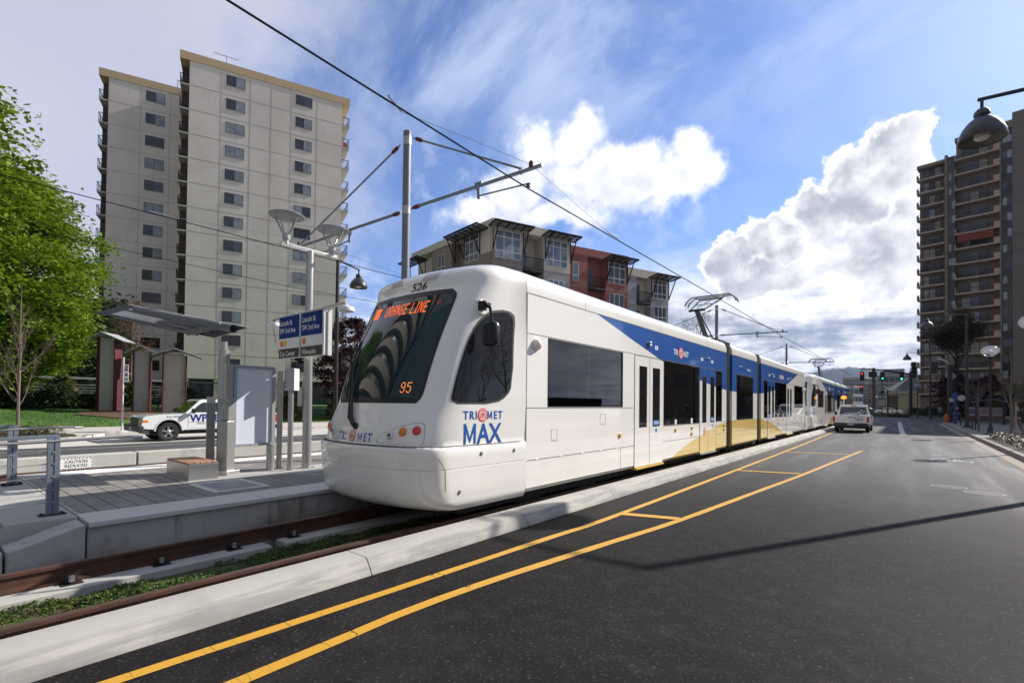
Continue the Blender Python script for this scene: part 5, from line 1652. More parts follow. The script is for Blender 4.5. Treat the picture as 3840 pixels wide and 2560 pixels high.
sculpture((-41.6, 8.9, .72), 1.05, 4.95, 47, 'tallest red steel and concrete pier, beside the bus stop pole')
sculpture((-40.15, 10.35, .80), .95, 4.05, 68, 'middle red steel pier with a flat concrete slab and bent cap')
sculpture((-38.55, 11.75, .85), 1.35, 3.85, 70, 'red steel pier with an orange rust stain, above the pickup bonnet', rust=True)

# bus stop pole
bs = empty('bus_stop_sign', (-27.05, 6.28, .15), R_(60), 'thin white pole with a small narrow sign at the far kerb', 'sign post')
MB().cyl((0, 0, 0), (0, 0, 3.3), .036, .036, 12).lathe((0, 0, 0), [(.20, 0), (.18, .03), (.05, .06), (.036, .10)], 14).build('pole', mat('pole_white', (.55, .50, .52), .5), bs, smooth=True)
sgn = MB().box(.04, .19, -.01, .01, 2.20, 2.98).build('sign_plate', M_whitepaint, bs)
k = MB()
for z, h in ((2.86, .05), (2.72, .08), (2.30, .05)): k.box(.06, .17, -.0135, -.011, z, z + h)
add_flat(k, disc(.05, 16), (.115, -.0125, 2.52), (1, 0, 0), (0, 0, 1))
k.build('sign_marks', M_black, sgn)

# ---- pergola fence along the lawn
pf = empty('garden_fence', (-47.0, 0, 1.0), 0, 'dark slatted garden fence with a flat beam behind the lawn hedge', 'fence')
for k in range(16):
    y = -16 + k * 2.6
    MB().box(-.06, .06, y - .06, y + .06, -.8, 2.0).build('post', mat('fence_dark', (.05, .048, .05), .7), pf)
MB().box(-.35, .25, -17, 25, 2.0, 2.14).build('beam', mat('fence_grey', (.16, .165, .18), .6), pf)
sl = MB()
for i in range(9):
    sl.box(.0, .03, -17, 25, .15 + i * .2, .22 + i * .2)
sl.build('slats', mat('fence_slat', (.10, .105, .11), .7), pf)

# ---- foliage
def leaf_mat(name, c, c2, tr=.35):
    return mat(name, c, .55, col2=c2, vscale=.9, c2lo=.42, c2hi=.62, transl=tr, var=.35, fine=.35, bscale=6, spec=.3)
M_bark = mat('bark', (.075, .058, .048), .9, var=.3, vscale=4, bump=.6, bscale=20)
M_barkpale = mat('bark_pale', (.30, .245, .21), .85, var=.2, vscale=4)
M_maple = leaf_mat('maple_leaves', (.11, .19, .010), (.21, .30, .018), .42)
M_dkred = leaf_mat('plum_leaves', (.030, .006, .010), (.06, .012, .014), .2)
M_dkgr = leaf_mat('dark_leaves', (.022, .040, .010), (.045, .075, .018), .25)
M_olive = leaf_mat('olive_leaves', (.065, .075, .018), (.11, .12, .03), .3)
M_spring = leaf_mat('spring_leaves', (.10, .12, .03), (.16, .17, .05), .35)


def limb(mb, p, d, ln, r, depth, rnd, tips, spread=.55, n=6, up=.15, kids=(2, 4), shrink=.68):
    pts = [Vector(p)]; rs = [r]
    d = Vector(d).normalized(); st = ln / 4
    for k in range(4):
        d = (d + Vector((rnd.uniform(-1, 1), rnd.uniform(-1, 1), rnd.uniform(-.6, 1) + up)) * .16).normalized()
        pts.append(pts[-1] + d * st); rs.append(r * (1 - .13 * (k + 1)))
    mb.tube(pts, rs, n if depth > 1 else 4)
    if depth == 0:
        tips.append((pts[-1], d)); tips.append((pts[2], d)); return
    for k in range(rnd.randint(*kids)):
        t = rnd.choice((2, 3, 4)); 
        a = Vector((rnd.gauss(0, 1), rnd.gauss(0, 1), rnd.gauss(0, .6))).normalized()
        nd = (d + a * spread + Vector((0, 0, up))).normalized()
        limb(mb, pts[t], nd, ln * shrink * rnd.uniform(.8, 1.15), rs[t] * .62, depth - 1, rnd, tips, spread, n, up, kids, shrink)
    limb(mb, pts[4], d, ln * shrink, rs[4] * .9, depth - 1, rnd, tips, spread, n, up, kids, shrink)


def leaves(mb, c, R, n, s, rnd, flat=.6):
    for k in range(n):
        v = Vector((rnd.gauss(0, 1), rnd.gauss(0, 1), rnd.gauss(0, flat)))
        p = Vector(c) + v * R * .5
        a = Vector((rnd.gauss(0, 1), rnd.gauss(0, 1), rnd.gauss(0, .5))).normalized()
        b = a.cross(Vector((rnd.gauss(0, .5), rnd.gauss(0, .5), 1))).normalized()
        z = s * rnd.uniform(.6, 1.3)
        mb.add([p - a * z, p + b * z * .55 - a * z * .1, p + a * z, p - b * z * .55 + a * z * .1], [(0, 1, 2, 3)])


def broad_tree(name, loc, h, cr, lab, m, seed, group=None, nl=22000, ls=.16, trunk=.28, base=.22, shape=None, clumps=420, bark=None, cat='tree', flat=.35):
    rnd = random.Random(seed)
    r = empty(name, loc, 0, lab, cat, group)
    tk = MB(); tips = []
    tk.tube([(0, 0, -.3), (.05, 0, h * .2), (0, .08, h * .45), (.05, .05, h * .75)], [trunk, trunk * .8, trunk * .55, trunk * .2], 9)
    for k in range(12):
        z = h * rnd.uniform(base, .7); a = rnd.uniform(0, 6.28)
        limb(tk, (0, 0, z), (math.cos(a), math.sin(a), .55), cr * .42, trunk * .32, 1, rnd, tips, .5, 5)
    tk.build('trunk', bark or M_bark, r, smooth=60)
    lv = MB()
    per = max(3, nl // clumps)
    for k in range(clumps):
        while True:
            t = rnd.random()                         # height fraction in the crown
            prof = (math.sin(min(1, t * 1.45 + .18) * math.pi * .5) if t < .55 else math.cos((t - .55) / .45 * math.pi * .5) ** .75) if shape is None else shape(t)
            rr = cr * prof
            q_ = math.sqrt(rnd.random())
            if q_ > .45: break
        a = rnd.uniform(0, 6.28)
        wob_ = 1 + .16 * math.sin(a * 3 + t * 9 + seed) + .10 * math.sin(a * 7 + t * 17)
        x, y = rr * q_ * wob_ * math.cos(a), rr * q_ * wob_ * math.sin(a)
        z = h * (base + (1 - base) * t) + rnd.uniform(-.2, .2)
        leaves(lv, (x, y, z), cr * .17 * rnd.uniform(.7, 1.3), per, ls, rnd, flat)
    lv.build('crown', m, r)
    return r


def bare_tree(loc, h, lab, seed, m=None, cat='tree', group=None, spread=.55, leafm=None, nl=0, ls=.05, depth=4, trunk=.07, name='bare_tree', sp0=.18):
    rnd = random.Random(seed)
    r = empty(name, loc, 0, lab, cat, group)
    tk = MB(); tips = []
    pts = [(0, 0, -.15), (.02, 0, h * .25), (-.02, .03, h * .5), (.03, 0, h * .75)]
    tk.tube(pts + [(.0, .02, h)], [trunk, trunk * .8, trunk * .6, trunk * .35, trunk * .1], 7)
    for k in range(16):
        z = h * rnd.uniform(sp0, .85); a = k * 2.4 + rnd.uniform(-.4, .4)
        limb(tk, (0, 0, z), (math.cos(a), math.sin(a), 1.1), h * .17 * (1.25 - z / h), trunk * .32 * (1.2 - z / h), depth - 2, rnd, tips, spread, 4, .25)
    tk.build('trunk', m or M_barkpale, r)
    if nl:
        lv = MB()
        for k in range(nl):
            p, d = rnd.choice(tips)
            leaves(lv, p + Vector((rnd.gauss(0, .3), rnd.gauss(0, .3), rnd.gauss(0, .25))), .25, 3, ls, rnd)
        lv.build('crown', leafm, r)
    return r


bt1 = broad_tree('maple_tree', (-37.8, -3.4, .9), 19.3, 7.6, 'big bright green maple filling the left edge, tallest of the maples', M_maple, 3, 'green maples left of the tower', nl=150000, ls=.165, base=.08, clumps=1700)
c = copy_thing(bt1, (-44.5, 2.4, .9), R_(130), 'lower bright green maple between the tallest maple and the tower', (.88, .88, .80))
copy_thing(bt1, (-62, -8, .9), R_(200), 'maple farthest back, seen through the gaps under the other maples', (1.1, 1.1, .7))
copy_thing(bt1, (-60, 4, .9), R_(280), 'maple behind the garden fence, between the lower maple and the tower', (.9, .9, .62))
c = copy_thing(bt1, (-53, -1.0, .9), R_(50), 'green maple farther back in the gap behind the lower maple', (.95, .95, .84))
bare_tree((-27.05, 3.0, .15), 5.9, 'small bare street tree with pale twigs in the far planting bed', 11, depth=5, trunk=.060, spread=.45, m=mat('twig_sapling', (.17, .13, .11), .9))
# thin budding tree in front of the tower
bare_tree((-47.5, 11.5, .9), 9.0, 'thin brown budding tree in front of the shaded wing of the tower', 12, m=mat('twig_brown', (.12, .07, .05), .9), leafm=mat('bud_brown', (.16, .07, .035), .8, transl=.3), nl=700, ls=.07, depth=4, trunk=.09)

# shrubs
def shrub(loc, rx, ry, h, m, seed, lab, name='shrub', n=1500, ls=.07, group=None, cat='shrub'):
    rnd = random.Random(seed)
    r = empty(name, loc, 0, lab, cat, group)
    st = MB()
    for k in range(8):
        a = rnd.uniform(0, 6.28); st.tube([(0, 0, 0), (rx * .25 * math.cos(a), ry * .25 * math.sin(a), h * .5), (rx * .5 * math.cos(a), ry * .5 * math.sin(a), h * .85)], [.02, .012, .005], 4)
    st.build('stems', M_bark, r)
    lv = MB(); 
    for k in range(n // 10):
        a = rnd.uniform(0, 6.28); t = rnd.random() ** .6; z = h * rnd.uniform(.08, 1) 
        q_ = math.sqrt(max(0, 1 - (z / h) ** 2.2)) * .5 + .5 * (1 - z / h * .5)
        leaves(lv, (rx * t * q_ * math.cos(a), ry * t * q_ * math.sin(a), z), max(rx, ry) * .22, 10, ls, rnd)
    lv.build('foliage', m, r)
    return r
s1 = shrub((-44.2, 2, .95), 1.1, 1.3, 1.25, M_dkgr, 21, 'dark shrub in the hedge row behind the lawn, below the tallest maple', n=2200, ls=.09, group='hedge shrubs behind the lawn')
for i, (x, y, s, l) in enumerate(((-44.4, -2.2, 1.0, 'dark shrub at the left edge of the hedge row, partly behind the bare tree'), (-44.3, 4.5, 1.1, 'dark hedge shrub under the lower maple, left of the sculptures'), (-44.5, 6.8, 1.2, 'dark hedge shrub just left of the tallest sculpture'), (-43.2, 11.0, 1.35, 'bushy dark shrub between the first and second sculpture'), (-42.2, 13.6, 1.2, 'dark shrub between the rusty pier and the middle pier'), (-44.2, -.2, .95, 'low dark shrub behind the trunk of the bare tree'))):
    copy_thing(s1, (x, y, .95), R_(i * 67), l, s)
s2 = shrub((-45.4, 3.1, 1.0), .9, .9, 2.1, M_spring, 22, 'spiky yellow green shrub rising above the hedge, the one left of the sculptures', n=1500, ls=.14, group='yellow green shrubs above the hedge')
copy_thing(s2, (-45.2, 7.2, 1.0), R_(80), 'yellow green shrub right behind the tallest sculpture')
copy_thing(s2, (-43.5, 10.1, 1.0), R_(160), 'yellow green shrub glimpsed between sculptures', 1.05)
copy_thing(s2, (-35.2, 18.0, .3), R_(20), 'yellow green shrub on the lawn right of the display case', .85)
copy_thing(s2, (-33.4, 20.6, .3), R_(220), 'yellow green shrub on the lawn beyond the sign pole', .8)
hd_ = MB(); rnd = random.Random(31)
for i in range(900):
    y = rnd.uniform(-14, 9); leaves(hd_, (-45.0 + rnd.uniform(-.5, .5), y, .95 + rnd.uniform(.05, 1.15)), .35, 8, .10, rnd)
hg = empty('clipped_hedge', (0, 0, 0), 0, 'long dark clipped hedge between lawn and garden fence', 'hedge')
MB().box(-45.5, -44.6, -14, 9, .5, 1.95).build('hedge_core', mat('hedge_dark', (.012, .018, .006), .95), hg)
hd_.build('foliage', M_dkgr, hg)
# ground cover in the far planting bed
gc = MB(); rnd = random.Random(33)
for i in range(2600):
    y = rnd.uniform(-6, 4.1); x = rnd.uniform(-28.4, -24.9)
    leaves(gc, (x, y, .17 + rnd.uniform(0, .30)), .16, 5, .045, rnd)
tag(gc.build('ground_cover', leaf_mat('bed_leaves', (.04, .065, .025), (.12, .075, .04), .2)), 'low spreading shrubs in the bed at the far kerb', None, None, 'stuff')
# right of the station, far side: lawn patch, hedge, plum tree, slatted gate
tag(MB().add([(-44, 15.5, .20), (-32.0, 15.5, .17), (-29.5, 60, .17), (-46, 60, .2)], [(0, 1, 2, 3)]).build('far_lawn', mat('lawn_grass', (.045, .105, .014))), kind='structure')
broad_tree('plum_tree', (-33.6, 22.0, .2), 7.6, 3.3, 'dark red plum tree behind the station sign, left of the tram', M_dkred, 41, None, nl=16000, ls=.12, clumps=260, base=.18)
shrub((-33.2, 17.4, .2), .9, .9, .9, leaf_mat('russet_leaves', (.07, .035, .02), (.05, .06, .02), .2), 43, 'low russet shrub at the lawn edge behind the sign pole', n=900, ls=.06)
bh = MB(); rnd = random.Random(77)
for i in range(1500):
    leaves(bh, (-66 + rnd.uniform(-1, 1), rnd.uniform(-40, 16), rnd.uniform(.5, 12.5)), 1.2, 9, .30, rnd)
tw_ = empty('evergreen_screen', (0, 0, 0), 0, 'tall dark evergreen screen closing the view behind the garden fence', 'hedge')
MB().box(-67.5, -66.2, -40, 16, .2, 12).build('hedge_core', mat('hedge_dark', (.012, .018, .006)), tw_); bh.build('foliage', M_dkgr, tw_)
gt = empty('slatted_gate', (-35.5, 20.6, .2), R_(60), 'dark slatted timber gate beyond the sign pole', 'gate')
MB().box(-1.6, -1.5, -.05, .05, 0, 2.3).build('post', M_black_iron, gt); MB().box(1.5, 1.6, -.05, .05, 0, 2.3).build('post', M_black_iron, gt)
g_ = MB()
for i in range(11): g_.box(-1.5, 1.5, -.015, .015, .15 + i * .19, .25 + i * .19)
g_.build('slats', mat('fence_slat', (.10, .105, .11)), gt)
# hanging dome lamp over the far street, left
def dome_lamp(loc, h, arm, rz, lab, R0=.46, pr=.11, base=0.0):
    r = empty('dome_street_lamp', loc, rz, lab, 'street lamp', 'dark street lamps with hanging domes')
    MB().cyl((0, 0, 0), (0, 0, h), pr, pr * .7, 14).lathe((0, 0, 0), [(.30, 0), (.30, .06), (.18, .10), (.15, .35), (pr, .42)], 16).build('post', mat('lamp_brown', (.035, .028, .030), .45, metal=.3), r, smooth=True)
    MB().tube([(.05, 0, h - .03), (-arm, 0, h + .12)], [.055, .042], 10).build('arm', mat('lamp_brown', (.035, .028, .030)), r, smooth=True)
    x = -arm + .08
    k = R0 / .52
    hd = MB().lathe((x, 0, h + .10), [(.035, .0), (.035, -.22), (.10, -.24), (.15, -.30), (.16, -.38), (.13, -.42), (.17, -.46), (.30 * k, -.54), (.42 * k, -.68), (.50 * k, -.84), (.52 * k, -.98), (.51 * k, -1.0)], 32, caps=False)
    ho = hd.build('lamp_dome', mat('dome_dark', (.040, .036, .040), .42, metal=.1, coat=.25), r, smooth=True)
    MB().lathe((x, 0, h + .10), [(.50 * k, -.985), (.40 * k, -.80), (.28 * k, -.66), (.15, -.60)], 28, caps=False).build('dome_lining', mat('dome_lining', (.13, .12, .11), .6), ho, smooth=True)
    MB().lathe((x, 0, h + .10), [(.16 * k, -.72), (.17 * k, -.95), (.10, -.99), (.001, -1.0)], 18).build('lamp_glass', mat('lamp_glass_matt', (.55, .52, .47), .25), ho, smooth=True)
    return r
dl0 = dome_lamp((3.75, 16.5, .15), 8.92, 2.38, 0, 'big dark dome lamp hanging into the top right corner, nearest of the dome lamps')
copy_thing(dl0, (3.55, 50.4, .15), 0, 'dome lamp in front of the dark balcony tower, second along the right pavement', (1, 1, .955))
copy_thing(dl0, (2.35, 82.3, .12), 0, 'smallest dome lamp seen against the sky beside the tower edge', (1, 1, .955))
copy_thing(dl0, (-21.64, 13.35, .0), R_(-59), 'dome lamp over the far street, right of the tall pale tower', (1, 1, .955))

# ------------------------------------------------------------------ buildings
M_stucco = mat('tower_concrete', (.74, .685, .62), .85, var=.05, vscale=.15, fine=.05, bscale=8, col2=(.68, .625, .565), streak=.10)
M_tan = mat('tower_parapet', (.60, .44, .26), .8, var=.06, vscale=.3)
M_jnt = mat('joint_dark', (.33, .30, .265), .9)
M_balc = mat('balcony_brown', (.095, .068, .055), .85)
M_slabw = mat('balcony_slab', (.46, .43, .40), .8)
M_railb = mat('rail_black', (.014, .013, .013), .85, spec=.15)
M_wframe = mat('window_frame_dark', (.035, .032, .035), .5)
M_winA = mat('pane_dark', (.045, .05, .06), .12, spec=.6)
M_winB = mat('pane_curtained', (.27, .31, .35), .2, spec=.6, col2=(.19, .22, .25), vscale=.9, c2lo=.45, c2hi=.6)
M_winC = mat('pane_bluish', (.075, .085, .12), .1, spec=.6)
M_winD = mat('pane_black', (.012, .013, .015), .08, spec=.7)
R_A = R_(67.354)

tw = empty('apartment_tower', (-64.61, 20.53, 0), R_A, 'tall pale concrete apartment tower with tan roof band and two stepped wings', 'apartment building')
ZT = 40.75; FH = 2.823
for nm, ox, oy, W, D_ in (('right', 0, 0, 16.9, 14), ('left', -8.95, 8.5, 8.95, 9)):
    MB().box(ox, ox + W, oy, oy + D_, 4.03, ZT).build('wing_wall', M_stucco, tw)
    MB().box(ox - .97, ox + (W + .95 if nm == 'right' else W - .01), oy - .06, oy + D_, ZT + .002, ZT + .92).build('roof_band', M_tan, tw)
    jt = MB()
    for k in range(1, 14): jt.box(ox, ox + W, oy - .008, oy - .002, ZT - FH * k - .022, ZT - FH * k + .022)
    for x in ((3.17, 6.22, 8.5, 10.77, 13.8) if nm == 'right' else (3.17, 6.22)): jt.box(ox + x - .02, ox + x + .02, oy - .0085, oy - .0025, 4.03, ZT)
    jt.build('panel_joint', M_jnt, tw)
    MB().box(ox + .3, ox + W - .01, oy + .8, oy + D_ - .5, -.5, 4.02).build('ground_floor', M_wframe, tw)
    for x in (.0, 3.0, 6.2, 9.4, 12.6, 15.9):
        if x < W - .5: MB().box(ox + x, ox + x + .5, oy + .1, oy + .6, -.5, 4.02).build('ground_column', M_stucco, tw)
    gl = MB(); gl.box(ox + .52, ox + W - .6, oy + .65, oy + .70, .6, 3.5)
    gl.build('lobby_glass', M_winD, tw)
rnd = random.Random(2)
winp = MB().box(0, 1.98, -.020, .05, 0, 1.27)
for (ox, oy, cols) in ((0, 0, (3.68, 11.27)), (-8.95, 8.5, (3.68,))):
    for cx in cols:
        w_ = 1.98 if cx < 5 else 1.95
        cx += ox
        for k in range(13):
            z1 = 40.31 - 2.818 * k
            fr = MB().box(cx, cx + w_, oy - .020, oy + .05, z1 - 1.27, z1)
            f = fr.build('window', M_wframe, tw)
            # sill catches light
            kinds = [M_winA, M_winB]
            u = rnd.random()
            if u < .14: kinds = [M_winB, M_winB]
            elif u < .22: kinds = [M_winC, M_winC]
            elif u < .30: kinds = [M_winD, M_winD]
            elif u < .42: kinds = [M_winA, M_winC]
            elif u < .5 : kinds = [M_winB, M_winA]
            if k > 10: kinds = [M_winD, M_winD]
            for i in (0, 1):
                x0 = cx + .05 + i * (w_ / 2 - .02)
                MB().box(x0, x0 + w_ / 2 - .08, oy - .026, oy - .021, z1 - 1.21, z1 - .06).build('pane', kinds[i], f)
            sl = MB().box(cx - .06, cx + w_ + .06, oy - .045, oy + .01, z1 - 1.345, z1 - 1.272).build('sill', M_slabw, f)
# balconies at the wing corners
def tower_balcony(x0, x1, y0, y1, z, side):
    s = MB().box(x0, x1, y0, y1, z - .10, z + .06).build('balcony', M_slabw, tw)
    r = MB()
    xo = x0 + .03 if side < 0 else x1 - .03
    n = 14
    for k in range(n): r.box(xo - .012, xo + .012, y0 + (y1 - y0) * k / (n - 1) - .012, y0 + (y1 - y0) * k / (n - 1) + .012, z + .06, z + 1.10)
    for k in range(6):
        x = x0 + .04 + (x1 - x0 - .08) * k / 5; r.box(x - .012, x + .012, y0 + .02, y0 + .045, z + .06, z + 1.10)
    r.box(xo - .03, xo + .03, y0, y1, z + 1.10, z + 1.16); r.box(x0, x1, y0 + .005, y0 + .06, z + 1.10, z + 1.16); r.box(x0, x1, y0 + .01, y0 + .05, z + .16, z + .20)
    r.build('railing', M_railb, s)
for k in range(13):
    z = ZT - FH * (k + 1)
    tower_balcony(-.93, -.002, .0, 4.6, z, -1)
    tower_balcony(16.902, 17.83, .02, 4.6, z, 1)
    if k < 12: tower_balcony(-8.95 - .93, -8.952, 8.5, 13.2, z, -1)
for x0, y0, y1 in ((-.86, 1.7, 6.0), (-9.81, 10.2, 15)):
    MB().box(x0, x0 + .89, y0, y1, 3, ZT).build('stair_fin', M_balc, tw)
for x0, y0, y1 in ((-.06, .03, 4.6), (-9.01, 8.53, 13.2)):
    MB().box(x0, x0 + .058, y0, y1, 4.1, ZT).build('brown_flank', M_balc, tw)
an = empty('tv_antenna', (-64.61 + .385 * 3.6, 20.53 + .9229 * 3.6, ZT + .92), R_A, 'spindly television aerial on the roof of the pale tower', 'aerial')
a = MB().cyl((0, .6, 0), (0, .6, 1.3), .03, .03, 6); a.cyl((-1.3, .6, 1.2), (1.3, .6, 1.1), .025, .025, 5)
for k in range(8): a.cyl((-1.25 + k * .35, .6 - .2, 1.18 - k * .012 - .0), (-1.25 + k * .35, .6 + .2, 1.18 - k * .012), .012, .012, 4); a.cyl((-1.25 + k * .35, .6, 1.0), (-1.25 + k * .35, .6, 1.36), .012, .012, 4)
a.build('aerial_rods', M_wframe, an)
MB().box(-9.0 + 6.9, -9.0 + 8.3, 9.0, 9.04, ZT + 2.1, ZT + 2.16).box(-2.1, -2.05, 9, 9.04, ZT + .9, ZT + 2.1).build('roof_rail', M_railb, tw)
# folding chair on a balcony at the right edge of the tower
ch = empty('balcony_chair', tuple(Vector((-64.61, 20.53, 0)) + Matrix.Rotation(R_A, 3, 'Z') @ Vector((17.4, .6, ZT - FH * 2 + .07))), R_A, 'red chair on the second balcony at the right corner of the pale tower', 'chair')
M_chair = mat('chair_red', (.40, .06, .02), .6)
MB().box(-.25, .25, -.22, .25, .42, .47).build('seat', M_chair, ch); MB().box(-.25, .25, .22, .27, .47, 1.0).build('backrest', M_chair, ch)
for sx in (-.22, .22):
    for sy in (-.2, .23): MB().box(sx - .02, sx + .02, sy - .02, sy + .02, 0, .42).build('leg', M_chair, ch)

# ---- mid-rise block with bays, louvred canopies and balconies
M_beige = mat('stucco_beige', (.56, .52, .45), .85, var=.05, vscale=.4, fine=.05, bscale=10)
M_taupe = mat('stucco_taupe', (.235, .205, .185), .85, var=.06, vscale=.4, fine=.05, bscale=10)
M_redst = mat('stucco_red', (.30, .105, .09), .85, var=.08, vscale=.4, fine=.05, bscale=10)
M_grst = mat('stucco_grey', (.33, .32, .33), .85, var=.06, vscale=.4, fine=.05, bscale=10)
M_wfw = mat('window_frame_white', (.66, .65, .61), .5)
M_blueg = mat('pane_sky', (.12, .17, .25), .06, spec=.9, col2=(.30, .36, .44), vscale=.8, c2lo=.48, c2hi=.62)
M_curt = mat('curtain', (.42, .46, .52), .6)
mb_ = empty('apartment_block', (-29.44, 33.75, 0), R_A, 'mid-rise apartment block with bay windows, dark louvred canopies and a red middle section', 'apartment building')
BX = lambda *a: MB().box(*a)
BX(.0, 8.62, 1.55, 13, -.5, 17.60).build('wall', M_beige, mb_)
BX(.02, 8.60, 1.50, 13, -.5, 14.44).build('lower_wall', M_taupe, mb_)
BX(.0, 3.17, .0, 1.53, 15.50, 17.75).build('corner_bay', M_beige, mb_)
BX(.002, 3.168, .002, 1.53, -.5, 15.495).build('bay_base', M_taupe, mb_)
BX(5.48, 8.62, .0, 1.53, 14.45, 17.75).build('bay', M_beige, mb_)
BX(5.482, 8.618, .004, 1.53, -.5, 14.445).build('bay_base', M_grst, mb_)
BX(-.12, 8.66, -.10, 13.05, 17.62, 18.42).build('parapet', M_beige, mb_)
BX(8.64, 16.10, .9, 13, -.5, 16.60).build('red_wall', M_redst, mb_)
BX(8.66, 10.80, .02, 1.0, -.5, 16.60).build('red_pier', M_redst, mb_)
BX(13.10, 16.12, .0, 1.0, -.5, 16.60).build('red_bay', M_redst, mb_)
BX(8.64, 16.14, -.04, 13, 16.602, 17.38).build('red_parapet', M_redst, mb_)
BX(16.14, 22.12, .95, 13, -.5, 15.40).build('wall', M_beige, mb_)
BX(16.15, 17.40, .04, 1.0, -.5, 15.40).build('grey_pier', M_grst, mb_)
BX(19.45, 22.12, .02, 1.0, 13.30, 15.40).build('bay', M_beige, mb_)
BX(19.452, 22.118, .024, 1.0, -.5, 13.295).build('bay_base', M_grst, mb_)
BX(16.14, 22.14, -.02, 13, 15.402, 16.26).build('parapet', M_beige, mb_)
# left street face: boxes along a slightly skewed line
lf = Vector((-.2105, .9776, 0)); lo_ = Vector((-.9776, -.2105, 0))
def skew(a0, a1, d0, d1, z0, z1):
    """box along the left face: a along the face, d outward"""
    m = MB(); vs = []
    for z in (z0, z1):
        for a, d in ((a0, d0), (a1, d0), (a1, d1), (a0, d1)):
            p = lf * a + lo_ * d; vs.append((p.x, p.y, z))
    return m.add(vs, [(0, 3, 2, 1), (4, 5, 6, 7), (0, 1, 5, 4), (1, 2, 6, 5), (2, 3, 7, 6), (3, 0, 4, 7)])
skew(.35, 4.6, -1.5, .0, 15.5, 17.75).build('corner_bay', M_beige, mb_)
skew(.36, 4.59, -1.5, -.004, -.5, 15.495).build('bay_base', M_taupe, mb_)
skew(4.6, 6.7, -3, -1.0, -.5, 17.6).build('recess_wall', M_taupe, mb_)
skew(6.7, 10.5, -3, -.02, -.5, 17.75).build('wall', M_taupe, mb_)
skew(10.5, 14.7, -3, -.8, -.5, 17.7).build('recess_wall', M_beige, mb_)
skew(-.1, 14.75, -3, .06, 17.755, 18.45).build('parapet', M_beige, mb_)
def window(parent, o, ux, W, H, cols, rows_h, fm=M_wfw, gm=M_blueg, out=None):
    """framed window on a face: o lower left corner, ux direction, out = outward normal"""
    o, ux = Vector(o), Vector(ux).normalized(); uz = Vector((0, 0, 1)); out = Vector(out)
    m = MB(); vs = []
    def pan(a0, a1, z0, z1, d0, d1):
        q = MB(); v = []
        for d in (d0, d1):
            for a, z in ((a0, z0), (a1, z0), (a1, z1), (a0, z1)): v.append(o + ux * a + uz * z + out * d)
        q.add(v, [(0, 1, 2, 3), (7, 6, 5, 4), (0, 4, 5, 1), (1, 5, 6, 2), (2, 6, 7, 3), (3, 7, 4, 0)])
        return q
    f = pan(0, W, 0, H, -.02, .035).build('window', fm, parent)
    g_ = MB(); n = 0
    z = 0
    for j, rh in enumerate(rows_h):
        zz = z + rh * H
        for i in range(cols):
            a0, a1 = W * i / cols, W * (i + 1) / cols
            p = pan(a0 + .05, a1 - .05, z + .05, zz - .05, .036, .042); g_.add(p.v, p.f)
        z = zz
    g_.build('panes', gm, f)
    return f
F_ = (0, -1, 0)
window(mb_, (.27, .0, 14.95), (1, 0, 0), 2.6, 2.50, 3, (.26, .52, .22), out=F_)
window(mb_, (5.74, .0, 14.95), (1, 0, 0), 2.5, 2.50, 3, (.26, .52, .22), out=F_)
window(mb_, (13.46, .0, 14.23), (1, 0, 0), 2.25, 2.17, 3, (.26, .52, .22), out=F_, gm=M_winC)
window(mb_, (13.6, .0, 11.3), (1, 0, 0), 2.0, 1.9, 3, (.25, .75), out=F_, gm=M_winC)
window(mb_, (19.8, .02, 13.38), (1, 0, 0), 1.95, 1.97, 3, (.26, .52, .22), out=F_, gm=M_winC)
window(mb_, (19.95, .02, 10.9), (1, 0, 0), 1.8, 1.56, 3, (.25, .75), out=F_, gm=M_winC)
window(mb_, (.9, .004, 11.6), (1, 0, 0), 1.6, 1.9, 2, (.3, .7), out=F_)
window(mb_, (6.0, .004, 11.9), (1, 0, 0), 1.9, 1.75, 3, (.3, .7), out=F_)
window(mb_, (8.95, .02, 13.9), (1, 0, 0), .7, 1.9, 1, (.3, .7), out=F_)
o1 = lf * 4.3
window(mb_, (o1.x, o1.y, 15.15), -lf, 2.2, 2.5, 3, (.26, .52, .22), out=lo_, gm=M_winC)
o1 = lf * 9.2 + lo_ * -.02
window(mb_, (o1.x, o1.y, 15.1), -lf, 1.2, 1.9, 2, (.3, .7), out=lo_, gm=M_winC)
# balcony recesses: doors, slabs, rails
def mid_balcony(x0, x1, z, yb, hw=1.26):
    BX(x0 + .25, x0 + 1.2, yb - .03, yb + .02, z + .02, z + 2.1).build('balcony_door', M_blueg if x0 < 5 else M_winC, mb_)
    s = BX(x0, x1, -.12, yb, z - .16, z).build('balcony', M_wframe, mb_)
    r = MB(); n = int((x1 - x0) / .13)
    for k in range(n + 1): r.box(x0 + (x1 - x0) * k / n - .01, x0 + (x1 - x0) * k / n + .01, -.11, -.09, z, z + 1.1)
    r.box(x0, x1, -.13, -.08, z + 1.08, z + 1.13); r.box(x0, x1, -.125, -.085, z + .08, z + .12)
    r.build('railing', M_railb, s)
mid_balcony(3.22, 5.44, 14.30, 1.5)
mid_balcony(3.22, 5.44, 11.3, 1.5)
mid_balcony(10.83, 13.06, 13.50, .88)
mid_balcony(17.42, 19.42, 12.72, .93)
mid_balcony(17.42, 19.42, 9.9, .93)
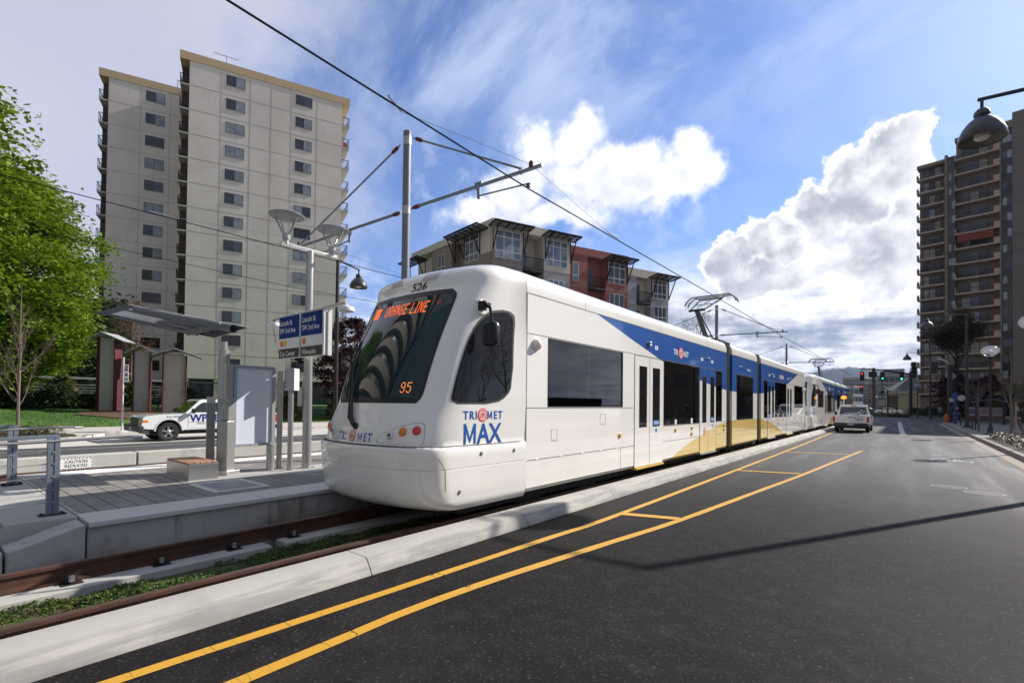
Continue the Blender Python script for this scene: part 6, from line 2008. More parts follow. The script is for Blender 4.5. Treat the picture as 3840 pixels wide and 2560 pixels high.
# louvred canopies with struts
def canopy(x0, x1, z, ux=Vector((1, 0, 0)), out=Vector((0, -1, 0)), o=Vector((0, 0, 0)), proj=1.35, struts=None):
    m = MB()
    def P(a, d, zz): return o + ux * a + out * d + Vector((0, 0, zz))
    rise = .16
    m.beam(P(x0 - .55, proj, z + rise), P(x1 + .55, proj, z + rise), .07, .16, up=(0, 0, 1)); m.beam(P(x0 - .55, .05, z), P(x1 + .55, .05, z), .07, .12, up=(0, 0, 1))
    n = max(3, int((x1 - x0 + 1.1) / .75))
    for k in range(n + 1):
        a = x0 - .55 + (x1 - x0 + 1.1) * k / n
        m.beam(P(a, .05, z), P(a, proj, z + rise), .05, .10, up=(0, 0, 1))
    c = m.build('canopy', M_railb, mb_)
    l = MB()
    for k in range(9):
        d = .15 + (proj - .2) * k / 8
        l.beam(P(x0 - .53, d, z + .06 + rise * d / proj), P(x1 + .53, d, z + .06 + rise * d / proj), .105, .02, up=(0, 0, 1))
    l.build('louvres', M_railb, c)
    for a in (struts or (x0 - .1, x1 + .1)):
        s = MB()
        s.beam(P(a, .06, z - 2.1), P(a, proj * .85, z + .08), .07, .10)
        s.beam(P(a, .06, z - 2.2), P(a, .06, z), .07, .07)
        s.build('canopy_strut', M_railb, c)
canopy(.1, 3.1, 17.68); canopy(5.75, 8.5, 17.68); canopy(13.3, 15.9, 16.55); canopy(19.6, 22.0, 15.5)
canopy(1.2, 5.6, 17.70, ux=lf, out=lo_, struts=(1.9, 4.4, 5.9))
canopy(11.8, 14.9, 17.0, ux=lf, out=lo_)
bl = MB()
for a, b, z in ((0, 8.6, 14.445), (8.66, 16.1, 13.45), (16.16, 22.1, 12.3), (0, 8.6, 11.2)): bl.box(a, b, -.012, .0, z - .03, z + .03)
bl.build('belt_joint', M_jnt, mb_)

# ---- dark balcony tower on the right
M_twB = mat('tower_dark_concrete', (.19, .15, .12), .85, var=.08, vscale=.2)
M_rib = mat('ribbed_panel', (.165, .148, .13), .85, var=.06, vscale=.3)
rt = empty('balcony_tower', (2.16, 132.65, 0), R_(-10.66), 'dark brown high-rise with stacked balconies at the right edge of the photograph', 'apartment building')
BX(-.2, 4.15, 1.5, 22, -.5, 51.9).build('wall', M_twB, rt)
BX(-.45, 4.0, .0, 22.1, 51.3, 51.95).build('parapet', M_twB, rt)
BX(3.98, 4.42, -.1, 1.6, -.5, 52.6).build('pilaster', M_twB, rt)
BX(4.42, 5.56, .3, 22, -.5, 52.2).build('stair_strip_wall', M_winD, rt)
BX(5.56, 12.0, 1.4, 22, -.5, 55.2).build('wall', M_twB, rt)
BX(5.5, 12.1, .0, 22.2, 54.8, 55.5).build('parapet', M_twB, rt)
BX(11.92, 12.15, -.2, 1.5, -.5, 55.6).build('pilaster', M_twB, rt)
BX(12.15, 13.62, .3, 22, -.5, 54.5).build('dark_strip', M_winD, rt)
BX(12.05, 13.7, -.05, 22, 54.5, 55.9).build('parapet', M_twB, rt)
rb = BX(13.62, 34, .0, 22, -.5, 57.2).build('ribbed_wall', M_rib, rt)
r_ = MB()
for k in range(40): r_.box(13.9 + k * .5, 13.95 + k * .5, -.02, -.002, 0, 57)
for k in range(19): r_.box(13.62, 34, -.022, -.003, 54.9 - k * 2.98, 54.98 - k * 2.98)
r_.build('panel_joint', mat('joint_brown', (.10, .085, .07), .9), rt)
rnd = random.Random(17)
M_plant = mat('balcony_plants', (.02, .035, .012), .9)
def rt_balcony(x0, x1, z, zh, endw=.55, awn=False):
    s = MB(); s.box(x0, x1, -.25, 1.4, z - .32, z - .02)
    if x0 < 1: s.box(x0, x0 + .18, -.25, 1.4, z - .02, z + .85)
    else:
        s.box(x1 - .85, x1, -.25, 1.2, z - .02, z + .95); s.box(x0, x0 + .14, -.25, 1.3, z - .02, z + .9)
    b = s.build('balcony', mat('balcony_band', (.36, .29, .24), .85), rt)
    r = MB(); a0, a1 = x0 + .2, x1 - (.05 if x0 < 1 else .9)
    n = int((a1 - a0) / .16)
    for k in range(n + 1):
        x = a0 + (a1 - a0) * k / n; r.box(x - .012, x + .012, -.22, -.20, z, z + .9)
    r.box(a0, a1, -.23, -.19, z + .86, z + .92)
    r.build('railing', M_railb, b)
    w0, w1 = (x0 + .85, x1 - .75) if x0 < 1 else (x0 + .85, x1 - 1.75)
    nn = 3
    wf = MB().box(w0, w1, 1.36, 1.45, z + .05, z + 2.15).build('window', M_wframe, rt)
    for k in range(nn):
        a, c_ = w0 + (w1 - w0) * k / nn + .05, w0 + (w1 - w0) * (k + 1) / nn - .05
        MB().box(a, c_, 1.345, 1.355, z + .12, z + 2.08).build('pane', rnd.choice((M_winD, M_winA, M_winB, M_winA, M_winC, mat('pane_beige', (.30, .28, .23), .3))), wf)
    if rnd.random() < .75:
        pl = MB()
        for k in range(26):
            x = rnd.uniform(a0, a1); leaves(pl, (x, .1, z + rnd.uniform(.1, .8)), .35, 6, .10, rnd)
        tag(pl.build('plants', M_plant, b), kind='stuff')
    if awn: MB().box(x0 + .4, x1 - .9, -.5, -.42, z + 1.05, z + 2.5).build('awning', mat('awning_red', (.17, .035, .022), .9), b)
for k in range(17): rt_balcony(-.45, 3.96, 49.0 - 2.78 * k, 2.78)
for k in range(17): rt_balcony(5.5, 11.95, 51.15 - 2.98 * k, 2.98, awn=(k == 6))
for k in range(18):
    z = 51.0 - 2.86 * k
    for x0, x1, z0 in ((4.50, 5.52, z - .9), (12.25, 13.55, 51.9 - 2.98 * k)):
        f = MB().box(x0, x1, .24, .31, z0, z0 + 1.5).build('window', M_wframe, rt)
        for i in (0, 1):
            a = x0 + .04 + i * (x1 - x0) / 2
            MB().box(a, a + (x1 - x0) / 2 - .07, .225, .235, z0 + .05, z0 + 1.45).build('pane', rnd.choice((M_winB, M_winA, M_winC, M_winD, M_winB)), f)
# ---- building outside the frame whose shadow lies over the pavement
ob = empty('corner_office', (13.5, 68, 0), 0, 'brick corner building beyond the right edge whose shade covers the far lane', 'building')
BX(0, 11, 0, 26, -.5, 23.4).build('wall', M_twB, ob)
for z in (4, 8, 12, 16):
    w_ = MB()
    for k in range(3): w_.box(-.01, .0, 1 + k * 2.1, 2.2 + k * 2.1, z, z + 1.8); w_.box(1 + k * 3.1, 2.8 + k * 3.1, -.01, .0, z, z + 1.8)
    w_.build('window_row', M_winA, ob)

# ---- distant buildings
def far_block(loc, W, D_, H, rz, wallm, glassm, lab, floors, bays, roofw=None, name='distant_building', group=None, slabs=True):
    r = empty(name, loc, R_(rz), lab, 'building', group)
    MB().box(0, W, 0, D_, -1, H).build('wall', wallm, r)
    n = floors
    fh = (H - .6) / n
    for j in range(n):
        g_ = MB()
        for i in range(bays):
            a0, a1 = W * i / bays + W / bays * .10, W * (i + 1) / bays - W / bays * .10
            g_.box(a0, a1, -.05, .0, j * fh + fh * .28, j * fh + fh * .92)
            if D_ > 0: g_.box(W, W + .05, D_ * i / bays + D_ / bays * .1, D_ * (i + 1) / bays - D_ / bays * .1, j * fh + fh * .28, j * fh + fh * .92)
        g_.build('window_row', glassm if not isinstance(glassm, (list, tuple)) else glassm[j % len(glassm)], r)
        if slabs:
            MB().box(-.3, W * .55, -.6, -.051, j * fh + .02, j * fh + .22).build('floor_slab', M_slabw, r)
    if roofw:
        MB().box(W * roofw[0], W * roofw[1], D_ * .2, D_ * .8, H, H + roofw[2]).build('roof_house', wallm, r)
    MB().box(-.15, W + .15, -.15, D_ + .1, H - .25, H + .05).build('parapet', M_slabw, r)
    return r
M_fg = mat('far_glass', (.10, .15, .18), .15, spec=.8, col2=(.20, .28, .31), vscale=.35, c2lo=.45, c2hi=.6)
M_fg2 = mat('far_glass_dark', (.04, .06, .075), .15, spec=.8, col2=(.12, .16, .19), vscale=.4)
M_fw = mat('far_wall_grey', (.20, .21, .22), .8, var=.1, vscale=.2)
M_fw2 = mat('far_wall_pale', (.36, .33, .29), .8, var=.1, vscale=.2)
M_fwt = mat('far_wall_tan', (.46, .36, .25), .8)
far_block((-19.5, 245, 0), 18, 14, 12.9, -6, M_fw, (M_fg, M_fg2), 'pale glassy apartment block far down the avenue, left of the signal pole', 5, 9)
far_block((-8.4, 232, 0), 13, 14, 13.6, 4, M_fw, (M_fg2, M_fg), 'taller glass apartment block far away behind the green traffic lights', 5, 8, (.15, .62, 2.4))
far_block((-24, 285, 0), 9, 10, 15.5, -6, M_fwt, M_fw, 'tan rooftop block far behind the red arrow signal', 4, 4, None, slabs=False)
far_block((-26, 205, 0), 12, 12, 8.6, -10, M_fw, M_fg2, 'low grey building right above the second tram roof', 3, 7)
far_block((-108, 60, 0), 6, 9, 14.9, 60, M_fwt, M_fg2, 'tan building glimpsed between the pale tower and the tram', 4, 3)
far_block((-112, 69.5, 0), 12, 9, 15.0, 30, M_fw, (M_fg2, M_fg), 'dark glassy block glimpsed beside the tan building, left of the tram', 6, 6)
far_block((-83, 51.5, 0), 9, 9, 9.2, 62, M_fw2, M_winC, 'low pale building just above the plum tree, left of the tram', 3, 5)
far_block((-34, 56.5, 0), 12, 12, 9.0, 67.3, M_grst, M_winC, 'grey block whose roof shows over the tram behind the louvred block', 3, 5)
# low hall with a hipped roof beyond the crossing
lw = empty('low_hall', (-3.5, 138, 0), R_(-4), 'low pale hall with a grey hipped roof behind the island trees', 'building')
BX(0, 14, 0, 16, -.5, 5.0).build('wall', mat('hall_wall', (.38, .34, .22), .8, var=.1), lw)
BX(.2, 2.0, -.06, .0, .4, 4.2).build('window', M_winD, lw)
BX(-.3, 14.3, -.35, 16.3, 4.6, 5.25).build('eaves', mat('eaves', (.42, .40, .37), .7), lw)
MB().add([(-.5, -.5, 5.26), (14.5, -.5, 5.26), (14.5, 16.5, 5.26), (-.5, 16.5, 5.26), (3.0, 5, 8.2), (11, 5, 8.2), (11, 11, 8.2), (3.0, 11, 8.2)], [(0, 1, 5, 4), (1, 2, 6, 5), (2, 3, 7, 6), (3, 0, 4, 7), (4, 5, 6, 7)]).build('roof', mat('hall_roof', (.10, .10, .105), .8), lw)
# hills on the horizon
M_hill = mat('hazy_wooded_hill', (.022, .045, .06), 1.0, col2=(.035, .060, .075), vscale=.006, var=.2)  # forest colour tinted blue, distant haze put into it
def ridge(y, hs, x0, x1, lab, m, thick=400, rough=4):
    n = len(hs); rows = []; rnd = random.Random(int(y)); mb = MB()
    N = 160
    top = []
    for i in range(N + 1):
        t = i / N * (n - 1); k = min(int(t), n - 2); f = t - k
        h = hs[k] * (1 - f) + hs[k + 1] * f
        top.append((x0 + (x1 - x0) * i / N, y + 120 * math.sin(i * .05), h + rnd.uniform(-rough, rough)))
    base_ = [top[max(0, min(N, i))][2] for i in range(N + 1)]
    sm_ = [sum(base_[max(0, i - 8):i + 9]) / len(base_[max(0, i - 8):i + 9]) for i in range(N + 1)]
    rows = [[(p[0], p[1] - thick, -5) for p in top], [(p[0], p[1] - thick * .1, s_ * .94) for p, s_ in zip(top, sm_)], [(p[0], p[1], p[2]) for p in top], [(p[0], p[1] + thick, -5) for p in top]]
    mb.grid(rows); o = mb.build('hills', m, smooth=80)
    tag(o, None, None, None, 'structure')
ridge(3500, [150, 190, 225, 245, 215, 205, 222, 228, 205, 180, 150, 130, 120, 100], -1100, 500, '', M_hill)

# ---- round-balconied tower behind the camera, mirrored in the windscreen
cv = empty('round_balcony_tower', (-28.9, -10.3, 0), 0, 'tower with curved balconies mirrored in the windscreen of the near tram', 'apartment building')
c_ = MB().lathe((0, 0, 0), [(6.5, -.5), (6.5, 34)], 40); c_.build('round_wall', mat('curved_wall', (.26, .235, .19), .8), cv, smooth=60)
MB().box(-18, -4, -13, -2, -.5, 34).build('wall', M_stucco, cv)
MB().box(2, 15, -34, -8, -.5, 36).build('glass_wing', mat('wing_glass', (.06, .10, .12), .1, spec=.8), cv)
for k in range(10):
    z = 2.5 + 3.1 * k
    b = MB().lathe((0, 0, 0), [(6.5, z), (7.4, z), (7.4, z + 1.35), (7.1, z + 1.35)], 40).build('balcony_band', mat('curved_band', (.34, .30, .24), .8), cv, smooth=60)
    MB().lathe((0, 0, 0), [(6.55, z + 1.4), (6.55, z + 2.9)], 40).build('window_band', mat('band_window', (.11, .105, .10), .3), cv)

# ------------------------------------------------------------------ right-hand pavement and the crossing
M_lampglass = bpy.data.materials.new('clear_globe'); M_lampglass.use_nodes = True
_t = M_lampglass.node_tree; _t.nodes.clear(); q = NT(_t)
_g = q.n('ShaderNodeBsdfPrincipled', ins={'Base Color': (.35, .36, .40, 1), 'Roughness': .15, 'Specular IOR Level': .8, 'Coat Weight': .6})
_tl = q.n('ShaderNodeBsdfTranslucent', ins={0: (.42, .42, .47, 1)})
_m = q.n('ShaderNodeMixShader', ins={0: .55, 1: _g.outputs[0], 2: _tl.outputs[0]})
_tp = q.n('ShaderNodeBsdfTransparent')
_m2 = q.n('ShaderNodeMixShader', ins={0: .55, 1: _m.outputs[0], 2: _tp.outputs[0]})
q.n('ShaderNodeOutputMaterial', ins={0: _m2.outputs[0]})
M_iron = mat('iron_dark', (.028, .025, .028), .5, metal=.3)

def globe_lamp(loc, h, lab, R0=.40):
    r = empty('globe_lamp', loc, 0, lab, 'street lamp', 'globe lamps along the right pavement')
    MB().lathe((0, 0, 0), [(.24, 0), (.24, .05), (.15, .10), (.12, .40), (.075, .50), (.06, 1.2), (.055, h - .45), (.10, h - .38), (.14, h - .30), (.10, h - .28)], 14).build('post', M_iron, r, smooth=True)
    g_ = [(.14, h - .29)] + [(R0 * math.cos(R_(a)), h + .02 + R0 * .72 * math.sin(R_(a))) for a in range(-50, 90, 12)] + [(.001, h + .02 + R0 * .72)]
    go = MB().lathe((0, 0, 0), g_, 26).build('globe', M_lampglass, r, smooth=True)
    MB().lathe((0, 0, h - .27), [(.05, 0), (.06, .20), (.13, .24), (.13, .28), (.001, .34)], 14).build('lamp_core', M_steel, go)
    return r
gl = globe_lamp((3.62, 37.9, .15), 4.62, 'globe lamp on a dark post at the kerb, the nearest whole one on the right')
copy_thing(gl, (3.62, 25.9, .15), 0, 'globe lamp cut off by the right edge of the photograph')
copy_thing(gl, (3.5, 66.5, .15), 0, 'globe lamp behind the round blue transit sign by the orange hydrant')
copy_thing(gl, (1.25, 92, .12), 0, 'globe lamp beyond the crossing, just right of the signal mast')
copy_thing(gl, (-1.43, 118, .1), 0, 'globe lamp on the green verge in front of the low hall')
copy_thing(gl, (-7.4, 190, .1), 0, 'tiny globe lamp far down the avenue beside the brown signal pole')

M_sigred = mat('signal_red', (.3, .0, .0), .4, emit=(1, .03, .03), estr=3.0)
M_siggreen = mat('signal_green', (.0, .3, .2), .4, emit=(.03, 1, .62), estr=2.6)
M_lensdark = mat('lens_dark', (.02, .015, .012), .4)
def signal_head(loc, lit, rz, lab, sc=1.0, arrow=False):
    r = empty('traffic_light', loc, rz, lab, 'traffic light', 'traffic lights over the crossing')
    MB().box(-.30, .30, -.012, .0, -1.42, .04).build('back_board', M_black, r)
    b = MB().box(-.17, .17, -.16, -.012, -1.30, -.08).build('housing', M_black, r, bevel=.02)
    for k, z in enumerate((-.28, -.69, -1.10)):
        on = (k == 0 and lit == 'r') or (k == 2 and lit == 'g')
        L = MB()
        if on and arrow:
            L.add([(-.13, -.172, z), (-.02, -.172, z + .11), (-.02, -.172, z + .035), (.13, -.172, z + .035), (.13, -.172, z - .035), (-.02, -.172, z - .035), (-.02, -.172, z - .11)], [(0, 1, 2), (0, 2, 5), (2, 3, 4, 5), (0, 5, 6)])
        else: add_flat(L, disc(.135, 20), (0, -.172, z), (1, 0, 0), (0, 0, 1))
        L.build('lens', (M_sigred if lit == 'r' else M_siggreen) if on else M_lensdark, b)
        v, f = disc(.165, 16, .15, 0, math.pi)
        MB().add([(x, -.16, y + z) for x, y in v] + [(x, -.36, y + z) for x, y in v], [(2 * i + 1, 2 * i + 3, 2 * i + 3 + len(v), 2 * i + 1 + len(v)) for i in range(16)]).build('visor', M_black, b)
    MB().cyl((0, -.06, .0), (0, -.06, .55), .03, .03, 8).build('hanger', M_iron, r)
    if sc != 1: r.scale = (sc,) * 3
    return r
sm_ = empty('signal_mast', (.52, 104.6, .1), 0, 'dark signal mast with a long curved arm over the crossing', 'traffic signal mast')
MB().cyl((0, 0, 0), (0, 0, 7.45), .26, .20, 16).lathe((0, 0, 0), [(.42, 0), (.42, .10), (.27, .3)], 14).build('mast', M_iron, sm_, smooth=True)
MB().tube([(0, 0, 6.95), (-1.6, -1.1, 7.25), (-3.6, -2.6, 7.6), (-5.2, -4.0, 7.72), (-6.5, -5.1, 7.72)], [.16, .13, .11, .09, .08], 10).build('arm', M_iron, sm_, smooth=True)
signal_head((-5.75, 100.0, 7.35), 'r', 0, 'traffic light showing a red left arrow at the end of the arm', 1.0, True)
signal_head((-3.12, 101.7, 7.42), 'g', 0, 'green traffic light in the middle of the arm')
signal_head((-.62, 103.7, 7.38), 'g', 0, 'green traffic light nearest the dark mast')
bb = empty('blank_sign', (-4.36, 100.8, 7.4), 0, 'dark unlit square sign hanging between the red arrow and the green light', 'sign')
MB().box(-.56, .56, -.12, .0, -.92, .02).build('sign_box', M_black, bb); MB().cyl((0, -.06, 0), (0, -.06, .4), .03, .03, 8).build('hanger', M_iron, bb)
def red_far(x, y, z, lab, sc): signal_head((x, y, z), 'r', 0, lab, sc)
red_far(-11.6, 142, 6.6, 'small red traffic light far down the avenue, left one of two', 1.15)
red_far(-8.4, 143, 6.7, 'small red traffic light far down the avenue, right one of two', 1.15)
fa = empty('signal_mast', (-6.4, 152, .1), 0, 'brown pole far down the avenue holding the two small red lights', 'traffic signal mast')
MB().cyl((0, 0, 0), (0, 0, 11.2), .42, .34, 12).build('mast', mat('pole_brown', (.10, .055, .04), .7), fa, smooth=True)
MB().tube([(0, 0, 6.6), (-2.5, -5, 7.0), (-6.5, -9, 7.1)], .07, 8).build('arm', M_iron, fa)
# side signal with curved lamp, posts and small signs on the island
sp2 = empty('signal_post', (-2.45, 103, .1), 0, 'post with a curved white lamp arm beside the low hall', 'street lamp')
MB().cyl((0, 0, 0), (0, 0, 4.4), .12, .10, 12).build('post', M_iron, sp2, smooth=True)
MB().tube([(0, 0, 4.4), (-.15, 0, 4.75), (-.55, 0, 5.05)], [.09, .12, .05], 8).build('lamp_arm', M_whitepaint, sp2, smooth=True)
MB().box(-.85, -.5, -.12, .12, 3.6, 4.3).build('signal_box', M_black, sp2)
ks = empty('lane_sign', (-3.15, 101, .1), 0, 'small square white lane sign on a post, left of the parked white car', 'sign')
MB().cyl((0, 0, 0), (0, 0, 6.6), .07, .06, 10).build('post', M_iron, ks)
MB().box(-.38, .38, -.10, -.07, 1.75, 2.65).build('plate', mat('sign_pale', (.42, .42, .40), .6), ks)
m = MB(); m.beam((-.12, -.11, 1.95), (-.12, -.11, 2.2), .05, .01); m.beam((-.12, -.11, 2.2), (-.25, -.11, 2.45), .05, .01); m.beam((.12, -.11, 1.95), (.12, -.11, 2.2), .05, .01); m.beam((.12, -.11, 2.2), (.25, -.11, 2.45), .05, .01)
m.build('arrows', M_black, ks)

# signal pole at the near right corner with curved lamp arm
cp_ = empty('signal_post', (3.38, 66.0, .15), 0, 'black corner post with a side-mounted signal and a curved white lamp arm, beside the hydrant', 'traffic signal mast')
MB().cyl((0, 0, 0), (0, 0, 5.8), .20, .18, 14).build('post', M_iron, cp_, smooth=True)
MB().tube([(0, 0, 5.6), (-.25, 0, 6.1), (-.7, 0, 6.35), (-1.1, 0, 6.35)], [.06, .10, .10, .05], 8).build('lamp_arm', M_steel, cp_, smooth=True)
MB().box(-1.5, -.9, -.2, .1, 4.9, 6.1).build('signal_box', M_black, cp_, bevel=.03)
MB().box(-.05, .30, -.26, -.22, 2.05, 2.45).build('paper_notice', mat('sign_pale', (.42, .42, .40)), cp_)
hy = empty('fire_hydrant', (3.08, 65.2, .15), 0, 'orange fire hydrant at the far end of the right kerb', 'fire hydrant')
MB().lathe((0, 0, 0), [(.22, 0), (.22, .05), (.15, .07), (.15, .50), (.19, .52), (.19, .57), (.15, .60), (.13, .72), (.06, .80), (.05, .86), (.001, .87)], 16).cyl((-.26, 0, .40), (.26, 0, .40), .065, .065, 10).cyl((0, 0, .36), (0, -.24, .36), .08, .08, 10).build('hydrant_body', mat('hydrant_orange', (.50, .09, .015), .5), hy, smooth=True)
ts = empty('transit_sign', (3.42, 59.6, .15), 0, 'blue transit stop post with a round white sign, left of the nearer dome lamp post', 'sign')
MB().box(-.09, .09, -.05, .05, 0, 2.85).build('post', mat('transit_blue', (.012, .05, .20), .5), ts)
MB().box(-.24, .22, -.06, .0, 2.25, 2.75).build('blue_plate', mat('transit_blue', (.012, .05, .20)), ts)
add_flat(MB(), disc(.27, 24), (.42, -.07, 2.35), (1, 0, 0), (0, 0, 1)).build('round_plate', mat('sign_pale', (.42, .42, .40)), ts)
for i, (x, y, l) in enumerate(((3.50, 46.0, 'short dark bollard post by the kerb, left one of a pair'), (3.66, 46.0, 'short dark bollard post by the kerb, right one of a pair'), (3.55, 56, 'single short post between the transit sign and the dome lamp post'))):
    b = empty('bollard', (x, y, .15), 0, l, 'bollard', 'short posts by the right kerb'); MB().cyl((0, 0, 0), (0, 0, .85), .045, .045, 10).lathe((0, 0, .85), [(.045, 0), (.03, .03), (.001, .04)], 10).build('post', M_iron, b)
bs2 = empty('bus_shelter', (5.9, 62, .15), 0, 'small bus shelter with a curved blue roof among the bare trees on the right', 'bus shelter')
for x in (-.9, .9):
    for y in (-.5, .5): MB().box(x - .05, x + .05, y - .05, y + .05, 0, 2.0).build('post', M_iron, bs2)
rows = [[(-1.15 + 2.3 * k / 10, y, 2.0 + .30 * math.sin(math.pi * k / 10)) for k in range(11)] for y in (-.8, .8)]
MB().grid(rows).build('curved_roof', mat('shelter_blue', (.06, .08, .16), .4, coat=.4), bs2, smooth=True, solid=.05)
for k in range(6): MB().box(-.9, .9, .42, .46, .25 + k * .22, .36 + k * .22).build('bench_slat', mat('slat_grey', (.10, .11, .12), .6), bs2)
bn2 = empty('real_estate_banner', (5.95, 85, .15), R_(-6), 'long white banner with red letters on a low red wall, behind the transit sign', 'banner')
MB().box(0, 3.4, 0, .3, -.1, .55).build('brick_base', mat('brick_red', (.16, .04, .03), .8), bn2)
MB().box(0, 3.4, .1, .18, .56, 1.55).build('banner_sheet', mat('banner_white', (.45, .43, .42), .6), bn2)
m = MB(); add_flat(m, text_polys('GRAY', .62, .02, 1.1), (2.2, .095, 1.05), (1, 0, 0), (0, 0, 1)); m.build('banner_lettering', mat('banner_red', (.40, .02, .02), .6), bn2)
MB().box(.2, .8, .094, .099, .7, 1.4).build('banner_panel', mat('banner_blue', (.08, .10, .16), .6), bn2)

# trees and shrubs on the right
M_twd = mat('twig_dark', (.030, .024, .022), .9)
M_twg = mat('twig_grey', (.13, .105, .095), .9)
rt1 = bare_tree((4.25, 36.3, .15), 4.6, 'bare young street tree with a stake by the right planting strip', 51, m=M_twg, depth=5, trunk=.075, spread=.55)
copy_thing(rt1, (3.62, 43.6, .15), R_(70), 'thin bare sapling between the globe lamp and the dome lamp post', (.8, .8, .85))
copy_thing(rt1, (6.5, 48, .15), R_(160), 'bare young tree in front of the curved blue shelter', 1.1)
copy_thing(rt1, (-1.9, 106, .1), R_(10), 'bare sapling on the far verge in front of the low hall', .9)
MB_st = empty('tree_stake', (4.42, 36.3, .15), 0, 'pale wooden stake tied to the bare young tree', 'stake'); MB().cyl((0, 0, 0), (0, 0, 1.8), .04, .035, 8).build('stake', M_barkpale, MB_st)

def open_tree(loc, h, lab, seed, leafm, nl, trunk=.32, ls=.16, spread=.7, m=None, name='budding_tree', ln=.30):
    rnd = random.Random(seed)
    r = empty(name, loc, 0, lab, 'tree')
    tk = MB(); tips = []
    limb(tk, (0, 0, -.2), (0, 0, 1), h * ln, trunk, 4, rnd, tips, spread, 6, .10, (2, 3), .70)
    tk.build('trunk', m or M_twd, r)
    lv = MB()
    for k in range(nl):
        p, d = rnd.choice(tips); leaves(lv, p + Vector((rnd.gauss(0, .4), rnd.gauss(0, .4), rnd.gauss(0, .3))), .5, 4, ls, rnd)
    lv.build('crown', leafm, r)
    return r
M_bud = leaf_mat('bud_leaves', (.055, .05, .014), (.085, .06, .02), .35)
open_tree((5.2, 88, .15), 15.5, 'large dark budding tree spread in front of the balcony tower', 61, M_bud, 3200, .42, .15, .75, ln=.33)
broad_tree('plum_tree', (6.0, 101, .12), 6.5, 3.6, 'dark plum tree between the signal mast and the corner post', M_dkred, 62, None, nl=9000, ls=.16, clumps=150, base=.15)
broad_tree('plum_tree', (9.3, 96, .12), 6.0, 3.2, 'dark plum tree behind the dome lamp post, right of the corner post', M_dkred, 63, None, nl=8000, ls=.16, clumps=140, base=.15)
broad_tree('olive_shrub_tree', (11.0, 76, .15), 4.5, 3.6, 'loose olive green bush tree behind the blue shelter at the right edge', M_olive, 64, None, nl=7000, ls=.13, clumps=130, base=.02)
broad_tree('olive_shrub_tree', (7.5, 100, .12), 4.5, 3.4, 'olive green bush tree below the plum tree left of the transit sign', M_olive, 65, None, nl=7000, ls=.15, clumps=130, base=.02)
s4 = shrub((3.2, 103, .12), 2.2, 1.6, 1.5, M_dkgr, 66, 'dark shrub beside the far pavement right of the signal mast', n=2200, ls=.12, group='shrubs at the far corner')
for i, (x, y, s, l) in enumerate(((6.5, 104, 1.1, 'dark shrub behind the walking person at the far corner'), (12.5, 84, 1.3, 'dark shrub at the foot of the tower beside the banner'), (1.3, 112, .9, 'dark shrub left of the far pavement beyond the mast'))): copy_thing(s4, (x, y, .12), R_(i * 70), l, s)
con = empty('conifer', (1.6, 178, 0), 0, 'dark conifer peeping out left of the balcony tower', 'tree')
MB().cyl((0, 0, 0), (0, 0, 13), .35, .05, 8).build('trunk', M_twd, con)
lv = MB(); rnd = random.Random(67)
for k in range(700):
    t = rnd.random(); a = rnd.uniform(0, 6.28); rr = 2.4 * (1 - t) * rnd.uniform(.5, 1.05)
    leaves(lv, (rr * math.cos(a), rr * math.sin(a), 2 + 12.2 * t), .5, 8, .25, rnd, .3)
lv.build('crown', M_dkgr, con)
# bare tree behind the trams
open_tree((-25.0, 75.5, 0), 16.5, 'wide bare tree with first pale buds rising behind the near tram', 71, M_spring, 1700, .60, .11, .8, m=mat('twig_brown2', (.10, .075, .05), .9), ln=.36)
# planting strip
psx = MB(); rnd = random.Random(72)
for i in range(1700):
    y = rnd.uniform(8, 33.5); x = rnd.uniform(3.15, 3.35 + (4.9 - 3.3) * min(1, (34 - y) / 10 + .1))
    leaves(psx, (x, y, .17 + rnd.uniform(0, .30)), .16, 5, .045, rnd)
tag(psx.build('ground_cover', leaf_mat('strip_leaves', (.045, .048, .018), (.10, .085, .045), .2)), 'low pale flowering ground cover in the strip beside the right kerb', None, None, 'stuff')
tag(MB().add([(2.985, 6, .152), (5.0, 6, .152), (5.0, 24, .152), (3.25, 33.8, .152), (2.985, 33.8, .152)], [(0, 1, 2, 3, 4)]).build('planting_bed', mat('soil', (.045, .04, .022))), kind='structure')
gi = MB(); rnd = random.Random(73)
for i in range(1200):
    y = rnd.uniform(100, 106); x = rnd.uniform(-11, -2.2)
    leaves(gi, (x, y, .2 + rnd.uniform(0, .35)), .3, 5, .10, rnd)
for i in range(500):
    leaves(gi, (rnd.uniform(-2.2, .3), rnd.uniform(98.5, 100.5), .15 + rnd.uniform(0, .25)), .25, 5, .09, rnd)
tag(gi.build('ground_cover', leaf_mat('island_leaves', (.07, .06, .03), (.12, .10, .05), .2)), 'rough brownish ground cover on the island beyond the crossing', None, None, 'stuff')

# unseen side of the street, mirrored in the tram windows: bare trees and a hedge
mt = open_tree((13, 4, 0), 10, 'bare tree across the road, mirrored in the tram windows', 81, M_bud, 200, .2, .1, .8, ln=.30)
mt['label'] = 'bare tree out of frame on the right, mirrored in the near tram windows'
mt['group'] = 'bare trees mirrored in the tram windows'
for i, (x, y, s, r_z) in enumerate(((15, 12, 1.1, 60), (12.5, 20, .9, 140), (17, 28, 1.2, 220), (14, -4, 1.0, 300))):
    copy_thing(mt, (x, y, 0), R_(r_z), None, s)
eh = empty('roadside_hedge', (18, 0, 0), 0, 'dark hedge out of frame across the road, mirrored in the tram doors', 'hedge')
MB().box(0, 1.5, -20, 50, 0, 2.2).build('hedge_core', mat('hedge_dark', (.012, .018, .006)), eh)

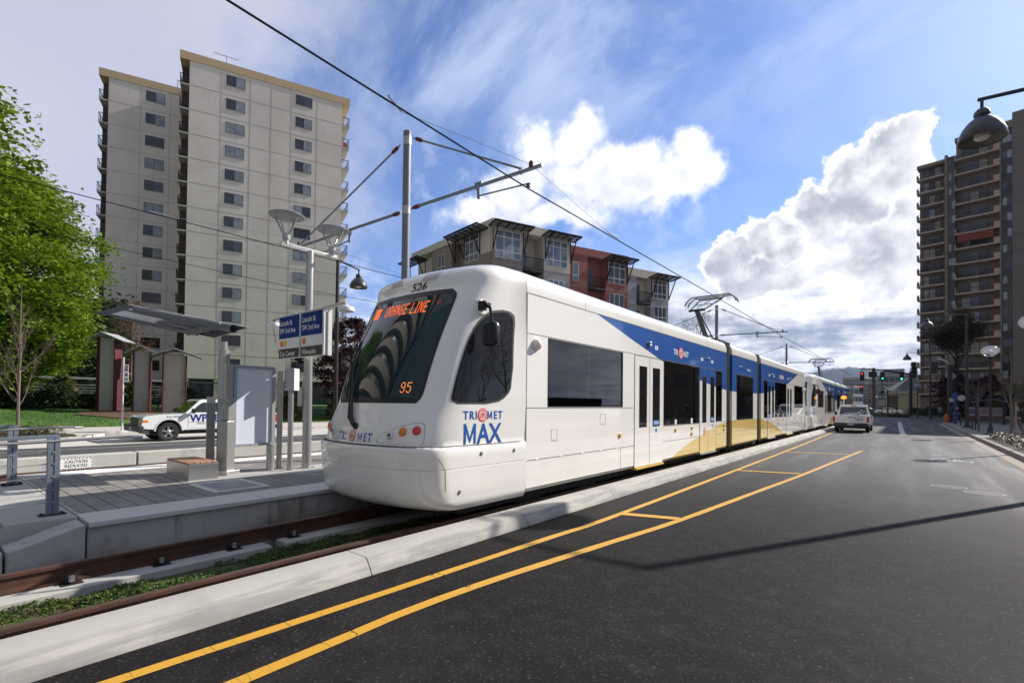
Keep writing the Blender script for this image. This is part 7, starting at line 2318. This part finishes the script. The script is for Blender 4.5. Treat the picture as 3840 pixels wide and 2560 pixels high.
# ------------------------------------------------------------------ vehicles and people
M_carwhite = mat('car_white', (.80, .80, .79), .25, coat=.9, var=.03, vscale=1.5)
M_tyre = mat('tyre', (.018, .018, .018), .8)
M_rim = mat('alloy', (.55, .55, .54), .3, metal=.8)
M_carglass = mat('car_glass', (.02, .028, .026), .04, spec=.9, coat=.4)
M_bumper = mat('bumper_grey', (.035, .04, .045), .5)
M_tail = mat('tail_lamp', (.45, .02, .015), .2, coat=.8)
M_chrome = mat('lamp_clear2', (.6, .6, .6), .15, metal=.6)


def arch(cy, r, z0, n=10, rev=False):
    """wheel-arch points from front to back over a wheel"""
    a = [(cy + r * math.cos(math.pi * k / n), z0 + r * math.sin(math.pi * k / n)) for k in range(n + 1)]
    return a[::-1] if rev else a


def wheel(parent, x, y, r, w, sg, rimspokes=5):
    t = MB().lathe((x, y, r), [(r * .62, -w / 2), (r * .93, -w / 2), (r, -w * .32), (r, w * .32), (r * .93, w / 2), (r * .62, w / 2)], 32, axis=(sg, 0, 0), caps=False).build('wheel', M_tyre, parent, smooth=40)
    m = MB()
    m.lathe((x, y, r), [(r * .64, -w * .3), (r * .64, w * .42), (r * .58, w * .42), (r * .56, w * .1), (r * .56, -w * .3)], 28, axis=(sg, 0, 0), caps=False)
    c = Vector((x + sg * w * .30, y, r))
    m.lathe(c, [(r * .20, -.03), (r * .20, .035), (r * .12, .05), (.001, .05)], 14, axis=(sg, 0, 0))
    for k in range(rimspokes):
        a = k * 2 * math.pi / rimspokes + .3
        d = Vector((0, math.cos(a), math.sin(a)))
        m.beam(c + d * r * .15, c + d * r * .60, .025, r * .22, up=(Vector((1, 0, 0)).cross(d)))
    m.build('rim', M_rim, t, smooth=30)
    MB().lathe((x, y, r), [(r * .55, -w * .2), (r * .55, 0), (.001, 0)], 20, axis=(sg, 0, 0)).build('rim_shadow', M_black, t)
    return t


def pickup(name, loc, rz, lab, W=1.74, L=5.0, hood=1.05, tall=1.66, ext=False):
    r = empty(name, loc, rz, lab, 'pickup truck')
    h = W / 2; F_ = L / 2; fy, ry = F_ - .88, -F_ + 1.12; wr = .36
    zb = .42
    # body side profile with wheel arches (y, z)
    prof = [(-F_, .62), (-F_ + .02, 1.06), (-.52, 1.07), (.95, 1.05), (F_ - .62, 1.03), (F_ - .16, .975), (F_ - .05, .92), (F_ - .03, .80), (F_, .60), (F_ - .04, .50), (fy + .46, .46)]
    prof += arch(fy, .44, .40) + [(fy - .46, .42), (ry + .46, .42)] + arch(ry, .44, .40) + [(ry - .46, .50)]
    def side(xa, xb, pr): return MB().prism(pr, (xb, 0, 0), (0, 1, 0), (0, 0, 1), xb - xa)
    # cab and nose are solid, the bed is open
    nose_pr = [p for p in prof if p[0] > -.60]
    i0 = [k for k, p in enumerate(prof) if p[0] > -.60]
    npf = [(-.56, .42), (-.56, 1.065)] + [p for p in prof if p[0] > -.53 and prof.index(p) > 1]
    side(-h, h, npf).build('body', M_carwhite, r, bevel=.035, seg=3)
    bed = [(-F_, .55), (-F_, 1.06), (-.575, 1.07), (-.575, .42), (ry + .46, .42)] + arch(ry, .44, .40) + [(ry - .46, .50)]
    for xa, xb in ((-h, -h + .11), (h - .11, h)):
        side(xa, xb, bed).build('bed_side', M_carwhite, r, bevel=.02)
    MB().box(-h + .11, h - .11, -F_ + .06, -.575, .60, .66).build('bed_floor', M_bumper, r)
    tg = MB().box(-h + .115, h - .115, -F_ - .02, -F_ + .06, .60, 1.06).build('tailgate', M_carwhite, r, bevel=.015)
    MB().box(-.13, .13, -F_ - .026, -F_ - .018, .93, .975).build('tailgate_handle', M_black, tg)
    # cab
    top = [(-.50, 1.06), (-.43, tall - .10), (-.36, tall), (.42, tall), (.52, tall - .03), (1.12, 1.03)]
    ti = .17
    vs = []; 
    for sx, rng in ((-1, 0), (1, 0)):
        for y, z in top: vs.append((sx * (h - .03 - ti * (z - 1.03) / (tall - 1.03)), y, z))
    n = len(top)
    MB().add(vs, [tuple(range(n)), tuple(range(2 * n - 1, n - 1, -1))] + [(i, n + i, n + (i + 1) % n, (i + 1) % n) for i in range(n)]).build('cab', M_carwhite, r, bevel=.03, seg=3)
    def cabx(z, o=.0): return h - .03 - ti * (z - 1.03) / (tall - 1.03) + o
    for sg in (-1, 1):
        o = .006
        pts = [(-.36, 1.10), (-.33, tall - .12), (.40, tall - .12), (.55, tall - .20), (.92, 1.10)]
        wv = [(sg * cabx(z, o), y, z) for y, z in pts]
        MB().add(wv, [tuple(range(5))]).build('side_window', M_carglass, r)
        sm = MB()
        for (a, b), (c, d) in (((-.40, .46), (-.40, 1.05)), ((.98, .50), (.98, 1.02)), ((-.40, .46), (.90, .46)), ((-.40, .72), (.98, .72))):
            sm.beam((sg * (h + .001), a, b), (sg * (h + .001), c, d), .012, .004, up=(1, 0, 0))
        sm.build('door_seam', mat('seam_grey', (.20, .20, .20), .7), r)
        MB().box(sg * (h), sg * (h + .035), -.30, -.14, .93, .965).build('door_handle', M_bumper, r, bevel=.008)
        m = MB().box(sg * (h + .06), sg * (h + .22), .80, .90, 1.06, 1.25); m.beam((sg * (h - .03), .88, 1.10), (sg * (h + .08), .86, 1.12), .05)
        m.build('wing_mirror', M_black, r, bevel=.02)
        tr = [(y, z) for y, z in arch(fy, .47, .40)]
        for cy in (fy, ry):
            v, f = disc(.475, 18, .43, 0, math.pi)
            MB().add([(sg * (h + .004), cy + x, .40 + y) for x, y in v], f).build('arch_lip', mat('arch_white', (.66, .66, .65), .4), r, solid=.01)
            wheel(r, sg * (h - .12), cy, wr, .22, sg)
            MB().box(sg * .30, sg * (h - .24), cy - .40, cy + .40, .30, .85).build('wheel_well', M_black, r)
        # lamps
        MB().box(sg * (h - .36), sg * (h - .02), F_ - .10, F_ + .005, .72, .87).build('headlight', M_chrome, r, bevel=.02)
        MB().box(sg * (h - .10), sg * (h + .004), F_ - .22, F_ - .02, .72, .83).build('turn_signal', mat('lamp_amber', (.75, .22, .01)), r, bevel=.015)
        MB().box(sg * (h - .13), sg * (h + .006), -F_ - .018, -F_ + .07, .64, 1.0).build('tail_light', M_tail, r, bevel=.015)
    def front(z, y, o=0): return y
    def yz(t): return (1.12 + (.52 - 1.12) * t, 1.03 + (tall - .03 - 1.03) * t)
    nn = Vector((0, .63, .6)).normalized() * .006
    a, b = yz(.10), yz(.92)
    MB().add([Vector((-cabx(a[1]) + .06, a[0], a[1])) + nn, Vector((cabx(a[1]) - .06, a[0], a[1])) + nn, Vector((cabx(b[1]) - .05, b[0], b[1])) + nn, Vector((-cabx(b[1]) + .05, b[0], b[1])) + nn], [(0, 1, 2, 3)]).build('windscreen', M_carglass, r)
    MB().add([(-h + .17, -.497, 1.12), (h - .17, -.497, 1.12), (h - .26, -.442, tall - .14), (-h + .26, -.442, tall - .14)], [(3, 2, 1, 0)]).build('rear_window', M_carglass, r)
    MB().box(-.14, .14, -.44, -.40, tall - .09, tall - .04).build('brake_light', M_tail, r)
    MB().box(-.48, .48, F_ - .03, F_ + .012, .64, .90).build('grille', M_black, r, bevel=.02)
    for k in range(3): MB().box(-.46, .46, F_ + .012, F_ + .02, .68 + k * .07, .70 + k * .07).build('grille_bar', M_bumper, r)
    MB().box(-h - .01, h + .01, F_ - .10, F_ + .12, .38, .63).build('front_bumper', M_bumper, r, bevel=.05, seg=3)
    MB().box(-.17, .17, F_ + .121, F_ + .128, .44, .56).build('front_plate', mat('plate', (.35, .38, .42), .5), r)
    MB().box(-h + .02, h - .02, -F_ - .16, -F_ + .03, .38, .58).build('rear_bumper', M_bumper, r, bevel=.03)
    MB().box(-.17, .17, -F_ - .168, -F_ - .161, .47, .60).build('number_plate', mat('plate_blue', (.40, .46, .52), .5), r)
    MB().box(-h + .2, h - .2, -F_ + .3, F_ - .3, .26, .44).build('underbody', M_black, r)
    return r


v1 = pickup('pickup_truck', (-22.95, 8.20, .004), R_(180), 'white pickup with blue door lettering parked on the far street behind the platform', tall=1.62)
# lettering on its left flank (local -x faces away; +x side faces the camera after the turn)
def side_text(root, h, txts, sg, m, nm='door_lettering'):
    mb = MB()
    for t, y, z, s, b, w in txts: add_flat(mb, text_polys(t, s, b, w), (sg * (h + .004), y, z), (0, sg, 0), (0, 0, 1))
    return mb.build(nm, m, root)
# after turning by 180 degrees the camera side is local -x
side_text(v1, .87, (('WP&B', .38, .88, .42, .03, .95),), -1, mat('lettering_navy', (.02, .02, .25), .4))
side_text(v1, .87, (('DIGITAL IMAGING', .32, .66, .085, .003, 1.0),), -1, mat('lettering_grey', (.1, .1, .15), .5), 'small_lettering')
side_text(v1, .87, (('ReproMAX', 1.45, .93, .10, .004, 1.1),), -1, mat('lettering_blue', (.04, .12, .30), .5), 'wing_lettering')
pr = empty('person', (-22.55, 8.25, .0), R_(180), 'driver in dark clothes behind the wheel of the white pickup', 'person')

v2 = pickup('pickup_truck', (-2.72, 39.6, .004), 0, 'white pickup with red lettering on its tailgate, standing on the road beside the second tram', W=1.86, tall=1.74)
t = MB(); add_flat(t, text_polys('C.O.A.', .16, .012, 1.1), (.42, -2.524, .98), (1, 0, 0), (0, 0, 1)); add_flat(t, text_polys('Flagging', .145, .012, 1.0), (.42, -2.524, .845), (1, 0, 0), (0, 0, 1)); add_flat(t, text_polys('503 667 0386', .06, .003, 1.0), (.42, -2.524, .745), (1, 0, 0), (0, 0, 1))
t.build('tailgate_lettering', mat('lettering_maroon', (.16, .008, .02), .5), v2)
bf = empty('folded_sign_stand', (-2.72, 38.0, 1.10), 0, 'tangle of grey folded sign-stand legs sticking out of the pickup bed', 'sign stand')
MB().tube([(-.55, -.9, -.06), (-.25, -.85, .12), (.45, -.8, .12), (.72, -.95, -.12)], .028, 6).build('frame_tube', M_steel, bf)
for a, b in (((.05, -.6, -.05), (.55, -.1, .30)), ((.2, -.6, -.1), (.68, -.1, .22)), ((-.62, -.7, -.1), (-.78, .1, .32)), ((.6, -.6, -.1), (.86, .1, .12)), ((-.5, -.6, .0), (.3, -.3, .08))):
    MB().beam(a, b, .05).build('leg', M_steel, bf)
bc = empty('warning_beacon', (-3.42, 41.3, 1.1), 0, 'amber flashing beacon on a short pole at the left of the pickup cab', 'beacon')
MB().cyl((0, 0, -.2), (0, 0, 1.05), .03, .03, 8).build('pole', M_whitepaint, bc)
MB().lathe((0, 0, 1.05), [(.16, 0), (.17, .10), (.13, .20), (.001, .22)], 14).build('amber_lamp', mat('amber_glow', (.6, .2, .01), .3, emit=(1, .42, .04), estr=.9), bc)
# white saloon beyond the island and a dark one
def saloon(loc, rz, lab, paint):
    r = empty('parked_car', loc, rz, lab, 'car', 'cars beyond the crossing')
    prof = [(-2.2, .35), (-2.22, .75), (-1.9, .92), (-1.1, .97), (-.55, 1.38), (.45, 1.40), (1.15, .98), (1.95, .85), (2.2, .68), (2.22, .35)]
    MB().prism([(y, z) for y, z in prof], (.86, 0, 0), (0, 1, 0), (0, 0, 1), 1.72).build('body', paint, r, bevel=.08, seg=3)
    for sg in (-1, 1):
        MB().add([(sg * .865, -.98, .99), (sg * .865, -.52, 1.32), (sg * .865, .42, 1.33), (sg * .865, 1.02, .99)], [(0, 1, 2, 3)]).build('side_window', M_carglass, r)
        for y in (-1.35, 1.4): wheel(r, sg * .80, y, .32, .2, sg)
        MB().box(sg * .5, sg * .84, -2.24, -2.18, .66, .80).build('tail_light', M_tail, r)
    MB().add([(-.7, -1.12, 1.0), (.7, -1.12, 1.0), (.62, -.60, 1.37), (-.62, -.60, 1.37)], [(0, 1, 2, 3)]).build('rear_window', M_carglass, r)
    return r
sc1 = saloon((-2.6, 119.5, .12), R_(78), 'white saloon car standing in front of the low hall beyond the island', M_carwhite)
sc2 = saloon((-6.6, 126, .12), R_(80), 'dark saloon car to the left of the white one beyond the island', mat('car_dark', (.02, .02, .024), .3, coat=.8))


# ---- people: skinned skeleton bodies with clothing regions
def person(loc, rz, lab, shirt, trousers, hair, stride=.22, H=1.70, root=None, seat=False):
    r = root or empty('person', loc, rz, lab, 'person')
    k = H / 1.70
    def build_skin(name, pts, edges, m, rad, parent=r):
        me = bpy.data.meshes.new(name); me.from_pydata([tuple(Vector(p) * k) for p in pts], edges, [])
        me.materials.append(m)
        o = bpy.data.objects.new(name, me); COL.objects.link(o); o.parent = parent
        sk = o.modifiers.new('skin', 'SKIN'); sk.use_smooth_shade = True
        for v, q_ in zip(me.skin_vertices[0].data, rad): v.radius = (q_[0] * k, q_[1] * k) if isinstance(q_, tuple) else (q_ * k, q_ * k)
        me.skin_vertices[0].data[0].use_root = True
        sb = o.modifiers.new('sub', 'SUBSURF'); sb.levels = 1; sb.render_levels = 2
        return o
    s = stride
    if seat:
        P = [(0, 0, .0), (0, -.02, .22), (0, -.02, .42), (0, -.02, .50), (0, .0, .60), (0, .02, .72),
             (-.17, -.01, .44), (-.22, .12, .22), (-.18, .36, .26), (.17, -.01, .44), (.22, .12, .22), (.18, .36, .26), (-.17, .40, .28), (.17, .40, .28)]
        E_ = [(0, 1), (1, 2), (2, 3), (3, 4), (4, 5), (2, 6), (6, 7), (7, 8), (2, 9), (9, 10), (10, 11), (8, 12), (11, 13)]
        R__ = [(.17, .12), (.16, .11), (.15, .10), .05, (.075, .09), (.07, .085), .06, .045, .035, .06, .045, .035, .035, .035]
        b = build_skin('body', P, E_, mat('skin', (.48, .30, .22), .6), R__)
        build_skin('jacket', [(0, 0, -.02), (0, -.02, .22), (0, -.02, .43), (-.17, -.01, .44), (-.22, .12, .22), (.17, -.01, .44), (.22, .12, .22)], [(0, 1), (1, 2), (2, 3), (3, 4), (2, 5), (5, 6)], shirt, [(.19, .14), (.175, .125), (.16, .11), .075, .058, .075, .058])
        hd = MB().lathe((0, -.02, .70), [(.085, 0), (.092, .05), (.08, .10), (.04, .14), (.001, .15)], 14).build('hair', hair, r, smooth=True)
        r.scale = (1, 1, 1)
        return r
    P = [(0, 0, .92), (0, .0, 1.12), (0, .0, 1.36), (0, .0, 1.46), (0, .01, 1.56), (0, .02, 1.66),
         (-.09, 0, .88), (-.10, s * .5, .48), (-.10, s, .09), (-.10, s + .12, .04),
         (.09, 0, .88), (.10, -s * .3, .48), (.10, -s, .10), (.10, -s + .12, .04),
         (-.19, 0, 1.38), (-.23, -.06, 1.12), (-.22, .06, .90), (.19, 0, 1.38), (.23, .03, 1.12), (.22, .16, .92),
         (-.22, .10, .83), (.22, .21, .86)]
    E_ = [(0, 1), (1, 2), (2, 3), (3, 4), (4, 5), (0, 6), (6, 7), (7, 8), (8, 9), (0, 10), (10, 11), (11, 12), (12, 13), (2, 14), (14, 15), (15, 16), (2, 17), (17, 18), (18, 19), (16, 20), (19, 21)]
    R__ = [(.15, .10), (.135, .09), (.15, .09), .05, (.072, .09), (.065, .08), .085, .055, .04, .035, .085, .055, .04, .035, .055, .042, .032, .055, .042, .032, .035, .035]
    build_skin('body', P, E_, mat('skin', (.48, .30, .22), .6), R__)
    build_skin('top', [(0, 0, .90), P[1], (0, 0, 1.38), P[14], P[15], (-.22, .04, .95), P[17], P[18], (.22, .13, .97)], [(0, 1), (1, 2), (2, 3), (3, 4), (4, 5), (2, 6), (6, 7), (7, 8)], shirt, [(.175, .125), (.16, .115), (.16, .10), .075, .058, .05, .075, .058, .05])
    build_skin('trousers', [(0, 0, .95), P[6], P[7], (-.10, s * .95, .13), P[10], P[11], (.10, -s * .95, .14)], [(0, 1), (1, 2), (2, 3), (0, 4), (4, 5), (5, 6)], trousers, [(.165, .12), .105, .075, .065, .105, .075, .065])
    MB().lathe(Vector((0, .005, 1.60)) * k, [(.085 * k, -.02), (.098 * k, .04 * k), (.085 * k, .09 * k), (.045 * k, .125 * k), (.001, .135 * k)], 16).build('hair', hair, r, smooth=True)
    fc = MB().lathe(Vector((0, .105, 1.585)) * k, [(.014 * k, -.02 * k), (.006 * k, .025 * k)], 6).build('nose', mat('skin', (.48, .30, .22)), r)
    for sx in (-.1, .1):
        MB().box((sx - .045) * k, (sx + .045) * k, ((s if sx < 0 else -s) - .08) * k, ((s if sx < 0 else -s) + .17) * k, 0, .07 * k).build('shoe', M_black, r, bevel=.02)
    return r
M_blacktop = mat('cloth_black', (.018, .018, .022), .9)
person(None, 0, None, M_blacktop, M_blacktop, mat('hair_dark', (.03, .02, .015), .8), root=pr, seat=True)
pr.location = (-22.62, 8.10, .72)
person((3.52, 87.6, .14), R_(200), 'person in a blue top and dark trousers walking on the far corner', mat('cloth_blue', (.10, .16, .26), .9), M_blacktop, mat('hair_dark', (.03, .02, .015)), .20)
person((4.05, 68.8, .14), R_(170), 'person in dark clothes half hidden behind the blue transit post', M_blacktop, mat('cloth_navy', (.03, .04, .08), .9), mat('hair_dark', (.03, .02, .015)), .18)
person((4.95, 40.4, .15), R_(250), 'person in a black top and khaki trousers walking behind the staked bare tree', M_blacktop, mat('cloth_khaki', (.17, .14, .09), .9), mat('cap_black', (.02, .02, .02), .8), .26)

# ------------------------------------------------------------------ air: far things fade slightly towards blue
M_haze = bpy.data.materials.new('haze_air'); M_haze.use_nodes = True
_t = M_haze.node_tree; _t.nodes.clear(); q = NT(_t)
_v = q.n('ShaderNodeVolumePrincipled', ins={'Color': (.55, .68, .95, 1), 'Density': .00007, 'Anisotropy': .2})
_o = q.n('ShaderNodeOutputMaterial'); _t.links.new(_v.outputs[0], _o.inputs['Volume'])
hz = MB().box(-6200, 6200, -500, 6200, -6.5, 420).build('haze', M_haze)
tag(hz, None, None, None, 'stuff')
scene.cycles.volume_bounces = 0
